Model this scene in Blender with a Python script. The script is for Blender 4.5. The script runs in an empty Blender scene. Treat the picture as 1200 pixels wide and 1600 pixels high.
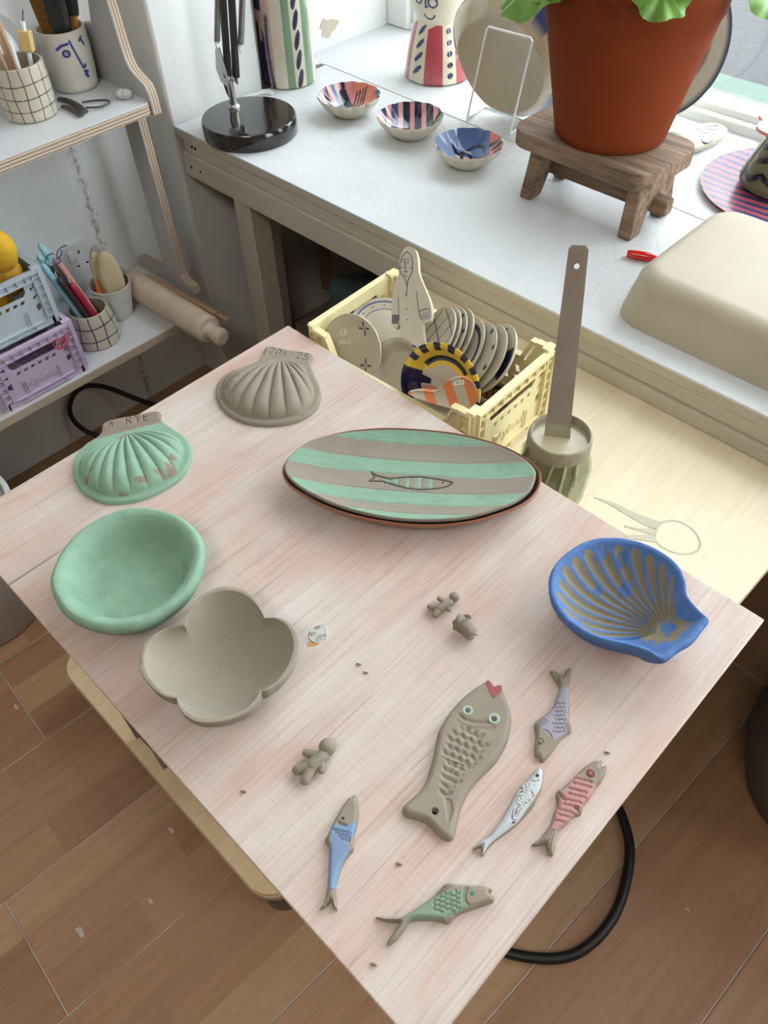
import bpy, math, random
import numpy as np
from mathutils import Vector, Matrix, noise as mnoise
from mathutils.geometry import tessellate_polygon
random.seed(7); rng = np.random.default_rng(7)
scn = bpy.context.scene
COL = scn.collection
# ------------------------------------------------------------------ camera
FPX = 1234.4688
_ex = np.array([0.71672713, 0.51795782, -0.46692818])
_ey = np.array([0.69696733, -0.55433905, 0.45491182])
_ez = np.array([-0.02321139, -0.65148133, -0.75830951])
RM = np.array([_ex, _ey, _ez])          # camera vector (x right, y down, z forward) -> world
ZB = 0.64                                # top of the work board above the floor
CAM = np.array([0.675, -0.500, ZB + 0.60])
cd = bpy.data.cameras.new('camera'); cam = bpy.data.objects.new('camera', cd); COL.objects.link(cam)
cd.sensor_fit = 'VERTICAL'; cd.sensor_height = 36.0; cd.lens = FPX / 1600 * 36.0; cd.clip_start = 0.02
r_, u_, b_ = RM @ [1, 0, 0], RM @ [0, -1, 0], RM @ [0, 0, -1]
cam.matrix_world = Matrix(((r_[0], u_[0], b_[0], CAM[0]), (r_[1], u_[1], b_[1], CAM[1]), (r_[2], u_[2], b_[2], CAM[2]), (0, 0, 0, 1)))
scn.camera = cam
# ------------------------------------------------------------------ light
w = bpy.data.worlds.new('overcast_sky'); scn.world = w; w.use_nodes = True
bg = w.node_tree.nodes['Background']; bg.inputs[0].default_value = (0.86, 0.93, 1.0, 1); bg.inputs[1].default_value = 3.0
def area(name, loc, rot, sx, sy, power, color=(1, 1, 1)):
    l = bpy.data.lights.new(name, 'AREA'); l.shape = 'RECTANGLE'; l.size = sx; l.size_y = sy; l.energy = power; l.color = color
    o = bpy.data.objects.new(name, l); COL.objects.link(o); o.location = loc; o.rotation_euler = rot
    return o
area('added_fill_light', (0.9, -1.3, 2.42), (0, 0, 0), 1.2, 0.5, 8, (1.0, 0.93, 0.85))  # unseen lamp, added under the ceiling as weak fill
scn.view_settings.view_transform = 'Standard'; scn.view_settings.look = 'None'
scn.view_settings.gamma = 1.0; scn.view_settings.use_curve_mapping = False
scn.view_settings.exposure = 1.38
# ------------------------------------------------------------------ pixel helpers (a pixel gives a direction only)
def ray(x, y): return RM @ np.array([(x - 600) / FPX, (y - 800) / FPX, 1.0])
def G(x, y, z): r = ray(x, y); return CAM + r * (z - CAM[2]) / r[2]
def onY(x, y, yy): r = ray(x, y); return CAM + r * (yy - CAM[1]) / r[1]
def onX(x, y, xx): r = ray(x, y); return CAM + r * (xx - CAM[0]) / r[0]
def onP(x, y, p0, n): r = ray(x, y); n = np.asarray(n, float); return CAM + r * (np.dot(np.asarray(p0) - CAM, n) / np.dot(r, n))
def zp(pts, z, s=1.0, o=(0, 0)): return np.array([G(o[0] + a / s, o[1] + b / s, z) for a, b in pts])
def unit(v): v = np.asarray(v, float); return v / np.linalg.norm(v)
def S(r, g, b):
    return tuple((c / 255 / 12.92) if c / 255 <= 0.04045 else ((c / 255 + 0.055) / 1.055) ** 2.4 for c in (r, g, b))
# ------------------------------------------------------------------ materials
MATS = {}
def nt(name):
    m = bpy.data.materials.new(name); m.use_nodes = True; t = m.node_tree; b = t.nodes['Principled BSDF']
    MATS[name] = m
    return m, t, b
def nd(t, ty, **kw):
    n = t.nodes.new(ty)
    for k, v in kw.items():
        if k.startswith('i_'): n.inputs[k[2:].replace('_', ' ')].default_value = v
        else: setattr(n, k, v)
    return n
def coords(t, scale=(1, 1, 1), rot=(0, 0, 0), kind='Object'):
    tc = nd(t, 'ShaderNodeTexCoord'); mp = nd(t, 'ShaderNodeMapping'); mp.inputs['Scale'].default_value = scale; mp.inputs['Rotation'].default_value = rot
    t.links.new(tc.outputs[kind], mp.inputs['Vector']); return mp.outputs['Vector']
def noise(t, vec, scale, detail=4, rough=0.55):
    n = nd(t, 'ShaderNodeTexNoise'); n.inputs['Scale'].default_value = scale; n.inputs['Detail'].default_value = detail; n.inputs['Roughness'].default_value = rough
    t.links.new(vec, n.inputs['Vector']); return n.outputs['Fac']
def ramp(t, fac, stops):
    r = nd(t, 'ShaderNodeValToRGB'); e = r.color_ramp.elements
    while len(e) < len(stops): e.new(0.5)
    for i, (p, c) in enumerate(stops):
        e[i].position = p; e[i].color = (*c, 1) if len(c) == 3 else c
    t.links.new(fac, r.inputs['Fac']); return r.outputs['Color']
def mixc(t, a, b, fac, mode='MIX'):
    m = nd(t, 'ShaderNodeMix', data_type='RGBA', blend_type=mode)
    for s, v in ((6, a), (7, b), (0, fac)):
        if isinstance(v, (int, float)): m.inputs[s].default_value = v
        elif isinstance(v, tuple): m.inputs[s].default_value = (*v, 1)
        else: t.links.new(v, m.inputs[s])
    return m.outputs[2]
def bump(t, b, h, strength, dist=0.002):
    n = nd(t, 'ShaderNodeBump'); n.inputs['Strength'].default_value = strength; n.inputs['Distance'].default_value = dist
    t.links.new(h, n.inputs['Height']); t.links.new(n.outputs['Normal'], b.inputs['Normal'])
def math_(t, op, a, b=None):
    m = nd(t, 'ShaderNodeMath', operation=op)
    for i, v in enumerate((a, b)):
        if v is None: continue
        if isinstance(v, (int, float)): m.inputs[i].default_value = v
        else: t.links.new(v, m.inputs[i])
    return m.outputs[0]
def mat(name, color=None, rough=0.6, metal=0.0, coat=0.0, var=0.0, vscale=20, bmp=0.0, bscale=200, spec=0.5, emit=None, trans=0.0, sub=0.0):
    """plain or painted ('Col' attribute) surface with noise variation and fine relief"""
    m, t, b = nt(name)
    if color is None:
        a = nd(t, 'ShaderNodeAttribute', attribute_name='Col'); src = a.outputs['Color']
    else:
        c = nd(t, 'ShaderNodeRGB'); c.outputs[0].default_value = (*color, 1); src = c.outputs[0]
    v = coords(t)
    if var > 0:
        f = noise(t, v, vscale, 5, 0.6)
        g = ramp(t, f, [(0.3, (1 - var,) * 3), (0.7, (1.0,) * 3)])
        src = mixc(t, src, g, 1.0, 'MULTIPLY')
    t.links.new(src, b.inputs['Base Color'])
    b.inputs['Roughness'].default_value = rough; b.inputs['Metallic'].default_value = metal
    b.inputs['Coat Weight'].default_value = coat; b.inputs['Coat Roughness'].default_value = 0.06
    b.inputs['Specular IOR Level'].default_value = spec
    b.inputs['Transmission Weight'].default_value = trans
    if sub: b.inputs['Subsurface Weight'].default_value = sub; b.inputs['Subsurface Radius'].default_value = (0.01, 0.006, 0.004)
    if bmp > 0: bump(t, b, noise(t, v, bscale, 4, 0.6), bmp)
    return m
mat('clay', None, 0.82, var=0.10, vscale=60, bmp=0.25, bscale=900, spec=0.25)
mat('clay_brushed', None, 0.8, var=0.07, vscale=40, bmp=0.3, bscale=500, spec=0.25)
mat('glaze', None, 0.12, coat=0.5, var=0.04, vscale=30)
mat('glaze_matte', None, 0.35, coat=0.15, var=0.06, vscale=40, bmp=0.05, bscale=300)
mat('paint', None, 0.6)
mat('glaze_soft', None, 0.3, coat=0.1, var=0.05, vscale=30, spec=0.25)
mat('terracotta_edge', S(150, 98, 72), 0.6, var=0.2, vscale=50)
mat('white_plastic', S(226, 228, 228), 0.35)
mat('grey_plastic', S(140, 137, 134), 0.5, var=0.1)
mat('dark_grey_plastic', S(84, 77, 72), 0.55, var=0.15)
mat('black_rubber', S(18, 17, 17), 0.45)
mat('black_gloss', S(34, 29, 28), 0.12, coat=0.6, var=0.1)
mat('black_matte', S(26, 26, 28), 0.5)
mat('chrome', S(175, 175, 172), 0.25, metal=1.0)
mat('steel', S(156, 144, 130), 0.42, metal=0.35, var=0.25, vscale=30)
mat('dark_steel', S(98, 92, 86), 0.45, metal=0.9, var=0.3, vscale=60)
mat('white_wire', S(238, 240, 240), 0.3)
mat('yellow_plastic', S(230, 216, 166), 0.42, var=0.03, sub=0.15)
mat('lilac_plastic', S(198, 180, 208), 0.45, var=0.05)
mat('blue_grey_plastic', S(184, 195, 204), 0.45, var=0.05)
mat('wax_blue', S(150, 196, 206), 0.4, sub=0.1)
mat('wax_red', S(158, 34, 58), 0.4)
mat('wax_pink', S(210, 150, 138), 0.4)
mat('wax_dark', S(52, 40, 42), 0.4)
mat('wick', S(225, 220, 215), 0.9)
mat('blue_string', S(40, 92, 130), 0.7)
mat('red_string', S(176, 40, 48), 0.7)
mat('lemon_yellow', S(205, 160, 26), 0.8, var=0.2, vscale=40, bmp=0.5, bscale=120)
mat('mustard', S(196, 146, 40), 0.85, var=0.15, vscale=40, bmp=0.4, bscale=120)
mat('stone_cream', S(204, 186, 152), 0.85, var=0.15, vscale=50, bmp=0.4, bscale=150)
mat('stone_grey', S(150, 152, 150), 0.85, var=0.2, vscale=50)
mat('orange_plastic', S(205, 110, 60), 0.5)
mat('terracotta', S(120, 52, 20), 0.85, var=0.16, vscale=9, bmp=0.12, bscale=250, spec=0.15)
mat('soil', S(60, 44, 34), 0.95, var=0.5, vscale=80, bmp=1.0, bscale=90)
mat('red_glaze', S(206, 24, 20), 0.15, coat=0.5)
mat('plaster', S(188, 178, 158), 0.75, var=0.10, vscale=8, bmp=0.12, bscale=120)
mat('gold_speckle', S(150, 104, 30), 0.6, var=0.6, vscale=220)
mat('brush_wood', S(186, 150, 118), 0.55, var=0.15)
mat('boxwood', S(214, 182, 120), 0.5, var=0.1)
mat('orange_wood', S(196, 128, 50), 0.45, var=0.1)
mat('white_speckle', S(196, 192, 184), 0.7, var=0.35, vscale=150)
mat('slip', S(176, 164, 138), 0.3, coat=0.3, var=0.12, vscale=40)
mat('dried_slip', S(158, 150, 122), 0.8, var=0.3, vscale=60, bmp=0.5, bscale=150)
mat('clay_stain', S(196, 190, 168), 0.75, var=0.12, vscale=60)
mat('frame_white', S(232, 234, 232), 0.4, var=0.05, vscale=10)
mat('mint_paint', S(66, 92, 76), 0.6, var=0.15, vscale=40, bmp=0.3, bscale=100)
mat('fabric_dark', S(70, 62, 56), 0.9, var=0.4, vscale=30)
mat('fabric_blue', S(78, 92, 98), 0.9, var=0.4, vscale=40)
mat('leather_brown', S(84, 52, 38), 0.6, var=0.3)
mat('alcove_wood', S(96, 88, 80), 0.8, var=0.2)
mat('socket_plastic', S(214, 214, 212), 0.35)
mat('hole_dark', S(12, 11, 10), 0.9)
mat('red_label', S(200, 40, 44), 0.5)
mat('stem_green', S(110, 140, 60), 0.6)
mat('gum_paint', S(236, 236, 234), 0.5)

def wall_paint():
    m, t, b = nt('wall_paint'); v = coords(t)
    f = noise(t, v, 3.0, 6, 0.6); f2 = noise(t, coords(t, (14, 14, 3)), 3.0, 5, 0.65)
    c = ramp(t, f, [(0.3, S(218, 220, 218)), (0.65, S(228, 230, 228))])
    s = ramp(t, f2, [(0.66, (1, 1, 1)), (0.74, S(222, 212, 198))])
    sp = nd(t, 'ShaderNodeSeparateXYZ'); t.links.new(v, sp.inputs[0])
    dl = math_(t, 'ABSOLUTE', math_(t, 'SUBTRACT', sp.outputs['Y'], 0.125)); near = math_(t, 'MULTIPLY', math_(t, 'LESS_THAN', sp.outputs['Z'], 0.72), math_(t, 'MAXIMUM', math_(t, 'SUBTRACT', 1.0, math_(t, 'MULTIPLY', dl, 26.0)), 0.0))
    fk = noise(t, coords(t, (40, 40, 22)), 3.0, 5, 0.7); st = ramp(t, math_(t, 'MULTIPLY', near, fk), [(0.40, (1, 1, 1)), (0.55, S(190, 176, 158))])   # damp streak where the paint flakes
    c = mixc(t, c, st, 1.0, 'MULTIPLY')
    t.links.new(mixc(t, c, s, 1.0, 'MULTIPLY'), b.inputs['Base Color']); b.inputs['Roughness'].default_value = 0.7
    bump(t, b, math_(t, 'ADD', noise(t, v, 35, 6, 0.65), math_(t, 'MULTIPLY', near, fk)), 0.35, 0.004)
wall_paint()
def counter_paint():
    m, t, b = nt('counter_paint')
    v = coords(t, (1, 1, 1)); d = noise(t, v, 6, 3); n = noise(t, v, 55, 7, 0.72)
    c = ramp(t, d, [(0.3, S(212, 216, 218)), (0.7, S(222, 225, 227))])
    t.links.new(c, b.inputs['Base Color']); b.inputs['Roughness'].default_value = 0.42
    w1 = nd(t, 'ShaderNodeTexVoronoi', feature='DISTANCE_TO_EDGE'); w1.inputs['Scale'].default_value = 38
    t.links.new(v, w1.inputs['Vector'])
    h = math_(t, 'ADD', n, math_(t, 'MULTIPLY', math_(t, 'MINIMUM', w1.outputs['Distance'], 0.12), 1.0))
    bump(t, b, h, 0.65, 0.004)
counter_paint()
def fascia_paint():
    m, t, b = nt('fascia_paint'); v = coords(t, (2, 20, 20))
    n = noise(t, v, 6, 6, 0.7); c = ramp(t, n, [(0.28, S(140, 126, 106)), (0.34, S(186, 177, 160)), (0.7, S(194, 186, 172))])
    t.links.new(c, b.inputs['Base Color']); b.inputs['Roughness'].default_value = 0.55; bump(t, b, n, 0.2, 0.003)
fascia_paint()
def board_mat():
    m, t, b = nt('whitewashed_board')
    g = noise(t, coords(t, (260, 5, 40)), 1.0, 5, 0.7); g2 = noise(t, coords(t, (900, 9, 40)), 1.0, 3, 0.6)
    cr = noise(t, coords(t, (10, 700, 10)), 1.0, 3, 0.6)
    p = noise(t, coords(t, (1.0, 0.55, 1)), 9.0, 5, 0.62); p2 = noise(t, coords(t, (1.6, 0.35, 1)), 20.0, 5, 0.6)
    base = ramp(t, p, [(0.36, S(188, 158, 144)), (0.50, S(193, 175, 164)), (0.66, S(197, 188, 181))])
    base = mixc(t, base, ramp(t, p2, [(0.42, S(194, 162, 150)), (0.6, S(204, 194, 185))]), 0.35)
    fine = ramp(t, g, [(0.28, (0.70,) * 3), (0.46, (0.97,) * 3), (0.75, (1.06,) * 3)])
    base = mixc(t, base, fine, 0.8, 'MULTIPLY')
    base = mixc(t, base, ramp(t, g2, [(0.3, (0.84,) * 3), (0.6, (1.05,) * 3)]), 0.7, 'MULTIPLY')
    base = mixc(t, base, ramp(t, cr, [(0.3, (0.92,) * 3), (0.7, (1.05,) * 3)]), 0.7, 'MULTIPLY')
    lines = ramp(t, noise(t, coords(t, (75, 1.6, 1)), 1.0, 2, 0.5), [(0.255, S(108, 92, 100)), (0.275, (1, 1, 1))])
    base = mixc(t, base, lines, 0.55, 'MULTIPLY')
    t.links.new(base, b.inputs['Base Color']); b.inputs['Roughness'].default_value = 0.72; b.inputs['Specular IOR Level'].default_value = 0.25
    bump(t, b, math_(t, 'ADD', g, math_(t, 'MULTIPLY', g2, 0.5)), 0.25, 0.001)
board_mat()
def birch(name, c0, c1, rough=0.5):
    m, t, b = nt(name)
    f = noise(t, coords(t, (9, 1.4, 9)), 2.2, 5, 0.6); s = noise(t, coords(t, (3, 3, 3)), 1.5, 3)
    k = noise(t, coords(t, (160, 8, 160)), 1.0, 3)
    c = ramp(t, f, [(0.32, c0), (0.62, c1)]); c = mixc(t, c, ramp(t, k, [(0.3, (0.93,) * 3), (0.7, (1.03,) * 3)]), 1.0, 'MULTIPLY')
    t.links.new(c, b.inputs['Base Color']); b.inputs['Roughness'].default_value = rough; bump(t, b, k, 0.06, 0.001)
birch('birch_top', S(222, 206, 172), S(228, 214, 182))
birch('birch_shelf', S(206, 178, 138), S(220, 196, 156))
birch('pin_wood', S(188, 168, 146), S(204, 188, 168))
birch('shelf_edge', S(176, 160, 140), S(188, 174, 156))
def ply_edge():
    m, t, b = nt('ply_edge'); w_ = nd(t, 'ShaderNodeTexWave', wave_type='BANDS', bands_direction='Z'); w_.inputs['Scale'].default_value = 62; w_.inputs['Distortion'].default_value = 1.2
    t.links.new(coords(t, (1, 1, 1)), w_.inputs['Vector'])
    c = ramp(t, w_.outputs['Fac'], [(0.15, S(112, 94, 80)), (0.35, S(184, 166, 144))])
    t.links.new(c, b.inputs['Base Color']); b.inputs['Roughness'].default_value = 0.65
ply_edge()
def ply_edge_x():
    m, t, b = nt('ply_edge_side'); w_ = nd(t, 'ShaderNodeTexWave', wave_type='BANDS', bands_direction='Y'); w_.inputs['Scale'].default_value = 62; w_.inputs['Distortion'].default_value = 1.2
    t.links.new(coords(t, (1, 1, 1)), w_.inputs['Vector'])
    c = ramp(t, w_.outputs['Fac'], [(0.15, S(116, 97, 82)), (0.35, S(186, 168, 146))])
    t.links.new(c, b.inputs['Base Color']); b.inputs['Roughness'].default_value = 0.65
ply_edge_x()
def weathered():
    m, t, b = nt('weathered_wood')
    g = noise(t, coords(t, (6, 90, 90)), 1.0, 6, 0.7); p = noise(t, coords(t, (1, 1, 1)), 16, 4)
    c = ramp(t, g, [(0.3, S(66, 50, 40)), (0.48, S(128, 104, 84)), (0.72, S(164, 140, 116))])
    c = mixc(t, c, ramp(t, p, [(0.3, (0.75, 0.7, 0.66)), (0.65, (1.05, 1.03, 1))]), 0.8, 'MULTIPLY')
    t.links.new(c, b.inputs['Base Color']); b.inputs['Roughness'].default_value = 0.75; bump(t, b, g, 0.6, 0.003)
weathered()
def laminate():
    m, t, b = nt('laminate_plank')
    tc = nd(t, 'ShaderNodeTexCoord'); sp = nd(t, 'ShaderNodeSeparateXYZ'); t.links.new(tc.outputs['Object'], sp.inputs[0])
    oi = nd(t, 'ShaderNodeObjectInfo')
    strip = math_(t, 'FLOOR', math_(t, 'DIVIDE', sp.outputs['X'], 0.0643))
    wn = nd(t, 'ShaderNodeTexWhiteNoise', noise_dimensions='2D'); cb = nd(t, 'ShaderNodeCombineXYZ')
    t.links.new(strip, cb.inputs[0]); t.links.new(oi.outputs['Random'], cb.inputs[1]); t.links.new(cb.outputs[0], wn.inputs['Vector'])
    yy = math_(t, 'FLOOR', math_(t, 'DIVIDE', math_(t, 'ADD', sp.outputs['Y'], math_(t, 'MULTIPLY', wn.outputs['Value'], 0.6)), 0.36))
    w2 = nd(t, 'ShaderNodeTexWhiteNoise', noise_dimensions='3D'); cb2 = nd(t, 'ShaderNodeCombineXYZ')
    t.links.new(strip, cb2.inputs[0]); t.links.new(yy, cb2.inputs[1]); t.links.new(oi.outputs['Random'], cb2.inputs[2]); t.links.new(cb2.outputs[0], w2.inputs['Vector'])
    c = ramp(t, w2.outputs['Value'], [(0.0, S(148, 110, 82)), (0.35, S(164, 128, 96)), (0.7, S(172, 138, 104)), (1.0, S(154, 115, 86))])
    mp = nd(t, 'ShaderNodeMapping'); mp.inputs['Scale'].default_value = (60, 3.2, 1); t.links.new(tc.outputs['Object'], mp.inputs['Vector'])
    ad = nd(t, 'ShaderNodeVectorMath', operation='ADD'); t.links.new(mp.outputs[0], ad.inputs[0]); t.links.new(w2.outputs['Color'], ad.inputs[1])
    g = noise(t, ad.outputs[0], 1.0, 5, 0.6)
    mp2 = nd(t, 'ShaderNodeMapping'); mp2.inputs['Scale'].default_value = (900, 40, 1); t.links.new(tc.outputs['Object'], mp2.inputs['Vector'])
    g2 = noise(t, mp2.outputs[0], 1.0, 2, 0.5)
    c = mixc(t, c, ramp(t, g, [(0.3, (0.78, 0.72, 0.66)), (0.6, (1.02,) * 3)]), 0.75, 'MULTIPLY')
    c = mixc(t, c, ramp(t, g2, [(0.33, (0.74, 0.66, 0.58)), (0.42, (1, 1, 1))]), 0.6, 'MULTIPLY')
    t.links.new(c, b.inputs['Base Color']); b.inputs['Roughness'].default_value = 0.38; b.inputs['Specular IOR Level'].default_value = 0.4
laminate()
mat('floor_gap', S(180, 174, 164), 0.9, var=0.4, vscale=12)
def asphalt():
    m, t, b = nt('asphalt'); v = coords(t); n = noise(t, v, 55, 8, 0.8)
    t.links.new(ramp(t, n, [(0.35, S(38, 38, 40)), (0.6, S(66, 67, 68))]), b.inputs['Base Color']); b.inputs['Roughness'].default_value = 0.9; bump(t, b, n, 0.6, 0.01)
asphalt()
def glass(name, col, rough=0.02, thin=True):
    m, t, b = nt(name)
    tr = nd(t, 'ShaderNodeBsdfTransparent'); gl = nd(t, 'ShaderNodeBsdfGlossy'); mx = nd(t, 'ShaderNodeMixShader'); lw = nd(t, 'ShaderNodeLayerWeight')
    tr.inputs[0].default_value = (*col, 1); gl.inputs['Roughness'].default_value = rough; lw.inputs[0].default_value = 0.12
    t.links.new(lw.outputs['Facing'], mx.inputs[0]); t.links.new(tr.outputs[0], mx.inputs[1]); t.links.new(gl.outputs[0], mx.inputs[2])
    t.links.new(mx.outputs[0], t.nodes['Material Output'].inputs['Surface'])
glass('window_glass', (0.97, 0.98, 0.97))
glass('jar_glass', (0.83, 0.90, 0.80), 0.03)
def leafmat():
    m, t, b = nt('leaf'); n = noise(t, coords(t), 25, 4)
    t.links.new(ramp(t, n, [(0.3, S(70, 116, 34)), (0.7, S(126, 168, 66))]), b.inputs['Base Color']); b.inputs['Roughness'].default_value = 0.5
    b.inputs['Transmission Weight'].default_value = 0.0; b.inputs['Subsurface Weight'].default_value = 0.2; b.inputs['Subsurface Radius'].default_value = (0.004, 0.006, 0.002)
    bump(t, b, noise(t, coords(t), 120, 4), 0.3, 0.002)
leafmat()
# ------------------------------------------------------------------ mesh building
class MB:
    def __init__(s): s.V = []; s.F = []; s.C = []; s.n = 0
    def add(s, v, f, c=None):
        v = np.asarray(v, float).reshape(-1, 3); s.V.append(v)
        s.F += [tuple(int(i) + s.n for i in q) for q in f]
        if c is None: c = (0.5, 0.5, 0.5)
        c = np.asarray(c, float); s.C.append(np.broadcast_to(c, (len(v), 3)) if c.ndim == 1 else c); s.n += len(v)
        return s
    def grid(s, P, cu=False, cv=False, col=None):
        P = np.asarray(P, float); nu, nv = P.shape[:2]
        a = np.arange(nu if cu else nu - 1)[:, None]; b = np.arange(nv if cv else nv - 1)[None, :]
        a2, b2 = (a + 1) % nu, (b + 1) % nv
        q = np.stack(np.broadcast_arrays(a * nv + b, a2 * nv + b, a2 * nv + b2, a * nv + b2), -1).reshape(-1, 4)
        if col is not None: col = np.asarray(col).reshape(-1, 3) if np.asarray(col).ndim > 1 else col
        return s.add(P.reshape(-1, 3), q.tolist(), col)
    def lathe(s, prof, c=(0, 0, 0), n=48, col=None, frame=None, sx=1.0, sy=1.0):
        prof = np.asarray(prof, float); th = np.linspace(0, 2 * math.pi, n, endpoint=False)
        r = np.maximum(prof[:, 0], 1e-5)[:, None]
        L = np.stack([r * np.cos(th) * sx, r * np.sin(th) * sy, np.broadcast_to(prof[:, 1][:, None], (len(prof), n))], -1)
        P = L if frame is None else L @ np.asarray(frame)
        P = P + np.asarray(c, float)
        cc = col(L[..., 0], L[..., 1], L[..., 2], np.broadcast_to(th, L.shape[:2]), np.broadcast_to(r, L.shape[:2])) if callable(col) else col
        return s.grid(P[:, ::-1], cv=True, col=cc[:, ::-1] if callable(col) else cc)
    def tube(s, pts, r, n=8, caps=True, col=None, flat=1.0):
        pts = np.asarray(pts, float); k = len(pts); r = np.broadcast_to(np.asarray(r, float), (k,))
        d = np.gradient(pts, axis=0); d /= np.linalg.norm(d, axis=1)[:, None] + 1e-12
        up = np.array([0, 0, 1.0]) if abs(d[0][2]) < 0.9 else np.array([1.0, 0, 0])
        x = unit(np.cross(up, d[0])); P = []
        th = np.linspace(0, 2 * math.pi, n, endpoint=False)
        for i in range(k):
            x = unit(x - d[i] * np.dot(x, d[i])); y = np.cross(d[i], x)
            P.append(pts[i] + r[i] * (np.cos(th)[:, None] * x + flat * np.sin(th)[:, None] * y))
        n0 = s.n; s.grid(P, cv=True, col=col)
        if caps: s.F += [tuple(n0 + i for i in range(n))[::-1], tuple(n0 + (k - 1) * n + i for i in range(n))]
        return s
    def box(s, c, size, R=None, col=None):
        q = np.array([[x, y, z] for x in (-.5, .5) for y in (-.5, .5) for z in (-.5, .5)]) * np.asarray(size)
        if R is not None: q = q @ np.asarray(R)
        return s.add(q + np.asarray(c, float), [(0, 1, 3, 2), (4, 6, 7, 5), (0, 4, 5, 1), (2, 3, 7, 6), (0, 2, 6, 4), (1, 5, 7, 3)], col)
    def bx(s, x0, x1, y0, y1, z0, z1, col=None): return s.box(((x0 + x1) / 2, (y0 + y1) / 2, (z0 + z1) / 2), (abs(x1 - x0), abs(y1 - y0), abs(z1 - z0)), None, col)
    def prism(s, out, z0, z1, holes=(), frame=None, o=(0, 0, 0), col=None):
        def ccw(l, w): 
            a = sum(l[i][0] * l[(i + 1) % len(l)][1] - l[(i + 1) % len(l)][0] * l[i][1] for i in range(len(l)))
            l = [tuple(p[:2]) for p in l]; return l if (a > 0) == w else l[::-1]
        loops = [ccw(list(out), True)] + [ccw(list(h), False) for h in holes]
        flat = [p for l in loops for p in l]; N = len(flat)
        tri = tessellate_polygon([[Vector((*p, 0)) for p in l] for l in loops])
        v = np.array([(*p, z0) for p in flat] + [(*p, z1) for p in flat], float)
        f = []
        for a, b, c in tri:
            (ax, ay), (bx_, by), (cx, cy) = flat[a], flat[b], flat[c]
            if (bx_ - ax) * (cy - ay) - (cx - ax) * (by - ay) < 0: b, c = c, b
            f += [(a + N, b + N, c + N), (c, b, a)]
        k = 0
        for l in loops:
            m = len(l)
            for i in range(m): f.append((k + i, k + (i + 1) % m, k + (i + 1) % m + N, k + i + N))
            k += m
        if frame is not None: v = v @ np.asarray(frame)
        return s.add(v + np.asarray(o, float), f, col)
    def ribbon(s, pts, w, nrm, lift=0.0004, col=None, n=None):
        """flat brush stroke lying on a plane"""
        pts = np.asarray(pts, float); nrm = unit(nrm); d = np.gradient(pts, axis=0); d /= np.linalg.norm(d, axis=1)[:, None] + 1e-12
        sd = np.cross(nrm, d); k = len(pts); w = np.broadcast_to(np.asarray(w, float), (k,))[:, None] / 2
        top = nrm * lift; P = np.stack([pts - sd * w - nrm * 0.0006, pts - sd * w * 0.9 + top, pts + sd * w * 0.9 + top, pts + sd * w - nrm * 0.0006], 1)
        n0 = s.n; s.grid(P[:, ::-1], col=col); s.F += [(n0, n0 + 1, n0 + 2, n0 + 3), tuple(n0 + (k - 1) * 4 + i for i in (3, 2, 1, 0))]
        return s
LOC = {}
def link(o, parent):
    COL.objects.link(o)
    if parent is not None: o.parent = parent
def build(name, mb, material, parent=None, loc=None, smooth=40, bevel=0.0, seg=2, kind=None, solid=0.0, subd=0, label=None):
    V = np.concatenate(mb.V); C = np.concatenate(mb.C)
    base = np.array(LOC[parent.name] if parent is not None else (loc if loc is not None else (0, 0, 0)), float)
    me = bpy.data.meshes.new(name); me.from_pydata((V - base).tolist(), [], mb.F)
    a = me.color_attributes.new('Col', 'FLOAT_COLOR', 'POINT')
    a.data.foreach_set('color', np.concatenate([C, np.ones((len(C), 1))], 1).ravel())
    if smooth:
        me.shade_smooth(); me.set_sharp_from_angle(angle=math.radians(smooth))
    me.materials.append(MATS[material]); me.validate(); me.update()
    o = bpy.data.objects.new(name, me); link(o, parent)
    if parent is None: o.location = base
    LOC[o.name] = base
    if bevel:
        md = o.modifiers.new('bevel', 'BEVEL'); md.width = bevel; md.segments = seg; md.limit_method = 'ANGLE'; md.angle_limit = 0.6
    if solid:
        md = o.modifiers.new('solid', 'SOLIDIFY'); md.thickness = solid
    if subd:
        md = o.modifiers.new('sub', 'SUBSURF'); md.levels = subd; md.render_levels = subd
    if kind: o['kind'] = kind
    if label: o['label'] = label
    return o
def thing(name, label, cat, loc, group=None):
    o = bpy.data.objects.new(name, None); COL.objects.link(o); o.location = tuple(loc); o.empty_display_size = 0.02; LOC[o.name] = np.array(loc, float)
    return tag(o, label, cat, group)
def tag(o, label, cat, group=None):
    o['label'] = label; o['category'] = cat
    if group: o['group'] = group
    return o
def struct(name, mb, m, parent=None, **k): return build(name, mb, m, parent, kind=None if parent else 'structure', **k)
def smoothloop(pts, n=200, closed=True):
    """Catmull-Rom through the points, resampled by arc length"""
    p = np.asarray(pts, float); k = len(p); out = []
    rg = range(k) if closed else range(k - 1)
    for i in rg:
        if closed: a, b, c, d = p[(i - 1) % k], p[i], p[(i + 1) % k], p[(i + 2) % k]
        else: a, b, c, d = p[max(i - 1, 0)], p[i], p[i + 1], p[min(i + 2, k - 1)]
        for t in np.linspace(0, 1, 12, endpoint=False):
            out.append(0.5 * ((2 * b) + (c - a) * t + (2 * a - 5 * b + 4 * c - d) * t * t + (3 * b - a - 3 * c + d) * t ** 3))
    if not closed: out.append(p[-1])
    return resample(np.array(out), n, closed)
def resample(p, n, closed=False):
    if closed: p = np.concatenate([p, p[:1]])
    s = np.concatenate([[0], np.cumsum(np.linalg.norm(np.diff(p, axis=0), axis=1))])
    t = np.linspace(0, s[-1], n, endpoint=not closed)
    return np.stack([np.interp(t, s, p[:, i]) for i in range(p.shape[1])], 1)
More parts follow.
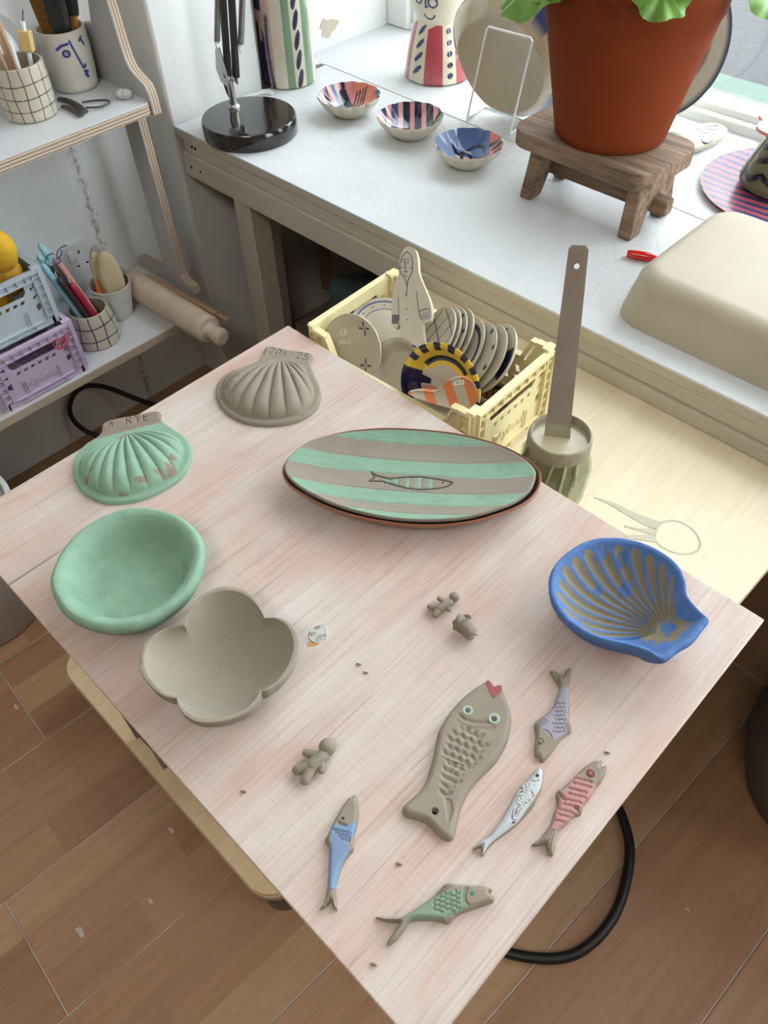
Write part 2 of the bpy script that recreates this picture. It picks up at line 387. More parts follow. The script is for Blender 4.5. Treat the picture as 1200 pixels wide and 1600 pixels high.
def segdist(P, poly, closed=False):
    """distance of points (N,2) to a polyline"""
    q = np.asarray(poly, float)
    if closed: q = np.concatenate([q, q[:1]])
    best = np.full(len(P), 1e9)
    for a, b in zip(q[:-1], q[1:]):
        d = b - a; L = d @ d + 1e-18; t = np.clip(((P - a) @ d) / L, 0, 1)
        best = np.minimum(best, np.hypot(*(P - a - t[:, None] * d).T))
    return best
def inpoly(P, poly):
    q = np.asarray(poly, float); ins = np.zeros(len(P), bool); x, y = P[:, 0], P[:, 1]
    for (x0, y0), (x1, y1) in zip(q, np.roll(q, -1, 0)):
        c = ((y0 > y) != (y1 > y)) & (x < (x1 - x0) * (y - y0) / (y1 - y0 + 1e-18) + x0); ins ^= c
    return ins
_lat = rng.random((256, 256))
def vnoise(x, y, f, octv=3):
    o = np.zeros_like(x, float); a = 1.0; tot = 0
    for k in range(octv):
        X, Y = x * f + 31.7 * k, y * f + 17.3 * k; i, j = np.floor(X).astype(int), np.floor(Y).astype(int); u, v = X - i, Y - j
        u, v = u * u * (3 - 2 * u), v * v * (3 - 2 * v); L = lambda a_, b_: _lat[a_ % 256, b_ % 256]
        o += a * ((L(i, j) * (1 - u) + L(i + 1, j) * u) * (1 - v) + (L(i, j + 1) * (1 - u) + L(i + 1, j + 1) * u) * v); tot += a; a *= 0.5; f *= 2
    return o / tot
def sstep(a, b, x): t = np.clip((x - a) / (b - a), 0, 1); return t * t * (3 - 2 * t)
def mixcol(c0, c1, m): m = np.asarray(m)[..., None]; return np.asarray(c0) * (1 - m) + np.asarray(c1) * m
def text_mesh(body, size, ext=0.0003):
    cu = bpy.data.curves.new('txt', 'FONT'); cu.body = body; cu.size = size; cu.extrude = ext; cu.align_x = 'CENTER'; cu.resolution_u = 3
    o = bpy.data.objects.new('txt', cu); COL.objects.link(o); bpy.context.view_layer.update()
    me = bpy.data.meshes.new_from_object(o.evaluated_get(bpy.context.evaluated_depsgraph_get()))
    v = np.array([x.co[:] for x in me.vertices]); f = [tuple(p.vertices) for p in me.polygons]
    bpy.data.objects.remove(o); bpy.data.curves.remove(cu); bpy.data.meshes.remove(me)
    return v, f
# ------------------------------------------------------------------ the setting
ZC = ZB - 0.034      # window counter top
ZT = ZB - 0.097      # birch table top
XW = -0.75           # left wall
YW = 0.955           # window plane
XP = -0.655          # face of the wall pier beside the counter
fl = struct('floor', MB().bx(-0.9, 1.9, -3.3, 1.0, -0.05, -0.0014), 'floor_gap', loc=(0, 0, 0))
pa = math.radians(-3.4); pd = np.array([math.sin(-pa), math.cos(pa)]); px_ = np.array([math.cos(pa), math.sin(pa)])
o0 = G(8, 1409, 0)[:2]
pm = bpy.data.meshes.new('floor_plank')
PW, PL, gp, ch = 0.193, 1.285, 0.0011, 0.0012
vv = [(gp, gp, -.006), (PW - gp, gp, -.006), (PW - gp, PL - gp, -.006), (gp, PL - gp, -.006),
      (gp, gp, -ch), (PW - gp, gp, -ch), (PW - gp, PL - gp, -ch), (gp, PL - gp, -ch),
      (gp + ch, gp + ch, 0), (PW - gp - ch, gp + ch, 0), (PW - gp - ch, PL - gp - ch, 0), (gp + ch, PL - gp - ch, 0)]
ff = [(8, 9, 10, 11)] + [(a + i, a + (i + 1) % 4, a + 4 + (i + 1) % 4, a + 4 + i) for a in (0, 4) for i in range(4)]
pm.from_pydata(vv, [], ff); pm.materials.append(MATS['laminate_plank'])
for c in range(-7, 11):
    st = 0.0 if c == 0 else ((c * 0.437) % 1.0) * PL
    for k in range(-2, 3):
        y0 = st + k * PL
        p = o0 + px_ * c * PW + pd * y0; q = p + pd * PL
        if p[1] > 0.9 or q[1] < -2.0 or p[0] < -1.2 or p[0] > 1.62: continue
        o = bpy.data.objects.new('floor_plank', pm); o.location = (p[0], p[1], 0); o.rotation_euler = (0, 0, pa); link(o, fl)
for k_, (a, b, r) in enumerate(((25, 1105, 0.006), (235, 1408, 0.005), (125, 1455, 0.008), (268, 1297, 0.006), (1075, 1421, 0.003))):
    c = G(a, b, 0); pts = [(c[0] + r * (1 + 0.4 * math.sin(3 * t + k_)) * math.cos(t), c[1] + 0.6 * r * (1 + 0.3 * math.cos(2 * t)) * math.sin(t)) for t in np.linspace(0, 2 * math.pi, 14, endpoint=False)]
    build('paint_fleck', MB().prism(pts, -0.0002, 0.0004), 'white_speckle', fl)
# walls
struct('wall_left', MB().bx(XW - 0.1, XW, -3.3, 0.30, 0, 2.5), 'wall_paint')
struct('wall_pier', MB().bx(XW - 0.1, XP, 0.285, 0.505, 0, 2.5), 'wall_paint', bevel=0.006)
struct('wall_reveal', MB().bx(XW - 0.1, -0.722, 0.50, 1.02, 0, 2.5), 'wall_paint')
struct('trim_1', MB().bx(-0.722, -0.700, 0.505, 0.525, ZC, 2.5), 'weathered_wood', bevel=0.004)
struct('wall_window', MB().bx(-0.8, 1.9, YW, YW + 0.10, 0, ZC - 0.012).bx(-0.8, 1.9, YW, YW + 0.1, 2.25, 2.5).bx(1.75, 1.9, YW, YW + 0.1, ZC - 0.01, 2.25), 'wall_paint')
mat('back_wall_paint', S(150, 136, 120), 0.8, var=0.1, vscale=4)  # dark tone for the unseen walls, chosen to cut fill light
struct('wall_back', MB().bx(-0.85, 1.9, -3.3, -3.2, 0, 2.5), 'back_wall_paint')
struct('wall_right', MB().bx(1.8, 1.9, -3.3, 0.24, 0, 2.5).bx(1.8, 1.9, 0.24, YW, 0, ZC - 0.01).bx(1.8, 1.9, 0.24, YW, 2.25, 2.5), 'back_wall_paint')
w2 = thing('added_window', '', '', (1.8, 0.6, ZC)); del w2['label']; del w2['category']; w2['kind'] = 'structure'  # unseen side window, added to brighten the left wall
for a, b in ((ZC - 0.01, ZC + 0.03), (2.2, 2.25)): build('rail', MB().bx(1.8, 1.85, 0.24, YW, a, b), 'frame_white', w2)
for y in (0.265, 0.915): build('stile', MB().bx(1.8, 1.85, y - 0.025, y + 0.025, ZC, 2.25), 'frame_white', w2)
build('pane', MB().bx(1.822, 1.825, 0.28, 0.90, ZC + 0.03, 2.2), 'window_glass', w2)
struct('ceiling', MB().bx(-0.85, 1.9, -3.3, 1.05, 2.5, 2.6), 'wall_paint')
# flaking paint patch on the reveal
pk = []
for a in np.linspace(0, 2 * math.pi, 26, endpoint=False):
    r = 1 + 0.22 * math.sin(3 * a + 1) + 0.12 * math.sin(7 * a)
    pk.append((0.024 * r * math.cos(a), 0.016 * r * math.sin(a)))
c_ = onX(513, 42, -0.722)
pp_ = MB().prism(pk, -0.001, 0.0012, frame=[(0, 1, 0), (0, 0, 1), (1, 0, 0)], o=c_)
mat('bare_plaster', S(196, 186, 166), 0.9, var=0.2)
build('flaked_patch', pp_, 'bare_plaster', bpy.data.objects['wall_reveal'])
# window
wz = ZC
wn = thing('window_1', '', '', (0.6, YW, wz)); del wn['label']; del wn['category']; wn['kind'] = 'structure'
def wfr(b, n): return build(n, b, 'frame_white', wn, bevel=0.004)
wfr(MB().bx(-0.722, 1.76, YW - 0.005, YW + 0.05, wz - 0.005, wz + 0.028), 'bottom_rail')
wfr(MB().bx(-0.722, 1.76, YW - 0.022, YW + 0.0, wz - 0.005, wz + 0.016), 'glazing_bead')
wfr(MB().bx(-0.722, 1.76, YW, YW + 0.05, 2.19, 2.25), 'top_rail')
for xx in (-0.70, 0.78, 1.74): wfr(MB().bx(xx - 0.025, xx + 0.03, YW - 0.004, YW + 0.05, wz, 2.25), 'stile')
wfr(MB().bx(-0.722, -0.66, YW - 0.03, YW + 0.0, wz, 2.25).bx(-0.66, -0.63, YW - 0.016, YW, wz, 2.25), 'casing')
for a, b in ((-0.67, 0.755), (0.81, 1.715)): build('pane', MB().bx(a, b, YW + 0.022, YW + 0.025, wz + 0.04, 2.2), 'window_glass', wn)
# outside
struct('trim_2', MB().bx(-0.9, 2.5, YW + 0.05, YW + 0.15, wz - 0.06, wz + 0.020), 'mint_paint', bevel=0.004)
struct('road', MB().bx(-6, 9, YW + 0.1, 12, -0.12, -0.02).bx(1.9, 9, -6, YW + 0.1, -0.12, -0.02), 'asphalt')
# counter: worktop, sill board, rails, leg
ct = thing('window_counter', 'long white painted counter under the window with cream front rails', 'counter', (0.3, 0.45, 0))
sm = lambda x: 0.672 - 0.0 * (x + 0.66) - 0.045 * (x + 0.66)
build('worktop', MB().prism([(XP, 0.29), (1.6, 0.29), (1.6, sm(1.6)), (XP, sm(XP))], ZC - 0.004, ZC), 'counter_paint', ct, bevel=0.0015)
build('sill_board', MB().prism([(XP, sm(XP) + 0.004), (1.6, sm(1.6) + 0.004), (1.6, YW), (-0.722, YW), (-0.722, 0.505), (-0.715, 0.505), (-0.67, 0.672)], ZC - 0.02, ZC - 0.0005), 'counter_paint', ct, bevel=0.0015)
mat('seam_filler', S(150, 146, 130), 0.8)
build('joint_filler', MB().prism([(XP, sm(XP) - 0.004), (1.6, sm(1.6) - 0.004), (1.6, sm(1.6) + 0.008), (XP, sm(XP) + 0.008)], ZC - 0.006, ZC - 0.0022), 'seam_filler', ct)
build('front_rail', MB().bx(-0.642, 1.6, 0.2935, 0.315, ZC - 0.042, ZC - 0.0185), 'fascia_paint', ct, bevel=0.0015)
build('front_rail', MB().bx(-0.645, 1.6, 0.288, 0.312, ZC - 0.088, ZC - 0.042), 'fascia_paint', ct, bevel=0.002)
build('leg', MB().bx(-0.515, -0.468, 0.296, 0.34, 0, ZC - 0.088), 'fascia_paint', ct, bevel=0.002)
build('front_edge', MB().bx(XP + 0.001, 1.6, 0.2905, 0.33, ZC - 0.018, ZC - 0.004), 'fascia_paint', ct, bevel=0.001)
build('back_rail', MB().bx(-0.65, 1.6, 0.92, 0.95, ZC - 0.09, ZC - 0.02), 'fascia_paint', ct)
for (hx, hz) in ((-0.615, -0.028), (-0.605, -0.028), (-0.622, -0.066), (-0.594, -0.066)):
    yy = 0.293 if hz > -0.04 else 0.288
    build('screw', MB().lathe([(0, 0.0006), (0.0026, 0.0004), (0.0028, -0.001)], (hx, yy, ZC + hz), 10, frame=[(1, 0, 0), (0, 0, 1), (0, -1, 0)]), 'hole_dark', ct)
# alcove below the counter
lsh = thing('alcove_shelf', 'low dark storage shelf under the white window counter', 'shelf', (-0.1, 0.62, 0))
build('shelf_board', MB().bx(-0.44, 0.5, 0.345, 0.92, 0.225, 0.245), 'alcove_wood', lsh)
for xx in (-0.42, 0.02, 0.48): build('support', MB().bx(xx - 0.012, xx + 0.012, 0.35, 0.91, 0, 0.225), 'alcove_wood', lsh)
for i, (x0, y0, x1, y1, r, m, lb) in enumerate(((-0.40, 0.42, -0.12, 0.80, 0.042, 'fabric_blue', 'rolled blue-grey patterned cloth lying under the counter'), (-0.30, 0.39, -0.02, 0.76, 0.040, 'fabric_dark', 'rolled dark grey cloth beside the blue roll under the counter'))):
    b = MB(); t_ = np.linspace(0, 1, 40); pts = np.stack([x0 + (x1 - x0) * t_, y0 + (y1 - y0) * t_, 0.245 + r + 0 * t_], 1)
    b.tube(pts, r * (0.93 + 0.06 * np.sin(t_ * 40)), 20)
    # spiral end fold
    e0 = pts[0]; d_ = unit(pts[1] - pts[0]); sd_ = unit(np.cross(d_, (0, 0, 1))); th_ = np.linspace(0, 6 * math.pi, 60)
    sp = np.array([e0 - d_ * 0.002 + (sd_ * math.cos(a) + np.array([0, 0, 1]) * math.sin(a)) * r * 0.9 * (1 - a / 22) for a in th_])
    b.tube(sp, 0.0022, 6)
    tag(build('fabric_roll', b, m, None, loc=(x0, y0, 0.245)), lb, 'fabric roll')
sb = MB(); sp = smoothloop([(-0.47, 0.50, 0.50), (-0.465, 0.48, 0.46), (-0.46, 0.46, 0.38), (-0.45, 0.45, 0.27)], 30, False)
sb.tube(sp, np.linspace(0.022, 0.014, 30), 8, flat=0.3); sb.bx(-0.50, -0.44, 0.49, 0.51, 0.49, 0.586)
tag(build('hanging_strap', sb, 'leather_brown', None, loc=(-0.42, 0.47, 0.3)), 'brown leather strap hanging in the dark under the counter', 'strap')
sx_ = MB(); sx_.prism([(0, 0), (0.30, 0.0), (0.30, 0.004), (0, 0.004)], 0, 0.16, frame=[unit((0.55, 0.8, 0)), unit((-0.8, 0.55, 0)), (0, 0, 1)], o=(-0.52, 0.40, 0.246))
sx_.prism([(0, 0), (0.004, 0.0), (0.004, 0.22), (0, 0.22)], 0, 0.16, frame=[unit((0.55, 0.8, 0)), unit((-0.8, 0.55, 0)), (0, 0, 1)], o=(-0.52, 0.40, 0.246))
# birch table
bt = thing('birch_table', 'pale birch plywood table carrying the yellow crate and jar', 'table', (0.3, 0.1, 0))
build('tabletop', MB().prism([(-0.02, -0.07), (0.603, -0.07), (0.607, 0.2875), (-0.02, 0.2875)], ZT - 0.016, ZT), 'birch_top', bt, bevel=0.0012)
build('apron', MB().bx(0.0, 0.58, 0.24, 0.262, ZT - 0.09, ZT - 0.016).bx(0.0, 0.58, -0.05, -0.03, ZT - 0.09, ZT - 0.016).bx(0.555, 0.577, -0.03, 0.24, ZT - 0.09, ZT - 0.016).bx(0.0, 0.022, -0.03, 0.24, ZT - 0.09, ZT - 0.016), 'dark_grey_plastic', bt)
for x in (0.02, 0.55):
    for y in (-0.03, 0.23): build('leg', MB().bx(x - 0.02, x + 0.02, y - 0.02, y + 0.02, 0, ZT - 0.016), 'dark_grey_plastic', bt, bevel=0.002)
# dried slip stain left by a tool on the table: a ring with a long drip
st = MB(); zs = ZT + 0.0003
ring = smoothloop([(1021, 838), (1030, 817), (1055, 812), (1082, 825), (1096, 845), (1092, 862), (1070, 868), (1045, 862), (1026, 850)], 60)
rw = smoothloop([G(a, b, ZT) for a, b in ring], 60)
c0 = rw.mean(0); wi = 0.0055
P = np.stack([c0 + (rw - c0) * 1.0, c0 + (rw - c0) * 0.97, c0 + (rw - c0) * 0.90, c0 + (rw - c0) * 0.87], 1); P[:, :, 2] = ZT; P[:, 1:3, 2] += 0.0005
st.grid(P, cu=True)
def drip(a, w_):
    q = smoothloop([G(x, y, ZT) for x, y in a], 40, False); st.ribbon(q, np.interp(np.linspace(0, 1, 40), np.linspace(0, 1, len(w_)), w_), (0, 0, 1), 0.0006)
drip([(928, 777), (955, 787), (985, 803), (1010, 815), (1028, 822)], [0.001, 0.006, 0.009, 0.012, 0.016])
drip([(965, 838), (1000, 840), (1024, 842)], [0.003, 0.007, 0.012])
drip([(975, 822), (1000, 828), (1024, 832)], [0.002, 0.004, 0.012])
build('slip_stain', st, 'clay_stain', bt)
# work board
Bc = [G(450, 508, ZB), G(-72, 818, ZB), G(664, 1653, ZB), G(1195, 968, ZB)]
bd = thing('work_board', 'whitewashed pinkish wooden work board carrying the unfired clay pieces', 'board', (0.32, -0.22, ZB - 0.0065))
build('panel', MB().prism([p[:2] for p in Bc], ZB - 0.0065, ZB), 'whitewashed_board', bd, bevel=0.0012)
mat('board_edge_brown', S(116, 84, 66), 0.8, var=0.3, vscale=60)
build('edge_band', MB().prism([(0.0008, -0.4458), (0.6388, -0.4458), (0.6388, -0.0008), (0.0008, -0.0008)], ZB - 0.0078, ZB - 0.0045), 'board_edge_brown', bd)
# chipped hole in the board: raised torn rim, pale filler
chp = MB(); cc = G(497, 991, ZB); rim = smoothloop([G(a, b, ZB) for a, b in ((484, 998), (486, 985), (496, 979), (507, 978), (511, 990), (506, 1000), (494, 1005))], 28)
P = np.stack([cc + (rim - cc) * s_ for s_ in (1.1, 1.0, 0.8, 0.4, 0.02)], 1); P[:, :, 2] = ZB + np.array([-0.0005, 0.0006, 0.0002, 0.0008, 0.0006])[None, :] + vnoise(P[..., 0], P[..., 1], 400, 2) * 0.0008
chp.grid(P, cu=True, col=mixcol(S(178, 180, 176), S(128, 122, 112), np.clip((vnoise(P[..., 0], P[..., 1], 300, 3) - 0.45) * 6, 0, 1)))
build('chipped_filler', chp, 'paint', bd, label='pale grey chip in the board surface')
chp = MB(); rm2 = smoothloop([G(a, b, ZB) for a, b in ((480, 1004), (492, 1001), (503, 999), (497, 1008), (482, 1011))], 20); c2 = rm2.mean(0)
P = np.stack([c2 + (rm2 - c2) * s_ for s_ in (1.0, 0.9, 0.02)], 1); P[:, :, 2] = ZB + np.array([-0.0003, 0.0003, 0.0003])[None, :]
chp.grid(P, cu=True, col=S(190, 140, 84)); build('bare_wood_chip', chp, 'paint', bd, label='small orange bare wood patch beside the chip')
pl = MB()
for q in (((513, 1152), (585, 1083)), ((770, 925), (783, 912)), ((545, 1510), (560, 1492)), ((610, 1440), (623, 1420)), ((640, 1205), (700, 1150))):
    build('pencil_line', MB().ribbon(smoothloop([G(a, b, ZB) for a, b in q], 8, False), 0.0006, (0, 0, 1), 0.0002, col=S(150, 140, 144)), 'paint', bd)
for (a, b), crl in zip(((948, 1176), (583, 1507), (380, 1237), (560, 1038), (623, 1350), (571, 1051)), ('tiny clay crumb by the open mouth of the pink fish', 'tiny clay crumb near the board edge below the green fish', 'tiny clay crumb near the board edge beside the lone clay figure', 'tiny clay crumb next to another between chip and clay figure', 'tiny clay crumb between the blue fish and the big fish tail', 'tiny clay crumb lower of two near the board chip')):
    tag(build('clay_crumb', MB().tube(smoothloop([G(a, b, ZB + 0.0008) + np.array([0.004, 0.002, 0]) * k_ + np.array([0, 0, 0.0004 * (k_ % 2)]) for k_ in (-0.5, 0, 0.6)], 6, False), [0.0003, 0.0008, 0.001, 0.001, 0.0007, 0.0003], 6, col=S(120, 110, 98)), 'clay', None, loc=G(a, b, ZB)),
        crl, 'clay crumb', 'clay crumbs on the board')
# low trolley with the supports below the board
dz = ZB - 0.548
tr = thing('plywood_trolley', 'low birch plywood trolley with rounded corners under the board', 'trolley', (0.07, -0.25, 0))
def rrect(x0, x1, y0, y1, r, n=8):
    o = []
    for cx, cy, a0 in ((x1 - r, y1 - r, 0), (x0 + r, y1 - r, 90), (x0 + r, y0 + r, 180), (x1 - r, y0 + r, 270)):
        for k in range(n + 1):
            a = math.radians(a0 + 90 * k / n); o.append((cx + r * math.cos(a), cy + r * math.sin(a)))
    return o
TR = (-0.20, 0.345, -0.421, -0.08)
build('upper_deck', MB().prism(rrect(*TR, 0.045), dz - 0.012, dz), 'birch_shelf', tr, bevel=0.002)
build('lower_deck', MB().prism(rrect(TR[0] + 0.002, TR[1] + 0.001, TR[2] - 0.001, TR[3], 0.045), dz - 0.025, dz - 0.0125), 'ply_edge', tr)
build('red_bumper', MB().prism(rrect(0.29, 0.343, -0.408, -0.36, 0.02), dz - 0.032, dz - 0.025), 'red_label', tr)
for x, y in ((0.315, -0.375), (-0.165, -0.375), (0.315, -0.115), (-0.165, -0.115)):
    build('foot', MB().lathe([(0, dz - 0.025), (0.030, dz - 0.025), (0.034, dz - 0.03), (0.036, 0.012), (0.032, 0.001), (0, 0)], (x, y, 0), 28), 'dark_grey_plastic', tr)
cb = thing('grey_column', 'grey open-fronted box column standing on the trolley, holding the board', 'box column', (0.03, -0.32, dz))
build('wall', MB().bx(0.004, 0.012, -0.405, -0.22, dz, ZB - 0.0078).bx(0.075, 0.083, -0.405, -0.22, dz, ZB - 0.0078).bx(0.012, 0.075, -0.228, -0.22, dz, ZB - 0.0078), 'grey_plastic', cb)
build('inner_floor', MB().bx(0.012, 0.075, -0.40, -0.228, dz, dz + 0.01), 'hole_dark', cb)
tb = thing('grey_tub', 'round grey plastic tub standing on the trolley under the board', 'tub', (0.20, -0.29, dz))
build('body', MB().lathe([(0, 0.001), (0.088, 0), (0.092, 0.006), (0.106, 0.30), (0.110, 0.302), (0.110, 0.318), (0.105, 0.318), (0.102, 0.305), (0.088, 0.01), (0, 0.008)], (0.20, -0.29, dz), 48), 'grey_plastic', tb)
build('handle', MB().tube([(0.20 + 0.112 * math.cos(a), -0.29 + 0.112 * math.sin(a), dz + 0.30) for a in np.linspace(-2.8, -0.3, 24)], 0.0025, 6), 'steel', tb)
# black cable loop on the floor, cables at the wall
def cable(name, pts, r, label, loc):
    return tag(build(name, MB().tube(smoothloop(pts, 90, False), r, 10), 'black_rubber', None, loc=loc), label, 'cable')
cp = [G(940, 1215, 0.008), G(972, 1275, 0.008), G(984, 1340, 0.008), G(960, 1430, 0.008), G(900, 1490, 0.008), G(822, 1495, 0.008), G(760, 1470, 0.008), G(700, 1400, 0.008)]
cable('floor_cable', cp, 0.0075, 'thick black cable looping out from under the board on the floor', G(960, 1430, 0))
cable('wall_cable', [(-0.60, 0.40, 0.60), (-0.57, 0.37, 0.50), (-0.563, 0.35, 0.42), (-0.565, 0.345, 0.32), (-0.55, 0.33, 0.2), (-0.56, 0.33, 0.008), (-0.56, 0.25, 0.006)], 0.0045, 'thin black cable hanging down beside the white counter leg', (-0.56, 0.33, 0))
cable('looped_cable', [(-0.70, 0.30 - 0.02, 0.008), (-0.62, 0.16, 0.012), (-0.66, 0.08, 0.06), (-0.72, 0.01, 0.12), (-0.735, -0.04, 0.13), (-0.73, -0.075, 0.09), (-0.70, -0.06, 0.04), (-0.64, 0.0, 0.012), (-0.55, 0.06, 0.008), (-0.4, 0.1, 0.006)], 0.0055, 'black cable curling in a small loop low against the left wall', (-0.65, 0.05, 0))
# bins
mat('pale_grey_plastic', S(196, 194, 192), 0.5, var=0.08)
bn = thing('dark_crock', 'dark grey rounded crock with thick rim on the floor beside the table', 'crock', (0.815, 0.29, 0))
build('body', MB().lathe([(0, 0.001), (0.095, 0), (0.115, 0.02), (0.146, 0.12), (0.150, 0.20), (0.143, 0.28), (0.135, 0.31), (0.14, 0.325), (0.14, 0.338), (0.13, 0.342), (0.122, 0.335), (0.122, 0.30), (0.13, 0.2), (0.1, 0.03), (0, 0.025)], (0.815, 0.29, 0), 56), 'dark_grey_plastic', bn)
b2 = thing('grey_bin', 'grey plastic bin with pale rim on the floor under the board corner', 'bin', (-0.475, -0.44, 0))
build('body', MB().lathe([(0, 0.001), (0.10, 0), (0.106, 0.006), (0.128, 0.24), (0.122, 0.24), (0.10, 0.012), (0, 0.01)], (-0.475, -0.44, 0), 48), 'pale_grey_plastic', b2)
build('rim', MB().lathe([(0.121, 0.238), (0.134, 0.235), (0.136, 0.25), (0.128, 0.258), (0.120, 0.252)], (-0.475, -0.44, 0), 48), 'white_plastic', b2)
build('handle', MB().tube([(-0.475 + 0.138 * math.cos(a), -0.44 + 0.138 * math.sin(a) * 0.9, 0.245 + 0.01 * math.sin(a)) for a in np.linspace(0.1, 3.0, 30)], 0.003, 6), 'steel', b2)
# ------------------------------------------------------------------ unfired clay pieces on the board
CL = S(142, 132, 117); CLD = S(108, 100, 88); GRN = S(136, 168, 146); MINT = S(134, 166, 144); BLU = S(84, 120, 176)
def catmull2(p, n=60): return smoothloop(p, n, False)
def heights_edge(d, t, r): q = np.clip(d / r, 0, 1); return t * np.sqrt(np.maximum(0, 1 - (1 - q) ** 2))
def slab(name, label, cat, left, right, nose, tail, off, sc, t, nu, nv, grooves=(), colf=None, edge_r=0.0035, group=None, hole=None, dents=()):
    """clay relief: Coons patch between traced edges; grooves = [(px polyline, width, depth)]"""
    z0 = ZB + t * 0.4
    W = lambda pts: np.array([G(off[0] + a / sc, off[1] + b / sc, z0)[:2] for a, b in pts])
    L = smoothloop(W(left), nu, False); R = smoothloop(W(right), nu, False)
    N = resample(W([left[0]] + list(nose) + [right[0]]), nv); T = resample(W([left[-1]] + list(tail) + [right[-1]]), nv)
    u = np.linspace(0, 1, nu); v = 0.5 - 0.5 * np.cos(np.linspace(0, math.pi, nv)); v = 0.55 * v + 0.45 * np.linspace(0, 1, nv)
    u = np.where(u < 0.5, 0.5 * (2 * u) ** 1.15, 1 - 0.5 * (2 - 2 * u) ** 1.15)
    li = lambda c, s_: np.stack([np.interp(s_, np.linspace(0, 1, len(c)), c[:, k]) for k in (0, 1)], 1)
    Lu, Ru, Nv, Tv = li(L, u), li(R, u), li(N, v), li(T, v)
    U, V = u[:, None, None], v[None, :, None]
    P = (1 - V) * Lu[:, None] + V * Ru[:, None] + (1 - U) * Nv[None] + U * Tv[None] - ((1 - U) * (1 - V) * Lu[0] + (1 - U) * V * Ru[0] + U * (1 - V) * Lu[-1] + U * V * Ru[-1])
    F = P.reshape(-1, 2); bnd = np.concatenate([L, T[1:-1], R[::-1], N[::-1][1:-1]])
    d = segdist(F, bnd, True)
    H = heights_edge(d, t, edge_r); H += 0.0004 * (vnoise(F[:, 0], F[:, 1], 120) - 0.5) * (H > t * 0.5)
    for pl_, wd, dp in grooves:
        q = segdist(F, W(pl_)); H -= dp * 1.3 * np.exp(-(q / wd) ** 2)
    for (cx, cy), r_x, dp in dents:
        c = W([(cx, cy)])[0]; q = np.hypot(*(F - c).T); H -= dp * np.clip(1 - (q / r_x) ** 2, 0, 1)
    H = np.maximum(H, 0.0002); H[d < 1e-6] = 0.0
    ppx = None
    P3 = np.concatenate([F, (ZB + H)[:, None]], 1).reshape(nu, nv, 3)
    ctr = np.append(F.mean(0), ZB)
    # pixel coordinates of every vertex (for tracing the painted areas of the thing itself)
    dv = (P3.reshape(-1, 3) - CAM) @ RM
    px = np.stack([(dv[:, 0] / dv[:, 2] * FPX + 600 - off[0]) * sc, (dv[:, 1] / dv[:, 2] * FPX + 800 - off[1]) * sc], 1)
    C = colf(px, F, H) if colf else np.broadcast_to(np.array(CL), (len(F), 3))
    b = MB().grid(P3, col=C)
    # orient upward
    a, b_, c_ = (b.V[0][i] for i in b.F[len(b.F) // 2][:3])
    if np.cross(b_ - a, c_ - a)[2] < 0: b.F = [f[::-1] for f in b.F]
    # underside
    n0 = b.n; ring = np.concatenate([P3[:, 0], P3[-1, 1:], P3[::-1, -1][1:], P3[0, ::-1][1:-1]]); 
    th = thing(name, label, cat, ctr, group)
    build('body', b, 'clay', th, smooth=70)
    return th, W, z0
def disc_on(th, name, c, r, z, col, m='paint', hgt=0.0006, n=20, label=None):
    return build(name, MB().lathe([(r, z - 0.001), (r, z + hgt * 0.6), (r * 0.85, z + hgt), (0, z + hgt)], (c[0], c[1], 0), n, col=col), m, th, label=label)
def painted(base, paint, mask, px, f=0.06, thr=0.34): 
    n = vnoise(px[:, 0], px[:, 1], f, 3); k = mask * np.clip((n - thr) * 9 + 0.5, 0, 1); return mixcol(base, paint, k)
def arc(cx, cy, r, a0, a1, n=6, sy=1.0): return [(cx + r * math.cos(math.radians(a)), cy + r * sy * math.sin(math.radians(a))) for a in np.linspace(a0, a1, n)]
# big fish -------------------------------------------------------------
o4, s4 = (600, 1040), 3.158
left = [(512, 74), (440, 118), (388, 160), (340, 210), (300, 265), (270, 320), (257, 370), (245, 440), (228, 500), (205, 570), (172, 622), (130, 660), (96, 690), (88, 708)]
right = [(578, 102), (602, 165), (620, 210), (630, 260), (624, 310), (607, 380), (580, 432), (550, 480), (508, 522), (460, 570), (420, 620), (390, 680), (371, 735), (360, 790), (352, 830), (340, 855)]
tail = [(92, 728), (110, 745), (160, 758), (205, 775), (235, 802), (262, 832), (296, 858), (322, 864)]
gr = []
bx0, by0 = np.array([455., 300.]), np.array([290., 650.]); ax = (by0 - bx0) / np.linalg.norm(by0 - bx0); nx = np.array([-ax[1], ax[0]])
for r in range(10):
    wd = [80, 95, 92, 88, 84, 70, 60, 55, 44, 30][r]; k = [3, 4, 4, 4, 4, 3, 3, 3, 2, 2][r]
    for j in range(k):
        c = bx0 + ax * (35 + r * 36) + nx * ((j - (k - 1) / 2 + (0.0 if r % 2 else 0.25)) * wd * 2 / 4 * 0.95)
        an = math.degrees(math.atan2(ax[1], ax[0])); gr.append((arc(c[0], c[1], 21, an - 85, an + 60), 0.0016, 0.0011))
gr += [([(372, 258), (395, 278), (440, 292), (490, 294), (515, 288)], 0.0016, 0.0011), ([(365, 285), (400, 310), (450, 325), (510, 325), (535, 318)], 0.0022, 0.0007)]
for k in range(6): gr.append(([(604 - k * 9, 385 + k * 18), (592 - k * 10, 430 + k * 18)], 0.0006, 0.0007)); gr.append(([(268 + k * 4, 320 - k * 7), (282 + k * 4, 290 - k * 8)], 0.0006, 0.0006))
for k in range(4): gr.append(([(300 + k * 9, 665 + k * 4), (318 + k * 6, 775 - k * 14)], 0.0009, 0.0007))
gr += [([(280, 462), (350, 490), (430, 520)], 0.0007, 0.0006), ([(330, 485), (400, 500), (440, 518)], 0.0005, 0.0005)]
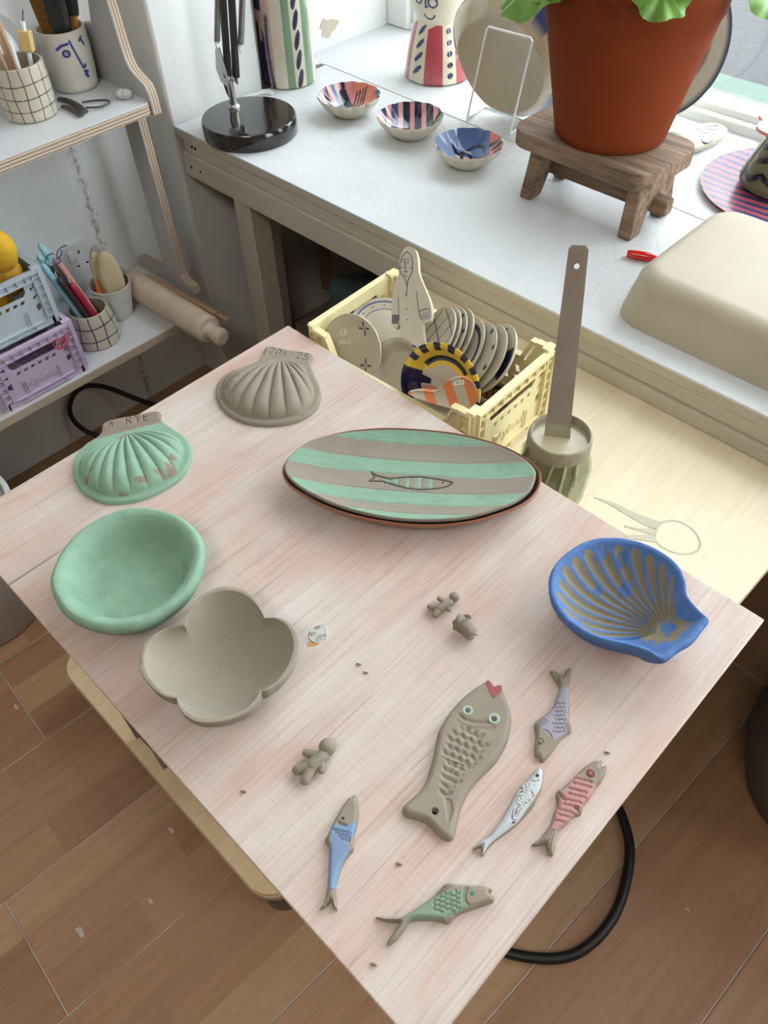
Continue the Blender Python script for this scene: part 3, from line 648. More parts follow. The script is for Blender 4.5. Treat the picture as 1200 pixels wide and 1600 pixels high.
th, W, z0 = slab('clay_fish', 'large grey clay fish with red heart-shaped lips and pressed scales', 'clay fish', left, right, [(528, 92), (545, 106), (560, 100)], tail, o4, s4, 0.0075, 260, 110, gr, edge_r=0.005, dents=[((251, 728), 0.0026, 0.02)])
zt = ZB + 0.0075
def at4(a, b, z): return G(o4[0] + a / s4, o4[1] + b / s4, z)
lp = smoothloop([at4(a, b, zt)[:2] for a, b in ((505, 80), (516, 74), (530, 90), (543, 106), (556, 101), (570, 98), (580, 104), (580, 122), (562, 140), (543, 157), (527, 140), (513, 110))], 40)
build('lips', MB().prism(lp, zt - 0.004, zt + 0.0006, col=S(150, 84, 84)), 'clay', th, label='dusty red heart-shaped lips')
for a, b, r in ((413, 221, 22), (543, 262, 24)):
    c = at4(a, b, zt); rr = r / s4 * 0.00062
    e = build('eye', MB().lathe([(rr, zt - 0.003), (rr, zt + 0.0002), (rr * 0.85, zt + 0.0008), (rr * 0.55, zt + 0.0004), (0, zt + 0.0004)], (c[0], c[1], 0), 22, col=S(168, 184, 164)), 'clay', th, label='pale green eye with grey pupil')
    build('pupil', MB().lathe([(rr * 0.5, zt), (rr * 0.5, zt + 0.0007), (0, zt + 0.0009)], (c[0] + 0.0002, c[1], 0), 14, col=S(86, 88, 94)), 'clay', e)
c = at4(251, 728, zt); build('hanging_hole', MB().lathe([(0.0026, zt - 0.0066), (0.0026, zt - 0.0064), (0, zt - 0.0064)], (c[0], c[1], 0), 18), 'hole_dark', th, label='round hanging hole through the tail')
# lilac fish -------------------------------------------------------------
left = [(745, 446), (743, 400), (748, 340), (742, 290), (768, 262), (800, 240), (830, 205), (850, 160), (862, 108), (838, 62), (816, 24)]
right = [(786, 476), (812, 450), (842, 410), (872, 370), (902, 342), (928, 320), (914, 262), (915, 220), (912, 160), (912, 100), (924, 45), (924, 8)]
LIL = S(150, 146, 158)
gr = [([(775, 328), (795, 328), (815, 345), (826, 370)], 0.0006, 0.0008)]
for r in range(8):
    for j in range(3): gr.append((arc(838 + j * 18 - r * 0 + (r % 2) * 8, 330 - r * 20, 9, 20, 160, 4), 0.0005, 0.0007))
for k in range(5): gr.append(([(748 + k * 8, 300 - k * 7), (765 + k * 9, 318 - k * 9)], 0.0006, 0.0007)); gr.append(([(926 - k * 8, 312 + k * 6), (890 - k * 4, 300 + k * 8)], 0.0005, 0.0006))
for k in range(4): gr.append(([(870 - k * 3, 95), (832 + k * 10, 32 + k * 3)], 0.0005, 0.0007)); gr.append(([(890 + k * 5, 95), (908 + k * 4, 22)], 0.0005, 0.0007))
gr.append((arc(768, 382, 13, 0, 360, 12), 0.0005, 0.0008))
pol = [(770, 318), (800, 325), (830, 370), (905, 330), (905, 250), (912, 105), (862, 108), (850, 165), (825, 220), (790, 255), (765, 290)]
th, W, z0 = slab('clay_fish', 'grey clay fish with lilac-grey body and feathery forked tail', 'clay fish', left, right, [(758, 452), (770, 470)], [(845, 28), (868, 40), (884, 58), (895, 30), (908, 14)], o4, s4, 0.006, 240, 84, gr, lambda px, F, H: painted(CL, LIL, inpoly(px, pol), px, 0.06, 0.2))
c = at4(768, 382, ZB + 0.006); disc_on(th, 'eye', c, 0.0016, ZB + 0.0055, S(70, 64, 60), label='small dark eye')
# white fish -------------------------------------------------------------
left = [(752, 508), (728, 538), (700, 570), (665, 602), (632, 660), (602, 720), (578, 762), (548, 800), (522, 838), (480, 862), (436, 903)]
right = [(784, 514), (786, 560), (776, 610), (757, 650), (740, 690), (702, 736), (660, 780), (602, 826), (552, 862), (520, 892), (490, 936)]
WHT = S(186, 190, 194); spk = []
for k in range(110):
    t_ = random.random(); cx, cy = 715 - 90 * t_ + random.uniform(-1, 1) * (38 - 22 * t_) * 0.9, 600 + 170 * t_ + random.uniform(-12, 12)
    spk.append((cx, cy))
def colw(px, F, H):
    m = vnoise(px[:, 0], px[:, 1], 0.03, 3) > 0.22; line = (px[:, 0] - 786) * (0.86) + (px[:, 1] - 560) * (0.51); side = ((px[:, 0] - 785) * 0.80 + (px[:, 1] - 560) * 0.60) < -14 + 0
    edge = (H > 0.0035); m = m & edge & (((px[:, 0] - 640) * 0.83 + (px[:, 1] - 780) * 0.56) < 14)
    C = mixcol(CL, WHT, m * 0.92)
    return C
th, W, z0 = slab('clay_fish', 'slim grey clay fish brushed white with dark speckled scales', 'clay fish', left, right, [(768, 504)], [(445, 905), (478, 893), (482, 915), (480, 938)], o4, s4, 0.007, 180, 56, [(arc(742, 560, 24, 40, 130, 6), 0.0006, 0.0008)], colw, dents=[(p, 0.0006, 0.0007) for p in spk], edge_r=0.005)
c = at4(757, 542, ZB + 0.007); disc_on(th, 'eye', c, 0.0013, ZB + 0.0068, S(40, 36, 36), label='small dark eye')
sp_ = MB()
for p in spk[:70]:
    c = at4(*p, ZB + 0.0068); sp_.lathe([(0.0005, ZB + 0.0035), (0.0005, ZB + 0.0066), (0, ZB + 0.0067)], (c[0], c[1], 0), 6, col=S(84, 78, 78))
build('speckles', sp_, 'clay', th, kind='stuff')
# pink fish -------------------------------------------------------------
left = [(1078, 468), (1040, 472), (1000, 492), (950, 536), (905, 580), (880, 606), (850, 626), (855, 690), (840, 722), (820, 782), (800, 812), (768, 850), (726, 884)]
right = [(1100, 488), (1096, 522), (1076, 570), (1046, 602), (1020, 650), (986, 690), (972, 735), (936, 746), (902, 780), (870, 806), (855, 826), (852, 862), (845, 910), (832, 940)]
PNK = S(178, 134, 130); pol = [(950, 536), (975, 548), (1048, 588), (1022, 645), (985, 685), (940, 735), (900, 778), (864, 812), (824, 796), (846, 720), (876, 640), (902, 592)]
gr = []
for r in range(9):
    for j in range(4):
        cx, cy = 950 - r * 12 + j * 24 + (r % 2) * 10 - 10, 562 + r * 26 + j * 6
        gr.append(([(cx - 7, cy - 3), (cx + 7, cy + 4)], 0.0007, 0.0012))
for k in range(4): gr.append(([(856 + k * 7, 632 + k * 10), (876 + k * 4, 648 + k * 8)], 0.0008, 0.001)); gr.append(([(965 - k * 8, 735 - k * 4), (950 - k * 4, 705)], 0.0008, 0.001)); gr.append(([(806 + k * 10, 820), (755 + k * 20, 875 + k * 6)], 0.0006, 0.0008))
th, W, z0 = slab('clay_fish', 'grey clay fish with pink painted body and open mouth', 'clay fish', left, right, [(1068, 504)], [(745, 890), (772, 884), (797, 880), (804, 905), (808, 930)], o4, s4, 0.0065, 250, 84, gr, lambda px, F, H: painted(CL, PNK, inpoly(px, pol), px, 0.05, 0.2))
c = at4(1019, 532, ZB + 0.0065); disc_on(th, 'eye', c, 0.0034, ZB + 0.0062, S(112, 68, 60), 'clay', label='red-brown ringed eye'); disc_on(th, 'pupil', c, 0.0014, ZB + 0.0066, S(150, 110, 100), 'clay')
# blue fish -------------------------------------------------------------
o5, s5 = (460, 1220), 3.529
left = [(310, 84), (270, 130), (236, 190), (202, 250), (186, 290), (168, 325), (186, 362), (190, 400), (186, 500), (178, 600), (160, 670), (136, 710)]
right = [(338, 78), (350, 112), (355, 180), (345, 250), (331, 300), (328, 376), (300, 412), (270, 460), (250, 510), (235, 560), (229, 612), (232, 665), (238, 716)]
BLF = S(120, 140, 170); pol = [(195, 258), (222, 236), (262, 250), (310, 232), (345, 225), (333, 290), (300, 330), (305, 385), (268, 450), (248, 510), (232, 598), (178, 598), (186, 500), (191, 400), (195, 350), (200, 300)]
gr = [([(246, 240), (262, 250), (284, 255)], 0.0009, 0.0014)]
for r in range(4):
    for j in range(6 - r): gr.append(([(216 + j * 18 + r * 14, 275 + r * 18 + j * 4), (224 + j * 18 + r * 14, 281 + r * 18 + j * 4)], 0.0006, 0.001))
for k in range(5): gr.append(([(328 - k * 1, 320 + k * 11), (306, 335 + k * 11)], 0.0005, 0.0007)); gr.append(([(172 + k * 3, 330 - k * 9), (190, 325 - k * 8)], 0.0005, 0.0007)); gr.append(([(190 + k * 8, 605), (152 + k * 20, 690 - abs(k - 2) * 8)], 0.0005, 0.0008))
th, W, z0 = slab('clay_fish', 'grey clay fish with pale blue painted body and plain head', 'clay fish', left, right, [(318, 90), (325, 80)], [(165, 700), (185, 682), (200, 664), (208, 690), (222, 706)], o5, s5, 0.0065, 240, 84, gr, lambda px, F, H: painted(CL, BLF, inpoly(px, pol), px, 0.04, 0.16))
c = G(o5[0] + 268 / s5, o5[1] + 206 / s5, ZB + 0.0065); disc_on(th, 'eye', c, 0.0014, ZB + 0.006, S(36, 32, 30), label='small black eye')
# green fish -------------------------------------------------------------
left = [(1066, 588), (1040, 581), (980, 577), (900, 571), (836, 566), (800, 600), (770, 635), (720, 670), (650, 716), (602, 745), (520, 756), (449, 745)]
right = [(1104, 642), (1098, 666), (1050, 686), (960, 716), (900, 742), (852, 786), (800, 776), (720, 768), (640, 778), (600, 832), (560, 882), (512, 912)]
pol = [(925, 598), (948, 610), (945, 660), (955, 700), (900, 728), (860, 750), (780, 765), (640, 775), (605, 745), (660, 715), (725, 668), (775, 635), (850, 605)]
gr = [([(950, 600), (938, 640), (942, 675), (958, 690)], 0.0008, 0.0012), ([(935, 598), (924, 640), (930, 680)], 0.0006, 0.0008), ([(1066, 588), (1070, 620), (1090, 650)], 0.0008, 0.001)]
for r in range(5):
    for j in range(4): gr.append((arc(900 - r * 30, 618 + j * 27 + (r % 2) * 12 - 0 + r * 3, 13, 50, 200, 6), 0.0006, 0.0009))
for k in range(6): gr.append(([(840 - k * 12, 572 + k * 11), (868 - k * 12, 585 + k * 9)], 0.0005, 0.0007)); gr.append(([(850 + k * 8, 780 - k * 6), (835 + k * 8, 755 - k * 4)], 0.0005, 0.0006)); gr.append(([(600 - k * 4, 752 + k * 4), (460 + k * 12, 750 + k * 3 + (k > 2) * 60)], 0.0005, 0.0007))
th, W, z0 = slab('clay_fish', 'grey clay fish with pale green scaled body and frowning mouth', 'clay fish', left, right, [(1094, 600), (1078, 622)], [(450, 756), (500, 775), (560, 782), (580, 783), (562, 810), (538, 845), (512, 885)], o5, s5, 0.007, 250, 84, gr, lambda px, F, H: painted(CL, S(126, 146, 124), inpoly(px, pol), px, 0.03, 0.2))
c = G(o5[0] + 980 / s5, o5[1] + 621 / s5, ZB + 0.007); disc_on(th, 'eye', c, 0.0017, ZB + 0.0066, S(60, 104, 90), label='dark green eye')
# little clay figures -----------------------------------------------------
def skin(name, jts, edges, mt, th, sub=2):
    base = LOC[th.name]; me = bpy.data.meshes.new(name); me.from_pydata([tuple(np.array(j[:3]) - base) for j in jts], edges, []); 
    o = bpy.data.objects.new(name, me); link(o, th); me.materials.append(MATS[mt])
    a = me.color_attributes.new('Col', 'FLOAT_COLOR', 'POINT')
    m = o.modifiers.new('skin', 'SKIN'); m.use_smooth_shade = True
    for i, j in enumerate(jts): me.skin_vertices[0].data[i].radius = (j[3], j[3])
    me.skin_vertices[0].data[0].use_root = True
    s_ = o.modifiers.new('sub', 'SUBSURF'); s_.levels = sub; s_.render_levels = sub
    LOC[o.name] = base
    return o
mat('clay_plain', CL, 0.82, var=0.10, vscale=60, bmp=0.35, bscale=700, spec=0.25)
o3, s3 = (430, 900), 3.4286
def at3(a, b, z): return np.array(G(o3[0] + a / s3, o3[1] + b / s3, ZB + z))
A3_ = lambda p: np.array(p, float)
def clayman(label, head, hr, neck, chest, hip, armL, armR, legL, legR, k):
    c = at3(*chest, 0); c[2] = ZB; th = thing('clay_figure', label, 'clay figure', c)
    j = [(*at3(*hip, 0.0055), 0.0046 * k), (*at3(*chest, 0.006), 0.0050 * k), (*at3(*neck, 0.0065), 0.0034 * k), (*at3(*armL, 0.0045), 0.0030 * k), (*at3(*armR, 0.0045), 0.0030 * k), (*at3(*legL, 0.0042), 0.0037 * k), (*at3(*legR, 0.0042), 0.0037 * k)]
    b = MB(); J = [A3_(q[:3]) for q in j]; Rr = [q[3] for q in j]
    def limb(p, q, r0, r1):
        d = unit(q - p); t = np.linspace(0, 1, 7); pts = np.concatenate([[p - d * r0 * 0.9, p - d * r0 * 0.6], p + np.outer(t, q - p), [q + d * r1 * 0.55, q + d * r1 * 0.88, q + d * r1 * 0.99]])
        b.tube(pts, [r0 * 0.4, r0 * 0.8] + list(r0 + (r1 - r0) * t) + [r1 * 0.83, r1 * 0.46, r1 * 0.1], 16)
    limb(J[2], J[0], Rr[2] * 1.45, Rr[0] * 1.22)
    sh_ = (J[1] + J[2]) / 2
    for i in (3, 4): limb(sh_, J[i], 0.0036 * k, 0.0031 * k)
    for i in (5, 6): limb(J[0], J[i], 0.0046 * k, 0.0041 * k)
    build('body', b, 'clay_plain', th, smooth=80)
    h = at3(*head, 0); r = hr / s3 * 0.00062
    a = np.linspace(-math.pi / 2, math.pi / 2, 14)
    build('head', MB().lathe([(r * math.cos(t), r * (1 + math.sin(t) * (1 + 0.0))) for t in a], (h[0], h[1], ZB), 24), 'clay_plain', th)
clayman('small clay figure with round head lying alone by the clover bowl', (283, 935), 38, (255, 962), (225, 985), (200, 1015), (166, 948), (250, 1040), (118, 1038), (162, 1092), 1.0)
clayman('tiny clay figure with round head lying beside the clay elephant', (958, 128), 26, (935, 145), (905, 155), (880, 172), (878, 120), (930, 180), (830, 166), (858, 207), 0.72)
c = at3(1015, 265, 0); c[2] = ZB; el = thing('clay_elephant', 'tiny grey clay elephant standing beside a small clay figure', 'clay elephant', c)
E3 = lambda a, b, z, r: (*at3(a, b + 0, z), r)
skin('body', [E3(1030, 285, 0.010, 0.0062), E3(1012, 262, 0.0105, 0.0060), E3(985, 230, 0.012, 0.0056), E3(968, 262, 0.008, 0.0030), E3(962, 290, 0.003, 0.0022),
              E3(1046, 300, 0.009, 0.0056), E3(1052, 330, 0.0022, 0.0028), E3(1025, 338, 0.0022, 0.0028), E3(1010, 315, 0.0022, 0.0028), E3(985, 300, 0.0022, 0.0028)],
     [(0, 1), (1, 2), (2, 3), (3, 4), (0, 5), (5, 6), (5, 7), (1, 8), (1, 9)], 'clay_plain', el)
for (a, b, rt) in ((1024, 226, 0.4), (975, 248, 2.4)):
    q = at3(a, b, 0.0125); build('ear', MB().lathe([(0, -0.001), (0.0040, -0.0006), (0.0044, 0), (0.0040, 0.0008), (0, 0.001)], q, 16, frame=[unit((0.7, 0.7, 0.2)), unit((-0.3, 0.2, 0.9)), unit((0.5, -0.6, 0.4))]), 'clay_plain', el)
build('tail', MB().tube([at3(1050, 300, 0.011), at3(1068, 312, 0.009), at3(1084, 320, 0.007)], [0.0012, 0.001, 0.0006], 6), 'clay_plain', el)
# star shaped outlines on polar grids -----------------------------------------
def polar(center, outline, nth):
    """radius of a traced outline around a centre"""
    c = np.asarray(center)[:2]; o = np.asarray(outline)[:, :2] - c; a = np.arctan2(o[:, 1], o[:, 0]); r = np.hypot(o[:, 0], o[:, 1])
    i = np.argsort(a); a, r = a[i], r[i]; th = np.linspace(-math.pi, math.pi, nth, endpoint=False)
    return th, np.interp(th, np.concatenate([a - 2 * math.pi, a, a + 2 * math.pi]), np.tile(r, 3))
def strokes_of(ch):
    D = {'2': [[(0, .8), (.2, 1), (.6, 1), (.75, .75), (.6, .5), (0, 0), (.8, 0)]], '0': [arc(.4, .5, .42, 0, 360, 14)], '5': [[(.75, 1), (.1, 1), (.05, .58), (.5, .62), (.75, .35), (.55, .03), (0, .05)]],
         'R': [[(0, 0), (0, 1), (.55, 1), (.7, .75), (.55, .52), (0, .5)], [(.3, .5), (.75, 0)]], 'Y': [[(0, 1), (.4, .5), (.8, 1)], [(.4, .5), (.4, 0)]], 'E': [[(.75, 1), (0, 1), (0, 0), (.75, 0)], [(0, .5), (.6, .5)]],
         '.': [[(.3, .5), (.4, .5)]], 'n': [[(0, 0), (.1, .5), (.3, .6), (.5, .5), (.5, 0)]], '-': [[(0, .5), (.7, .5)]], ' ': []}
    return D[ch]
def shell(name, label, outpx, apexpx, off, sc, Hd, colf, text, t0, t1, N=12, group=None):
    W = lambda a, b, z=ZB + 0.004: G(off[0] + a / sc, off[1] + b / sc, z)[:2]
    ol = smoothloop([W(a, b) for a, b in outpx], 300); ctr = ol.mean(0); ap = W(*apexpx, ZB + 0.008)
    th, R = polar(ctr, ol, 460); s_ = np.concatenate([np.linspace(0.004, 0.9, 120), np.linspace(0.907, 1, 26)])
    P = ctr + (s_[:, None, None] * R[None, :, None]) * np.stack([np.cos(th), np.sin(th)], -1)[None]
    F = P.reshape(-1, 2); d = segdist(F, resample(ol, 150, True), True)
    axis = unit(ctr - ap); sd = np.array([-axis[1], axis[0]]); q = F - ap; L = np.hypot(q[:, 0], q[:, 1]); al = q @ axis; ph = np.arctan2(q @ sd, al)
    # shell margin around the fan: ears stay flat
    fan = 1 - sstep(0.98, 1.16, np.abs(ph)); front = sstep(-0.001, 0.020, al) * (0.35 + 0.65 * sstep(0.0, 0.05, al))
    m = np.clip((d - 0.0085) / 0.034, 0, 1); dome = np.sqrt(np.maximum(0, 1 - (1 - m) ** 2)) * fan * front
    ribs = (np.abs(np.cos(ph * N * math.pi / 2.2)) ** 0.6 * 2 - 1.3) * sstep(0.004, 0.04, L) * 0.0020 * sstep(0.001, 0.12, dome) * (0.4 + 0.6 * sstep(0, 0.6, m + 0.2))
    H = heights_edge(d, 0.005, 0.003) + Hd * dome + ribs
    H += 0.0005 * (vnoise(F[:, 0], F[:, 1], 150) - 0.5)
    a0, a1 = W(*t0), W(*t1); ux = (a1 - a0) / len(text); uy = np.array([-ux[1], ux[0]]) * 1.25
    for i, ch in enumerate(text):
        for st_ in strokes_of(ch):
            pl_ = [a0 + ux * (i + 0.75 * x) + uy * (y - 0.5) for x, y in st_]; H -= 0.0016 * np.exp(-(segdist(F, pl_) / 0.0007) ** 2)
    H = np.maximum(H, 0); H[d < 1e-6] = 0
    dm = np.stack([F[:, 0], F[:, 1], ZB + H], 1)
    P3 = dm.reshape(len(s_), 460, 3); P3[-1, :, 2] = ZB
    C = colf(F, d, L, ph, dome, ribs, al)
    b = MB().grid(P3, cv=True, col=C)
    n0 = b.n; b.add([[*ctr, P3[0, :, 2].mean()]], [], C[:460].mean(0)); b.F += [(i, (i + 1) % 460, n0) for i in range(460)]
    return tag(build(name, b, 'clay', None, loc=(*ctr, ZB), smooth=80), label, 'clay shell')
o7, s7 = (60, 520), 2.609
outg = [(932, 54), (1020, 68), (1116, 86), (1110, 122), (1126, 168), (1148, 218), (1152, 262), (1126, 314), (1060, 356), (955, 375), (852, 366), (782, 336), (736, 290), (720, 236), (735, 192), (780, 157), (838, 136), (888, 116), (916, 86)]
shell('clay_shell', 'plain grey clay scallop shell stamped with the year on its hinge', outg, (987, 92), o7, s7, 0.017,
      lambda F, d, L, ph, dome, ribs, al: mixcol(mixcol(CL, CLD, sstep(0.0002, -0.0012, ribs) * 0.35), S(150, 140, 124), vnoise(F[:, 0], F[:, 1], 60) * 0.4), '20n.25', (940, 72), (1108, 102))
outr = [(258, 372), (300, 352), (400, 332), (490, 318), (500, 352), (545, 385), (605, 430), (625, 478), (612, 540), (572, 596), (500, 642), (420, 676), (330, 692), (250, 686), (190, 656), (152, 612), (138, 560), (150, 502), (188, 455), (236, 424), (256, 400)]
def colr(F, d, L, ph, dome, ribs, al):
    n = vnoise(F[:, 0], F[:, 1], 90, 4); ex = np.zeros(len(F))
    ex += sstep(0.036, 0.010, L) * (np.abs(ph) < 0.7) * (0.36 + 0.25 * sstep(0.0, -0.001, ribs)) * (al > 0.0)  # bare round the beak
    ex += ((ph > -0.1) & (ph < 0.75)) * sstep(0.018, 0.013, np.abs(d - 0.012)) * 0.0
    ex += sstep(0.006, 0.014, L - 0.050) * sstep(-0.0003, -0.001, ribs) * 0.12
    ear = sstep(0.0, -0.003, al) * 1.0
    lower = (ph * PH < 0.55) & (ph * PH > -0.25) & (d > 0.007) & (d < 0.017); ex += lower * 0.28
    ex += ((ph * PH < -0.25) & (d > 0.007) & (d < 0.012)) * 0.12
    mk = np.clip(((n + ex) - 0.80) * 9, 0, 1); mk = np.maximum(mk, ear); return mixcol(mixcol(GRN, S(122, 154, 132), vnoise(F[:, 0], F[:, 1], 300) * 0.6), S(136, 122, 108), mk)
PH = 1.0
shell('clay_shell', 'mint green painted clay scallop shell stamped RYE on its hinge', outr, (356, 396), o7, s7, 0.019, colr, 'n RYE', (285, 372), (462, 340))
# ------------------------------------------------------------------ dishes on the board
def dish(name, label, cat, outline, rows, nth, z0, colf=None, m='clay_brushed', p=2.0, hf=None, parent=None, ctr=None, smooth=60, wob=0.0):
    """rows: [(s, z, side)] from the inner centre over the rim to the underside; the plan shape relaxes to round toward the centre"""
    ol = np.asarray(outline)[:, :2]; c = ol.mean(0) if ctr is None else np.asarray(ctr)[:2]
    th, R = polar(c, ol, nth); Rm = R.mean(); P = []; sides = []
    for s_, z, sd in rows:
        k = min(1, s_) ** p; rr = s_ * ((1 - k) * Rm + k * R)
        P.append(np.stack([c[0] + rr * np.cos(th), c[1] + rr * np.sin(th), np.full(nth, z0 + z)], -1)); sides.append(sd)
    P = np.array(P); F = P.reshape(-1, 3); sd = np.repeat(sides, nth); s_all = np.repeat([r[0] for r in rows], nth)
    d = segdist(F[:, :2], resample(ol, 120, True), True)
    if hf is not None: F[:, 2] += hf(F, sd, s_all, d)
    if wob: F[:, 2] += wob * (vnoise(F[:, 0], F[:, 1], 60, 2) - 0.5) * (s_all > 0.3)
    F[:, 2] = np.maximum(F[:, 2], z0 + 0.0002)
    C = colf(F, sd, s_all, d) if colf else np.broadcast_to(np.array(CL), (len(F), 3))
    b = MB().grid(F.reshape(P.shape), cv=True, col=np.asarray(C))
    if parent is not None: return build(name, b, m, parent, smooth=smooth)
    return tag(build(name, b, m, None, loc=(*c, z0), smooth=smooth), label, cat)
def interp_rows(pts, n, side): 
    pts = np.asarray(pts, float); t = np.concatenate([[0], np.cumsum(np.hypot(*np.diff(pts, axis=0).T))]); q = np.linspace(0, t[-1], n)
    sm_ = smoothloop(np.stack([pts[:, 0], pts[:, 1] * 12], 1), n, False)
    return [(a, b / 12, side) for a, b in sm_]
o8, s8 = (50, 770), 2.667
# clover bowl
zr = 0.038
out = [G(o8[0] + a / s8, o8[1] + b / s8, ZB + zr) for a, b in ((637, 553), (648, 500), (690, 440), (750, 402), (810, 389), (880, 405), (930, 445), (960, 498), (967, 524), (1020, 519), (1072, 540), (1105, 590), (1112, 645), (1088, 720), (1042, 782), (985, 822), (957, 824), (940, 868), (890, 918), (800, 952), (705, 958), (642, 932), (608, 890), (603, 858), (540, 843), (482, 792), (448, 730), (450, 662), (482, 610), (540, 572), (600, 558))]
rows = interp_rows([(0.005, 0.006), (0.3, 0.0075), (0.55, 0.013), (0.75, 0.022), (0.88, 0.031), (0.945, zr)], 70, 0) + [(0.948, zr + 0.0004, 0), (0.96, zr + 0.0005, 1), (0.994, zr + 0.0002, 1), (1.0, zr - 0.0010, 1), (1.0, zr - 0.003, 1)] + interp_rows([(0.985, zr - 0.010), (0.93, 0.022), (0.78, 0.013), (0.6, 0.004), (0.5, 0.0005)], 24, 1) + [(0.25, 0.0, 1), (0.004, 0.0, 1)]
dish('clover_bowl', 'plain grey clay bowl shaped like a four-lobed clover', 'bowl', resample(np.concatenate([smoothloop(np.array(out)[i:j + 1] if j < 31 else np.array(out + out[:1])[i:], 60, False)[:-1] for i, j in ((0, 8), (8, 16), (16, 23), (23, 31))]), 500, True), rows, 520, ZB, lambda F, sd, s_, d: mixcol(S(147, 139, 123), CLD, (vnoise(F[:, 0], F[:, 1], 400, 2) > 0.87) * 0.6), p=4.0)
# green oval dish
zr = 0.036
out = smoothloop([G(o8[0] + a / s8, o8[1] + b / s8, ZB + zr) for a, b in ((70, 378), (84, 310), (130, 220), (210, 140), (330, 75), (440, 54), (540, 64), (630, 100), (695, 160), (718, 232), (704, 320), (665, 400), (590, 475), (490, 535), (380, 566), (270, 562), (170, 525), (105, 465))], 300)
rows = interp_rows([(0.005, 0.006), (0.35, 0.0062), (0.58, 0.0072), (0.66, 0.012), (0.77, 0.028), (0.84, 0.0345)], 90, 0) + interp_rows([(0.89, 0.0362), (0.94, 0.0366), (0.985, 0.034), (1.0, 0.030)], 14, 1) + interp_rows([(0.99, 0.026), (0.92, 0.018), (0.8, 0.009), (0.68, 0.002), (0.62, 0.0)], 22, 1) + [(0.3, 0.0, 1), (0.004, 0.0, 1)]
dish('oval_dish', 'mint green oval clay dish with rolled rim and brushed swirls', 'dish', out, rows, 360, ZB, lambda F, sd, s_, d: mixcol(GRN, S(120, 152, 130), vnoise(F[:, 0], F[:, 1], 90, 3)), p=2.0,
     hf=lambda F, sd, s_, d: 0.00009 * np.sin(s_ * 150 + 2 * np.sin(np.arctan2(F[:, 1] - F[:, 1].mean(), F[:, 0] - F[:, 0].mean()) * 3)) * (sd == 0) + 0.0006 * (vnoise(F[:, 0], F[:, 1], 70, 2) - 0.5))
# blue scallop dish
o9, s9 = (820, 800), 3.158; zr = 0.040
out = smoothloop([G(o9[0] + a / s9, o9[1] + b / s9, ZB + zr) for a, b in ((400, 122), (500, 128), (600, 155), (690, 202), (760, 262), (795, 340), (806, 412), (850, 470), (902, 520), (912, 537), (880, 580), (832, 640), (765, 680), (700, 728), (660, 726), (615, 695), (520, 662), (400, 636), (300, 600), (200, 532), (142, 452), (120, 370), (130, 290), (180, 220), (258, 162), (330, 132))], 320)
hp = G(o9[0] + 700 / s9, o9[1] + 590 / s9, ZB + 0.014)[:2]; cf = G(o9[0] + 400 / s9, o9[1] + 330 / s9, ZB + 0.012)[:2]; axb = unit(cf - hp); sdb = np.array([-axb[1], axb[0]])
def fanb(F): q = F[:, :2] - hp; return np.hypot(q[:, 0], q[:, 1]), np.arctan2(q @ sdb, q @ axb)
NB = 15; SPAN = 2.35
def hfb(F, sd, s_, d):
    L, ph = fanb(F); rb = np.cos(ph * NB * 2 * math.pi / SPAN); w_ = sstep(0.007, 0.013, d) * sstep(0.004, 0.02, L) * (np.abs(ph) < SPAN / 2) * (sd == 0)
    return 0.0013 * rb * w_ + 0.0006 * (vnoise(F[:, 0], F[:, 1], 260, 2) - 0.5)
def colb(F, sd, s_, d):
    L, ph = fanb(F); rb = np.cos(ph * NB * 2 * math.pi / SPAN); n = vnoise(F[:, 0], F[:, 1], 170, 3); n2 = vnoise(F[:, 0], F[:, 1], 60, 2)
    bare = (sd == 0) & (d > 0.0068 + 0.0048 * ((1 + rb) / 2) ** 1.5) & (np.abs(ph) < SPAN / 2 - 0.06)
    g_ = np.clip((-rb + 0.72 + (n - 0.5) * 0.9 - 1.6 * (n2 > 0.73)) * 5, 0, 1) * bare * sstep(0.002, 0.012, L)
    beak = (sd == 0) & (d > 0.010) & (L < 0.024) & ~((L < 0.006)); g_ = np.maximum(g_, beak * np.clip((n - 0.38) * 10, 0, 1))
    return mixcol(mixcol(BLU, S(74, 104, 152), n), S(132, 122, 100), g_)
rows = interp_rows([(0.005, 0.010), (0.3, 0.0105), (0.5, 0.014), (0.68, 0.021), (0.82, 0.031), (0.90, 0.0375)], 110, 0) + interp_rows([(0.92, 0.0395), (0.96, 0.0405), (0.99, 0.0395), (1.0, 0.037)], 12, 1) + interp_rows([(0.99, 0.033), (0.92, 0.025), (0.8, 0.014), (0.6, 0.004), (0.5, 0.0)], 22, 1) + [(0.25, 0.0, 1), (0.004, 0.0, 1)]
dish('scallop_dish', 'bright blue painted scallop-shell dish with bare clay ribs', 'dish', out, rows, 640, ZB, colb, p=1.2, hf=hfb)
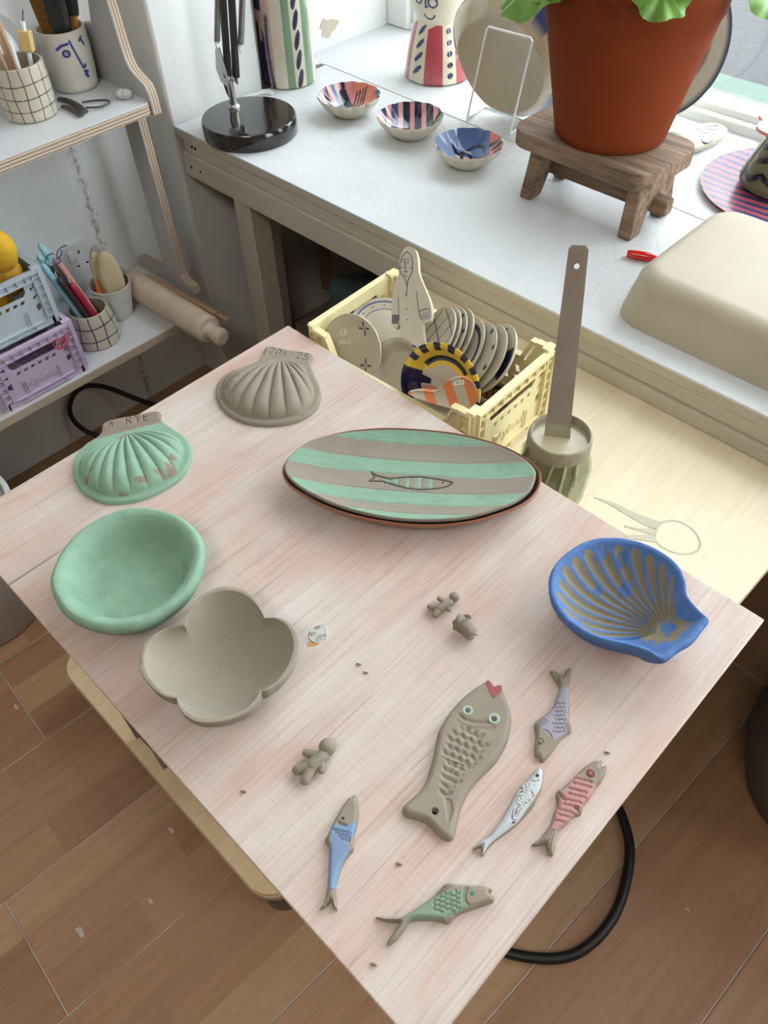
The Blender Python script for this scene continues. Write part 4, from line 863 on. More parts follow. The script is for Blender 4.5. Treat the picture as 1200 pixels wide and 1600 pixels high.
# striped oval platter lying on a brown-rimmed oval dish
oA, sA = (420, 640), 2.609; zr = 0.030
tr_ = lambda a, b, z: G(oA[0] + a / sA, oA[1] + b / sA, ZB + z)
out = smoothloop([tr_(a, b, zr) for a, b in ((62, 235), (85, 185), (160, 128), (270, 98), (390, 83), (500, 79), (640, 86), (780, 104), (920, 140), (1020, 185), (1075, 228), (1090, 262), (1070, 320), (1010, 370), (920, 405), (800, 436), (660, 446), (520, 440), (380, 415), (250, 375), (150, 325), (90, 282))], 360)
ctr = out.mean(0)[:2]; cov = np.cov((out[:, :2] - ctr).T); ev, evec = np.linalg.eigh(cov); MAJ = evec[:, 1]; MAJ = MAJ if MAJ[0] > 0 else -MAJ; MIN = np.array([-MAJ[1], MAJ[0]])
def uv(F): q = F[:, :2] - ctr; return q @ MAJ, q @ MIN
def vb(y, z): p = tr_(600, y, z); return (p[:2] - ctr) @ MIN
bnds = [vb(y, z) for y, z in ((140, 0.024), (208, 0.021), (268, 0.019), (333, 0.021), (383, 0.023), (421, 0.026))]
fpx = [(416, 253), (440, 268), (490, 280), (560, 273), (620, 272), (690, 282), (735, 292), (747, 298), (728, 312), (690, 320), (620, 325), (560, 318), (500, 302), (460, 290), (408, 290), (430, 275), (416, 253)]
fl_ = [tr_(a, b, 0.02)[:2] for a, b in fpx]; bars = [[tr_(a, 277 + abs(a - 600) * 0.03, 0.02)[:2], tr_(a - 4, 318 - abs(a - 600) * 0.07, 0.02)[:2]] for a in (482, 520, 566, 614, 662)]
def hfp(F, sd, s_, d):
    q = segdist(F[:, :2], fl_); h = -0.0012 * np.exp(-(q / 0.0009) ** 2)
    for ln in bars: h += -0.0004 * np.exp(-((segdist(F[:, :2], ln) - 0.0022) / 0.0006) ** 2)
    u, v = uv(F)
    for bb in bnds: h += -0.0005 * np.exp(-((v - bb - 0.03 * (u * u) / 0.12) / 0.0005) ** 2)
    return h * (sd == 0)
def colp(F, sd, s_, d):
    u, v = uv(F); v = v - 0.012 * (u / 0.12) ** 2 * 0; C = np.broadcast_to(np.array(S(140, 132, 120)), (len(F), 3)).copy()
    e = bnds; g_ = (v > e[0]) | ((v < e[1]) & (v > e[2])) | ((v < e[3]) & (v > e[4])) | (v < e[5])
    g_ = g_ & (sd == 0); ins = inpoly(F[:, :2], fl_); g_ &= ~ins
    for ln in bars: g_ |= (segdist(F[:, :2], ln) < 0.0022) & ins
    n = vnoise(u * 0.2, v, 700, 2); C[g_] = mixcol(MINT, S(122, 154, 132), n)[g_]
    q = segdist(F[:, :2], fl_); C = mixcol(C, S(52, 48, 44), np.exp(-(q / 0.0008) ** 2) * (sd == 0))  # shade inside the incised fish lines, put into the colour
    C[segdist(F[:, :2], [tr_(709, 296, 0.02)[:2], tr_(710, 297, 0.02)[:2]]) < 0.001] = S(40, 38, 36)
    return C
rows = interp_rows([(0.004, 0.0195), (0.4, 0.0200), (0.7, 0.0225), (0.9, 0.027), (0.985, 0.0295)], 150, 0) + [(0.995, 0.0293, 1), (1.0, 0.028, 1), (0.998, 0.0255, 1), (0.985, 0.0238, 1)] + interp_rows([(0.9, 0.0208), (0.7, 0.0163), (0.4, 0.0138), (0.004, 0.0133)], 14, 1)
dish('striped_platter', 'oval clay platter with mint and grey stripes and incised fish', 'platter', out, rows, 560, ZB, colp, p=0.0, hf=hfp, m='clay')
out2 = smoothloop([tr_(a, b, 0.024) for a, b in ((54, 250), (80, 196), (160, 135), (280, 97), (400, 80), (510, 76), (650, 84), (790, 102), (930, 140), (1035, 188), (1095, 235), (1112, 278), (1095, 335), (1040, 385), (940, 425), (820, 458), (670, 472), (520, 464), (370, 438), (240, 398), (140, 348), (75, 300))], 240)
lo = thing('oval_base_dish', 'dark brown oval dish with terracotta rim under the striped platter', 'dish', (*out2.mean(0)[:2], ZB))
rows = interp_rows([(0.004, 0.006), (0.5, 0.0065), (0.8, 0.012), (0.975, 0.0225)], 30, 0) + [(0.985, 0.0245, 0), (0.993, 0.025, 1), (1.0, 0.024, 1)] + interp_rows([(0.998, 0.021), (0.9, 0.011), (0.75, 0.003), (0.66, 0.0)], 16, 1) + [(0.3, 0, 1), (0.004, 0, 1)]
dish('body', '', '', out2, rows, 200, ZB, lambda F, sd, s_, d: np.where(((s_ > 0.982))[:, None], S(150, 98, 70), np.where((sd == 1)[:, None], S(112, 84, 64), S(56, 38, 30))), p=0.0, m='glaze_matte', parent=lo)
# ------------------------------------------------------------------ left wall: shelves and what stands on them
ZU, ZL = ZB + 0.071, ZB - 0.311
mat('white_laminate', S(204, 206, 208), 0.35, var=0.05, vscale=12)
mat('side_panel_white', S(176, 175, 174), 0.45, var=0.06, vscale=12)
sh = thing('wall_shelf', 'white-topped plywood shelf with curved side panel on the left wall', 'shelf', (-0.65, 0.0, ZU - 0.3))
def shelf_out(xf, y1): return [(XW + 0.001, -1.2), (xf, -1.2), (xf, y1 - 0.012), (xf - 0.004, y1 - 0.004), (xf - 0.012, y1), (XW + 0.001, y1)]
build('shelf_board', MB().prism(shelf_out(-0.535, 0.187), ZU - 0.018, ZU - 0.0012), 'ply_edge', sh)
build('laminate_top', MB().prism(shelf_out(-0.5355, 0.1865), ZU - 0.0012, ZU), 'white_laminate', sh)
so = [(-0.600, 1.35), (-0.596, 0.844), (-0.590, 0.79), (-0.586, 0.765), (-0.578, 0.750), (-0.563, 0.742), (-0.546, 0.735), (-0.538, 0.722), (-0.536, 0.690), (-0.594, 0.686), (-0.582, 0.372), (-0.572, 0.363), (-0.548, 0.360), (-0.545, 0.345), (-0.735, 0.331), (-0.735, 0.350), (-0.645, 0.358), (-0.635, 0.372), (-0.645, 0.686), (-0.745, 0.69), (-0.745, 0.78), (-0.665, 0.80), (-0.652, 0.844), (-0.65, 1.35)]
build('side_panel', MB().prism(so, 0.1875, 0.2035, frame=[(1, 0, 0), (0, 0, 1), (0, 1, 0)]), 'ply_edge_side', sh)
build('panel_face', MB().prism([(x * 0.998 - 0.0012, z) for x, z in so], 0.1865, 0.1876, frame=[(1, 0, 0), (0, 0, 1), (0, 1, 0)]), 'side_panel_white', sh)
ls = thing('lower_shelf', 'lower white shelf carrying the plastic crates and rolling pin', 'shelf', (-0.63, 0.0, ZL - 0.02))
build('shelf_board', MB().prism([(XW + 0.001, -1.2), (-0.51, -1.2), (-0.51, 0.184), (XW + 0.001, 0.184)], ZL - 0.018, ZL - 0.001), 'shelf_edge', ls, bevel=0.001)
build('painted_top', MB().prism([(XW + 0.002, -1.2), (-0.511, -1.2), (-0.511, 0.183), (XW + 0.002, 0.183)], ZL - 0.001, ZL), 'white_laminate', ls)
for y in (-0.8, 0.10): build('bracket', MB().prism([(XW, ZL - 0.018), (-0.56, ZL - 0.018), (-0.56, ZL - 0.03), (XW + 0.02, ZL - 0.11), (XW, ZL - 0.11)], y, y + 0.014, frame=[(1, 0, 0), (0, 0, 1), (0, 1, 0)]), 'leather_brown', ls)
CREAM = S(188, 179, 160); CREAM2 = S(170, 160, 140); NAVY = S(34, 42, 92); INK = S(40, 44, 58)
def camang(c): return math.atan2(CAM[1] - c[1], CAM[0] - c[0])
def pot_prof(rb, rt, h, t=0.004, bulge=0.0, foot=0.004):
    o = [(0, 0.0003), (rb * 0.9, 0), (rb * 0.98, foot * 0.4), (rb, foot)]
    for k in range(1, 140): u = k / 139; o.append((rb + (rt - rb) * u + bulge * math.sin(math.pi * u), foot + (h - foot - 0.001) * u))
    o += [(rt - t * 0.3, h), (rt - t * 0.7, h), (rt - t, h - 0.001)]
    for k in range(1, 14): u = 1 - k / 13; o.append((rb + (rt - rb) * u + bulge * math.sin(math.pi * u) - t, t + (h - t) * u * 0.985))
    return o + [(0, t)]
def gridcol(base, ink, c, nang, zs, wA, r, off=0.0, tiltz=0.0):
    ca = camang(c)
    def f(x, y, z, th, rr):
        a = (th - ca + off + math.pi * 2) ; s_ = a * nang / (2 * math.pi); wob = 0.06 * np.sin(z * 90 + np.floor(s_ + 0.5) * 2.1)
        da = np.abs((s_ + wob) - np.round(s_ + wob)) * 2 * math.pi / nang * r
        m = da < wA
        for z0 in zs: m = m | (np.abs(z - z0 - 0.0012 * np.sin(th * 3 + z0 * 700)) < wA)
        out = (rr > r * 0.0) & m
        C = mixcol(base, ink, out * 1.0); return C
    return f
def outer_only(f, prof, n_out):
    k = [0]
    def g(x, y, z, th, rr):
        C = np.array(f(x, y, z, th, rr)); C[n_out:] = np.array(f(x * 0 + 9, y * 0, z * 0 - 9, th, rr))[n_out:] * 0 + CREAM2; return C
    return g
# grid cup on the top shelf, with brushes and pencils
def vessel(name, label, cat, c, prof, colf, m='glaze_matte', n=560, n_out=143):
    th = MB().lathe(prof, c, n, col=outer_only(colf, prof, n_out)); return tag(build(name, th, m, None, loc=c, smooth=50), label, cat)
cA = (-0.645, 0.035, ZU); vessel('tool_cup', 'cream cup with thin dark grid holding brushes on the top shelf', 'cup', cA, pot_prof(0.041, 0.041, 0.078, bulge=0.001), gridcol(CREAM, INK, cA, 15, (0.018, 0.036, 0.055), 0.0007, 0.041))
def rod(name, pts, r, m, label, cat, group=None, n=10, flat=1.0, parent=None, caps=True):
    b = MB().tube(np.asarray(pts, float), r, n, flat=flat, caps=caps)
    if parent is not None: return build(name, b, m, parent)
    return tag(build(name, b, m, None, loc=np.asarray(pts[0])), label, cat, group)
A3 = lambda p: np.array(p, float)
def line(p, q, n=8): return np.linspace(A3(p), A3(q), n)
def thru(c, h, rin, px, zt, k=0.55):
    """a tool standing in a vessel: foot inside, passing the rim inside the wall; returns foot and top"""
    o = G(px[0], px[1], c[2] + h)[:2] - A3(c)[:2]; L = np.hypot(*o); o = o * min(1, rin / max(L, 1e-6)); f = A3((c[0] + o[0] * k, c[1] + o[1] * k, c[2] + 0.008)); r = A3((c[0] + o[0], c[1] + o[1], c[2] + h))
    return f, f + (r - f) * (zt - f[2]) / (r[2] - f[2])
bA = A3(cA) + (0, 0, 0.006)
rod('wooden_brush_handle', line(*thru(cA, 0.078, 0.029, (22, 103), ZU + 0.17, 0.75), 12), [0.0035, 0.0042, 0.0048, 0.005, 0.0052, 0.0052, 0.005, 0.0048, 0.0044, 0.004, 0.0038, 0.0036], 'brush_wood', 'long pale wooden brush handle standing in the grid cup', 'brush')
br = thing('block_brush', 'white handled brush with yellow wooden block in the grid cup', 'brush', bA + (0.0, 0.01, 0))
t0, t1 = thru(cA, 0.078, 0.024, (60, 86), ZU + 0.125, 0.6); rod('handle', line(t0, t1), 0.0035, 'white_plastic', '', '', parent=br)
d_ = unit(t1 - t0); pc = t0 + d_ * (0.092 / d_[2]); xx_ = unit(np.cross(d_, (0.6, -0.6, 0.5))); yy_ = np.cross(d_, xx_)
build('wooden_block', MB().box(pc, (0.018, 0.014, 0.028), [xx_, yy_, d_]), 'boxwood', br, bevel=0.0015)
rod('wire', smoothloop([pc + d_ * 0.015, pc + d_ * 0.03 + yy_ * 0.004, pc + d_ * 0.038 + yy_ * 0.010], 10, False), 0.0008, 'black_rubber', '', '', parent=br)
for k, (a, b, m) in enumerate((((44, 127), (0, 0), 'white_plastic'), ((0, 118), (0, 0), 'brush_wood'), ((8, 84), (0, 0), 'brush_wood'))):
    rod('pencil', line(*thru(cA, 0.078, 0.031, a, ZU + 0.115, 0.6)), 0.0032, m, ['white pencil leaning out of the grid cup', 'bare wooden pencil beside the white one in the grid cup', 'second bare wooden pencil at the back of the grid cup'][k], 'pencil', n=6)
# face mug
cM = (-0.688, 0.142, ZU); caM = camang(cM)
def facecol(x, y, z, th, rr):
    a = ((th - caM + math.pi) % (2 * math.pi)) - math.pi; s_ = a * 0.034; zz = z * 0.97; q = np.stack([s_.ravel(), zz.ravel()], 1); m = np.zeros(len(q), bool)
    for pl_, w_ in (([(-0.012, 0.0665), (-0.005, 0.0715), (0.004, 0.073)], 0.0019), ([(0.0075, 0.076), (0.012, 0.056), (0.0170, 0.036)], 0.0016), ([(0.0170, 0.036), (0.0205, 0.0365), (0.0205, 0.0395)], 0.0017), ([(0.022, 0.073), (0.027, 0.077)], 0.0018), ([(0.026, 0.073), (0.0285, 0.066)], 0.0018), ([(0.018, 0.031), (0.0225, 0.0285), (0.018, 0.026), (0.0215, 0.0215)], 0.0022), (arc(-0.001, 0.060, 0.0042, 0, 360, 14), 0.0017), ([(-0.001, 0.060), (0.0, 0.0602)], 0.0009)):
        m |= segdist(q, pl_) < w_
    return mixcol(S(190, 184, 174), S(38, 58, 118), m.reshape(x.shape) * 1.0)
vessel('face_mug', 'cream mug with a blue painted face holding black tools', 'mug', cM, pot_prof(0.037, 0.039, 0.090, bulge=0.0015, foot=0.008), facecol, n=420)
bM = A3(cM) + (0, 0, 0.006)
def paddle(name, label, cat, base, top, w0, w1, m, th_=0.004, tip=None):
    d = unit(A3(top) - base); s_ = unit(np.cross(d, CAM - base)); n_ = np.cross(s_, d); L = np.linalg.norm(A3(top) - base)
    o = [(-w0 / 2, 0), (w0 / 2, 0), (w0 / 2, L * 0.35), (w1 / 2, L * 0.6), (w1 / 2, L * 0.95), (w1 * 0.3, L), (-w1 * 0.3, L), (-w1 / 2, L * 0.95), (-w1 / 2, L * 0.6), (-w0 / 2, L * 0.35)]
    return tag(build(name, MB().prism(o, -th_ / 2, th_ / 2, frame=[s_, d, n_], o=base), m, None, loc=base, bevel=th_ * 0.3), label, cat)
paddle('speckled_stick', 'gold-brown speckled flat stick leaning out of the face mug', 'stick', *thru(cM, 0.09, 0.025, (74, 44), ZU + 0.140, 0.55), 0.010, 0.020, 'gold_speckle', 0.005)
paddle('rubber_kidney_paddle', 'wide black rubber paddle in the face mug', 'paddle', *thru(cM, 0.09, 0.016, (100, 36), ZU + 0.17), 0.010, 0.028, 'black_rubber', 0.004)
paddle('black_spatula', 'narrow pointed black spatula standing before the wide paddle', 'spatula', *thru(cM, 0.09, 0.027, (95, 60), ZU + 0.165), 0.010, 0.022, 'black_matte', 0.004)
paddle('grey_spatula', 'dark grey flat spatula at the middle of the face mug', 'spatula', *thru(cM, 0.09, 0.026, (126, 56), ZU + 0.17), 0.008, 0.014, 'dark_steel', 0.004)
kn = thing('black_handled_tool', 'black handled tool with orange wooden ferrule in the face mug', 'tool', bM + (-0.004, 0.014, 0))
q0, q2 = thru(cM, 0.09, 0.027, (140, 30), ZU + 0.175); q1 = q0 + (q2 - q0) * 0.55
rod('ferrule', line(q0, q1 + (q1 - q0) * 0.04), 0.0050, 'orange_wood', '', '', parent=kn); rod('handle', line(q1, q2), [0.0085, 0.0095, 0.0095, 0.0095, 0.0095, 0.0095, 0.009, 0.008], 'black_matte', '', '', parent=kn, flat=0.7)
paddle('speckled_ruler', 'pale speckled flat strip leaning between face mug and side panel', 'strip', A3((-0.722, 0.1775, ZU + 0.0005)), A3((-0.719, 0.1775, ZU + 0.130)), 0.011, 0.011, 'white_speckle', 0.003)
# tongs lying before the face mug
tg = thing('steel_tongs', 'dark steel clay tongs lying open on the top shelf', 'tongs', (-0.63, 0.12, ZU))
P = lambda a, b, z=0.004: G(a, b, ZU + z)
rod('arm', smoothloop([P(92, 154), P(106, 157), P(120, 165), P(131, 175)], 16, False), np.linspace(0.005, 0.0078, 16), 'dark_steel', '', '', parent=tg, flat=0.45)
rod('arm', smoothloop([P(97, 166), P(106, 168), P(118, 174), P(127, 180)], 16, False), np.linspace(0.004, 0.0055, 16), 'dark_steel', '', '', parent=tg, flat=0.45)
rod('wire_loop', smoothloop([P(128, 160), P(148, 157), P(168, 157), P(170, 161), P(156, 167), P(134, 168)], 30, False), 0.0016, 'dark_steel', '', '', parent=tg)
# little cowrie shell
ks = thing('cowrie_shell', 'small grey and white shell on the shelf corner by the side panel', 'shell', (-0.580, 0.166, ZU))
for dx, dy in ((-0.003, -0.0028), (0.003, 0.0028)):
    a = np.linspace(-math.pi / 2, math.pi / 2, 12)
    build('lobe', MB().lathe([(0.0078 * math.cos(t) * (1 + 0.08 * math.sin(6 * t)), 0.0075 + 0.0075 * math.sin(t)) for t in a], (-0.580 + dx, 0.166 + dy, ZU), 18, sx=1.0, sy=1.25), 'white_speckle', ks)
# painted plate leaning on the wall behind the cup
pc = A3((XW + 0.019, 0.040, ZU + 0.064)); pn = unit((1.0, 0, 0.22)); pu = A3((0, 1, 0)); pv = np.cross(pn, pu)
def pcol(x, y, z, th, rr):
    C = np.broadcast_to(np.array(S(206, 208, 210)), x.shape + (3,)).copy()
    C[(np.hypot((x + 0.02) / 0.030, (y - 0.01) / 0.052) < 1)] = S(34, 66, 140)
    C[(np.hypot((x - 0.030) / 0.009, (y + 0.012) / 0.016) < 1)] = S(52, 84, 60); C[np.abs(rr - 0.07) < 0.002] = S(40, 60, 120)
    C[(np.abs(x - 0.012) < 0.002) & (y < 0.03) & (y > -0.05)] = S(34, 60, 130)
    return C
tag(build('painted_plate', MB().lathe([(0, -0.004), (0.04, -0.004), (0.060, 0.006), (0.062, 0.008), (0.060, 0.010), (0.045, 0.001)] + [(0.045 - 0.045 * k / 60, 0.0) for k in range(61)], pc, 120, col=pcol, frame=[pu, pv, pn]), 'glaze', None, loc=pc), 'white plate painted blue and green leaning on the wall', 'plate')
# ------------------------------------------------------------------ folding crates
def crate(name, label, c, rot, L, W_, H, m, dip=0.0, script=False):
    """L = the two sides with hand slots run along local y (width W_); long sides (length L along local x) may dip"""
    ca, sa = math.cos(rot), math.sin(rot); R = np.array([[ca, sa, 0], [-sa, ca, 0], [0, 0, 1.0]]); c = A3(c)
    th = thing(name, label, 'crate', c)
    ro = lambda pts: pts
    def panel(width, fx, dipv, slot):
        """fx maps local (u along, z up, n outward) -> world"""
        b = MB(); t = 0.0022; F = [fx[0], A3((0, 0, 1)), fx[1]]; o = fx[2]; hw = width / 2 - 0.010
        add = lambda u0, u1, z0, z1, n0, n1: b.add(*boxuv(u0, u1, z0, z1, n0, n1, F, o))
        top = H - dipv
        out = [(-hw, 0.012), (hw, 0.012), (hw, H - 0.006), (hw - 0.004, H - 0.006)]
        if dipv: out += [(hw - 0.018, H - 0.006), (hw - 0.030, top - 0.004), (-hw + 0.030, top - 0.004), (-hw + 0.018, H - 0.006)]
        out += [(-hw + 0.004, H - 0.006), (-hw, H - 0.006)]
        holes = []
        if slot:
            sw, z0, z1 = min(0.045, hw * 0.62), H - 0.036, H - 0.018; r = 0.006
            holes.append([(sw - r, z0), (sw, z0 + r), (sw, z1 - 0.002), (sw - 0.002, z1), (-sw + 0.002, z1), (-sw, z1 - 0.002), (-sw, z0 + r), (-sw + r, z0)])
            for k in (-2.5, -1.5, -0.5, 0.5, 1.5, 2.5):
                x = k * 0.0135; s_ = 0.0035; holes.append([(x - s_ - 0.0015, z0 - 0.012), (x + s_ - 0.0015, z0 - 0.012), (x + s_ + 0.0015, z0 - 0.006), (x - s_ + 0.0015, z0 - 0.006)])
            for sg in (-1, 1):
                x = sg * (sw + 0.012)
                for (dz_, hh) in ((0.004, 0.005), (-0.012, 0.0045), (-0.034, 0.011)):
                    if abs(x) + 0.006 > hw - 0.004: continue
                    holes.append([(x - 0.004, z0 + dz_ + (0.0 if sg > 0 else 0.003)), (x + 0.004, z0 + dz_ + (0.003 if sg > 0 else 0.0)), (x + 0.004, z0 + dz_ + hh + 0.003), (x - 0.004, z0 + dz_ + hh)])
        else:
            for k in np.arange(-hw + 0.04, hw - 0.036, 0.016):
                for z in (0.034, 0.050): 
                    if z + 0.012 < top - 0.012: holes.append([(k - 0.004, z), (k + 0.002, z), (k + 0.004, z + 0.009), (k - 0.002, z + 0.009)])
        b.prism(out, -t, 0, holes, frame=F, o=o)
        # rim, ladder lattice under it, bottom rail, corner columns
        if dipv:
            for sg in (-1, 1):
                add(sg * (hw - 0.018), sg * hw, H - 0.006, H, -0.004, 0.005); add(sg * (hw - 0.026), sg * (hw - 0.017), H - 0.006, H - 0.001, -0.004, 0.005)
                b.add(*boxslope(sg * (hw - 0.024), H - 0.006, sg * (hw - 0.036), top - 0.002, -0.004, 0.005, 0.005, F, o))
            add(-hw + 0.034, hw - 0.034, top - 0.006, top, -0.004, 0.005)
        else: add(-hw, hw, H - 0.005, H, -0.004, 0.005)
        zt = top if dipv else H
        add(-hw + 0.01, hw - 0.01, zt - 0.0165, zt - 0.0145, 0, 0.005) if not dipv else None
        if not dipv:
            k = -hw + 0.012
            while k < hw - 0.01: add(k - 0.0008, k + 0.0008, H - 0.0150, H - 0.005, 0, 0.005); k += 0.0165
        add(-hw, hw, 0.0, 0.012, -0.003, 0.001); add(-hw + 0.02, hw - 0.02, 0.012, 0.014, 0, 0.005); add(-hw + 0.028, hw - 0.028, 0.004, 0.006, 0, 0.005)
        for k in (-0.5, 0.0, 0.5): add(k * hw - 0.0008, k * hw + 0.0008, 0.006, 0.012, 0, 0.005)
        for sg in (-1, 1):
            add(sg * (hw - 0.001), sg * (hw + 0.001), 0.004, H, -0.002, 0.006); add(sg * (hw - 0.013), sg * (hw - 0.0115), 0.012, H - 0.006, 0, 0.005)
            for z in np.linspace(0.018, H - 0.012, 6): add(sg * (hw - 0.012), sg * hw, z - 0.0008, z + 0.0008, 0, 0.0045)
            if slot:
                x = sg * hw * 0.42; add(x - 0.003, x - 0.0018, 0.014, 0.040, 0, 0.0022); add(x + 0.0018, x + 0.003, 0.014, 0.040, 0, 0.0022); add(x - 0.003, x + 0.003, 0.040, 0.0415, 0, 0.0022)
        return b
    def boxuv(u0, u1, z0, z1, n0, n1, F, o):
        q = np.array([[x, y, z] for x in (min(u0, u1), max(u0, u1)) for y in (z0, z1) for z in (n0, n1)]) @ np.array(F) + o
        return q, [(0, 1, 3, 2), (4, 6, 7, 5), (0, 4, 5, 1), (2, 3, 7, 6), (0, 2, 6, 4), (1, 5, 7, 3)]
    def boxslope(u0, z0, u1, z1, n0, n1, w, F, o):
        q = np.array([[u + s_ * w / 2, z + s_ * 0.0 - (1 - s_) * 0.0015, n] for (u, z) in ((u0, z0 + 0.003), (u1, z1))for s_ in (-1, 1) for n in (n0, n1)]) @ np.array(F) + o
        return q, [(0, 1, 3, 2), (4, 6, 7, 5), (0, 4, 5, 1), (2, 3, 7, 6), (0, 2, 6, 4), (1, 5, 7, 3)]
    X, Y = R[0], R[1]
    # short sides with hand slots at +-x, long sides at +-y
    for sg in (1, -1):
        p = build('end_panel', panel(W_, (Y * sg, X * sg, c + X * sg * (L / 2 - 0.006)), 0.0, True), m, th, smooth=0)
        if script and sg > 0:
            v, f = text_mesh('Aykasa', 0.020, 0.0009); F = np.array([Y, A3((0, 0, 1)), X]); v = v.copy(); v[:, 0] += v[:, 1] * 0.25; v[:, 1] += 0.026
            build('embossed_script', MB().add(v @ F + c + X * (L / 2 - 0.0055), f), m, p)
        q = build('side_panel', panel(L, (-X * sg, Y * sg, c + Y * sg * (W_ / 2 - 0.006)), dip, False), m, th, smooth=0)
    for sx in (-1, 1):
        for sy in (-1, 1):
            o = c + X * sx * (L / 2 - 0.010) + Y * sy * (W_ / 2 - 0.010)
            build('corner_post', MB().box(o + (0, 0, H / 2), (0.010, 0.010, H), R).box(o + (0, 0, H + 0.0015), (0.009, 0.016, 0.004), R), m, th, smooth=0)
    bb = MB(); hl, hw = L / 2 - 0.008, W_ / 2 - 0.008; hs = []
    for i in range(-3, 4):
        for j in range(-2, 3): hs.append([(i * hl / 4 - 0.008, j * hw / 3 - 0.006), (i * hl / 4 + 0.008, j * hw / 3 - 0.006), (i * hl / 4 + 0.008, j * hw / 3 + 0.006), (i * hl / 4 - 0.008, j * hw / 3 + 0.006)])
    bb.prism([(-hl, -hw), (hl, -hw), (hl, hw), (-hl, hw)], 0.0015, 0.004, hs, frame=[X, Y, (0, 0, 1)], o=c)
    build('base_panel', bb, m, th, smooth=0)
    return th
crate('plastic_crate', 'lilac plastic folding crate on the lower shelf under the blue-grey one', (-0.628, -0.157, ZL), 0.0, 0.226, 0.172, 0.104, 'lilac_plastic', 0.0, True)
crate('plastic_crate', 'blue-grey plastic folding crate with yellow sponges, stacked on the lilac crate', (-0.635, -0.168, ZL + 0.1085), 0.0, 0.220, 0.170, 0.102, 'blue_grey_plastic', 0.0)
rs = MB(); cc_ = A3((-0.510, -0.105, ZL + 0.086))
for k in range(3):
    t = np.linspace(0, 2 * math.pi, 20); rs.tube(np.stack([cc_[0] + 0.003 + 0.004 * np.sin(t * 2 + k), cc_[1] + 0.010 * np.cos(t + k) + 0.006 * (k - 1), cc_[2] - 0.002 + 0.009 * np.sin(t + 2 * k)], 1), 0.0008, 5)
tag(build('red_twine', rs, 'red_string', None, loc=cc_), 'red twine tangled in the hand slot of the lilac crate', 'twine')
for i, (p, r, sx, m, lb) in enumerate(((tuple(G(12, 432, 0.518) - (0, 0, 0.030)), (0.031, 0.030), 0, 'mustard', 'mustard yellow round sponge just behind the crate front rim'), (tuple(G(-4, 392, 0.590) - (0, 0, 0.032)), (0.030, 0.032), 0, 'lemon_yellow', 'bright yellow round sponge behind the mustard one in the crate'), ((-0.62, -0.165, ZL + 0.112), (0.048, 0.026), 0, 'lemon_yellow', 'wide flat yellow sponge underneath the others in the blue-grey crate'))):
    a = np.linspace(-math.pi / 2, math.pi / 2, 18); b = MB().lathe([(r[0] * math.cos(t) ** 0.8 if math.cos(t) > 0 else 0, r[1] + r[1] * math.sin(t)) for t in a], p, 30, sx=1.05, sy=0.9)
    v = b.V[0]; nz = np.array([mnoise.noise(Vector(q * 30)) for q in v]); b.V[0] = A3(p) + (0, 0, r[1]) + (v - A3(p) - (0, 0, r[1])) * (1 + 0.08 * nz)[:, None]
    tag(build('sponge', b, m, None, loc=p), lb, 'sponge')
# ------------------------------------------------------------------ cups, candles, rolling pin on the lower shelf
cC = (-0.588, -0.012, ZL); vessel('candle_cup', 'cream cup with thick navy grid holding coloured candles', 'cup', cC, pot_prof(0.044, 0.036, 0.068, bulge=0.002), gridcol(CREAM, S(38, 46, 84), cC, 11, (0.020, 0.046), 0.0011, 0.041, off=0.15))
bC = A3(cC) + (0, 0, 0.007)
def candle(base, top, r, m, label, wick=True):
    th = thing('candle', label, 'candle', base); d = unit(A3(top) - base)
    pts = np.concatenate([line(base, A3(top) - d * r * 1.6, 6), [A3(top) - d * r * 0.8, A3(top) - d * r * 0.3, A3(top)]])
    rod('wax', pts, [r] * 6 + [r * 0.85, r * 0.5, r * 0.12], m, '', '', parent=th)
    if wick: rod('wick', smoothloop([A3(top) - d * 0.002, A3(top) + d * 0.006, A3(top) + d * 0.011 + (0.002, 0.003, 0)], 6, False), 0.0009, 'wick', '', '', parent=th)
lean = A3((-0.0140, -0.0125, 0.060))
for i_, (an, r_c, hh, mt_, lb_, wk) in enumerate(((150, 0.0060, 0.190, 'wax_blue', 'pale blue taper candle standing highest in the grid cup', False), (210, 0.0060, 0.176, 'wax_blue', 'pale blue candle leaning behind the blue-grey crate', False), (270, 0.0060, 0.165, 'wax_blue', 'pale blue candle leaning lowest along the crate corner', False), (90, 0.0050, 0.165, 'wax_pink', 'thin pink candle with pale wick in the grid cup', True), (None, 0.0056, 0.155, 'wax_dark', 'dark brown candle leaning beside the pink candle', True), (330, 0.0056, 0.140, 'wax_dark', 'dark brown candle under the red candle', True), (30, 0.0066, 0.122, 'wax_red', 'thick dark red candle with frayed white wick', True))):
    off = A3((0, 0, 0)) if an is None else 0.0130 * A3((math.cos(math.radians(an)), math.sin(math.radians(an)), 0))
    f_ = A3(cC) + (0, 0, 0.012) + off - lean * (0.5, 0.5, 0); tp_ = f_ + lean * (hh - 0.012) / 0.060; candle(f_, tp_, r_c, mt_, lb_, wk)
    if mt_ == 'wax_pink': pink_top = tp_
sg = MB(); sr_ = unit(np.cross((0, 0, 1), CAM - pink_top)); su_ = A3((0, 0, 1)); sf_ = unit(CAM - pink_top) * 0.007
for q in (((-0.014, -0.016), (-0.018, -0.004), (-0.010, 0.006), (0.0, 0.008)), ((0.003, -0.006), (0.006, 0.006), (0.014, 0.014), (0.026, 0.016)), ((0.004, -0.004), (0.012, 0.002), (0.014, 0.010)), ((-0.006, -0.010), (0.003, -0.012), (0.008, -0.006), (0.004, 0.0))):
    sg.tube(smoothloop([pink_top + sr_ * x + su_ * y + sf_ for x, y in q], 16, False), 0.0011, 6)
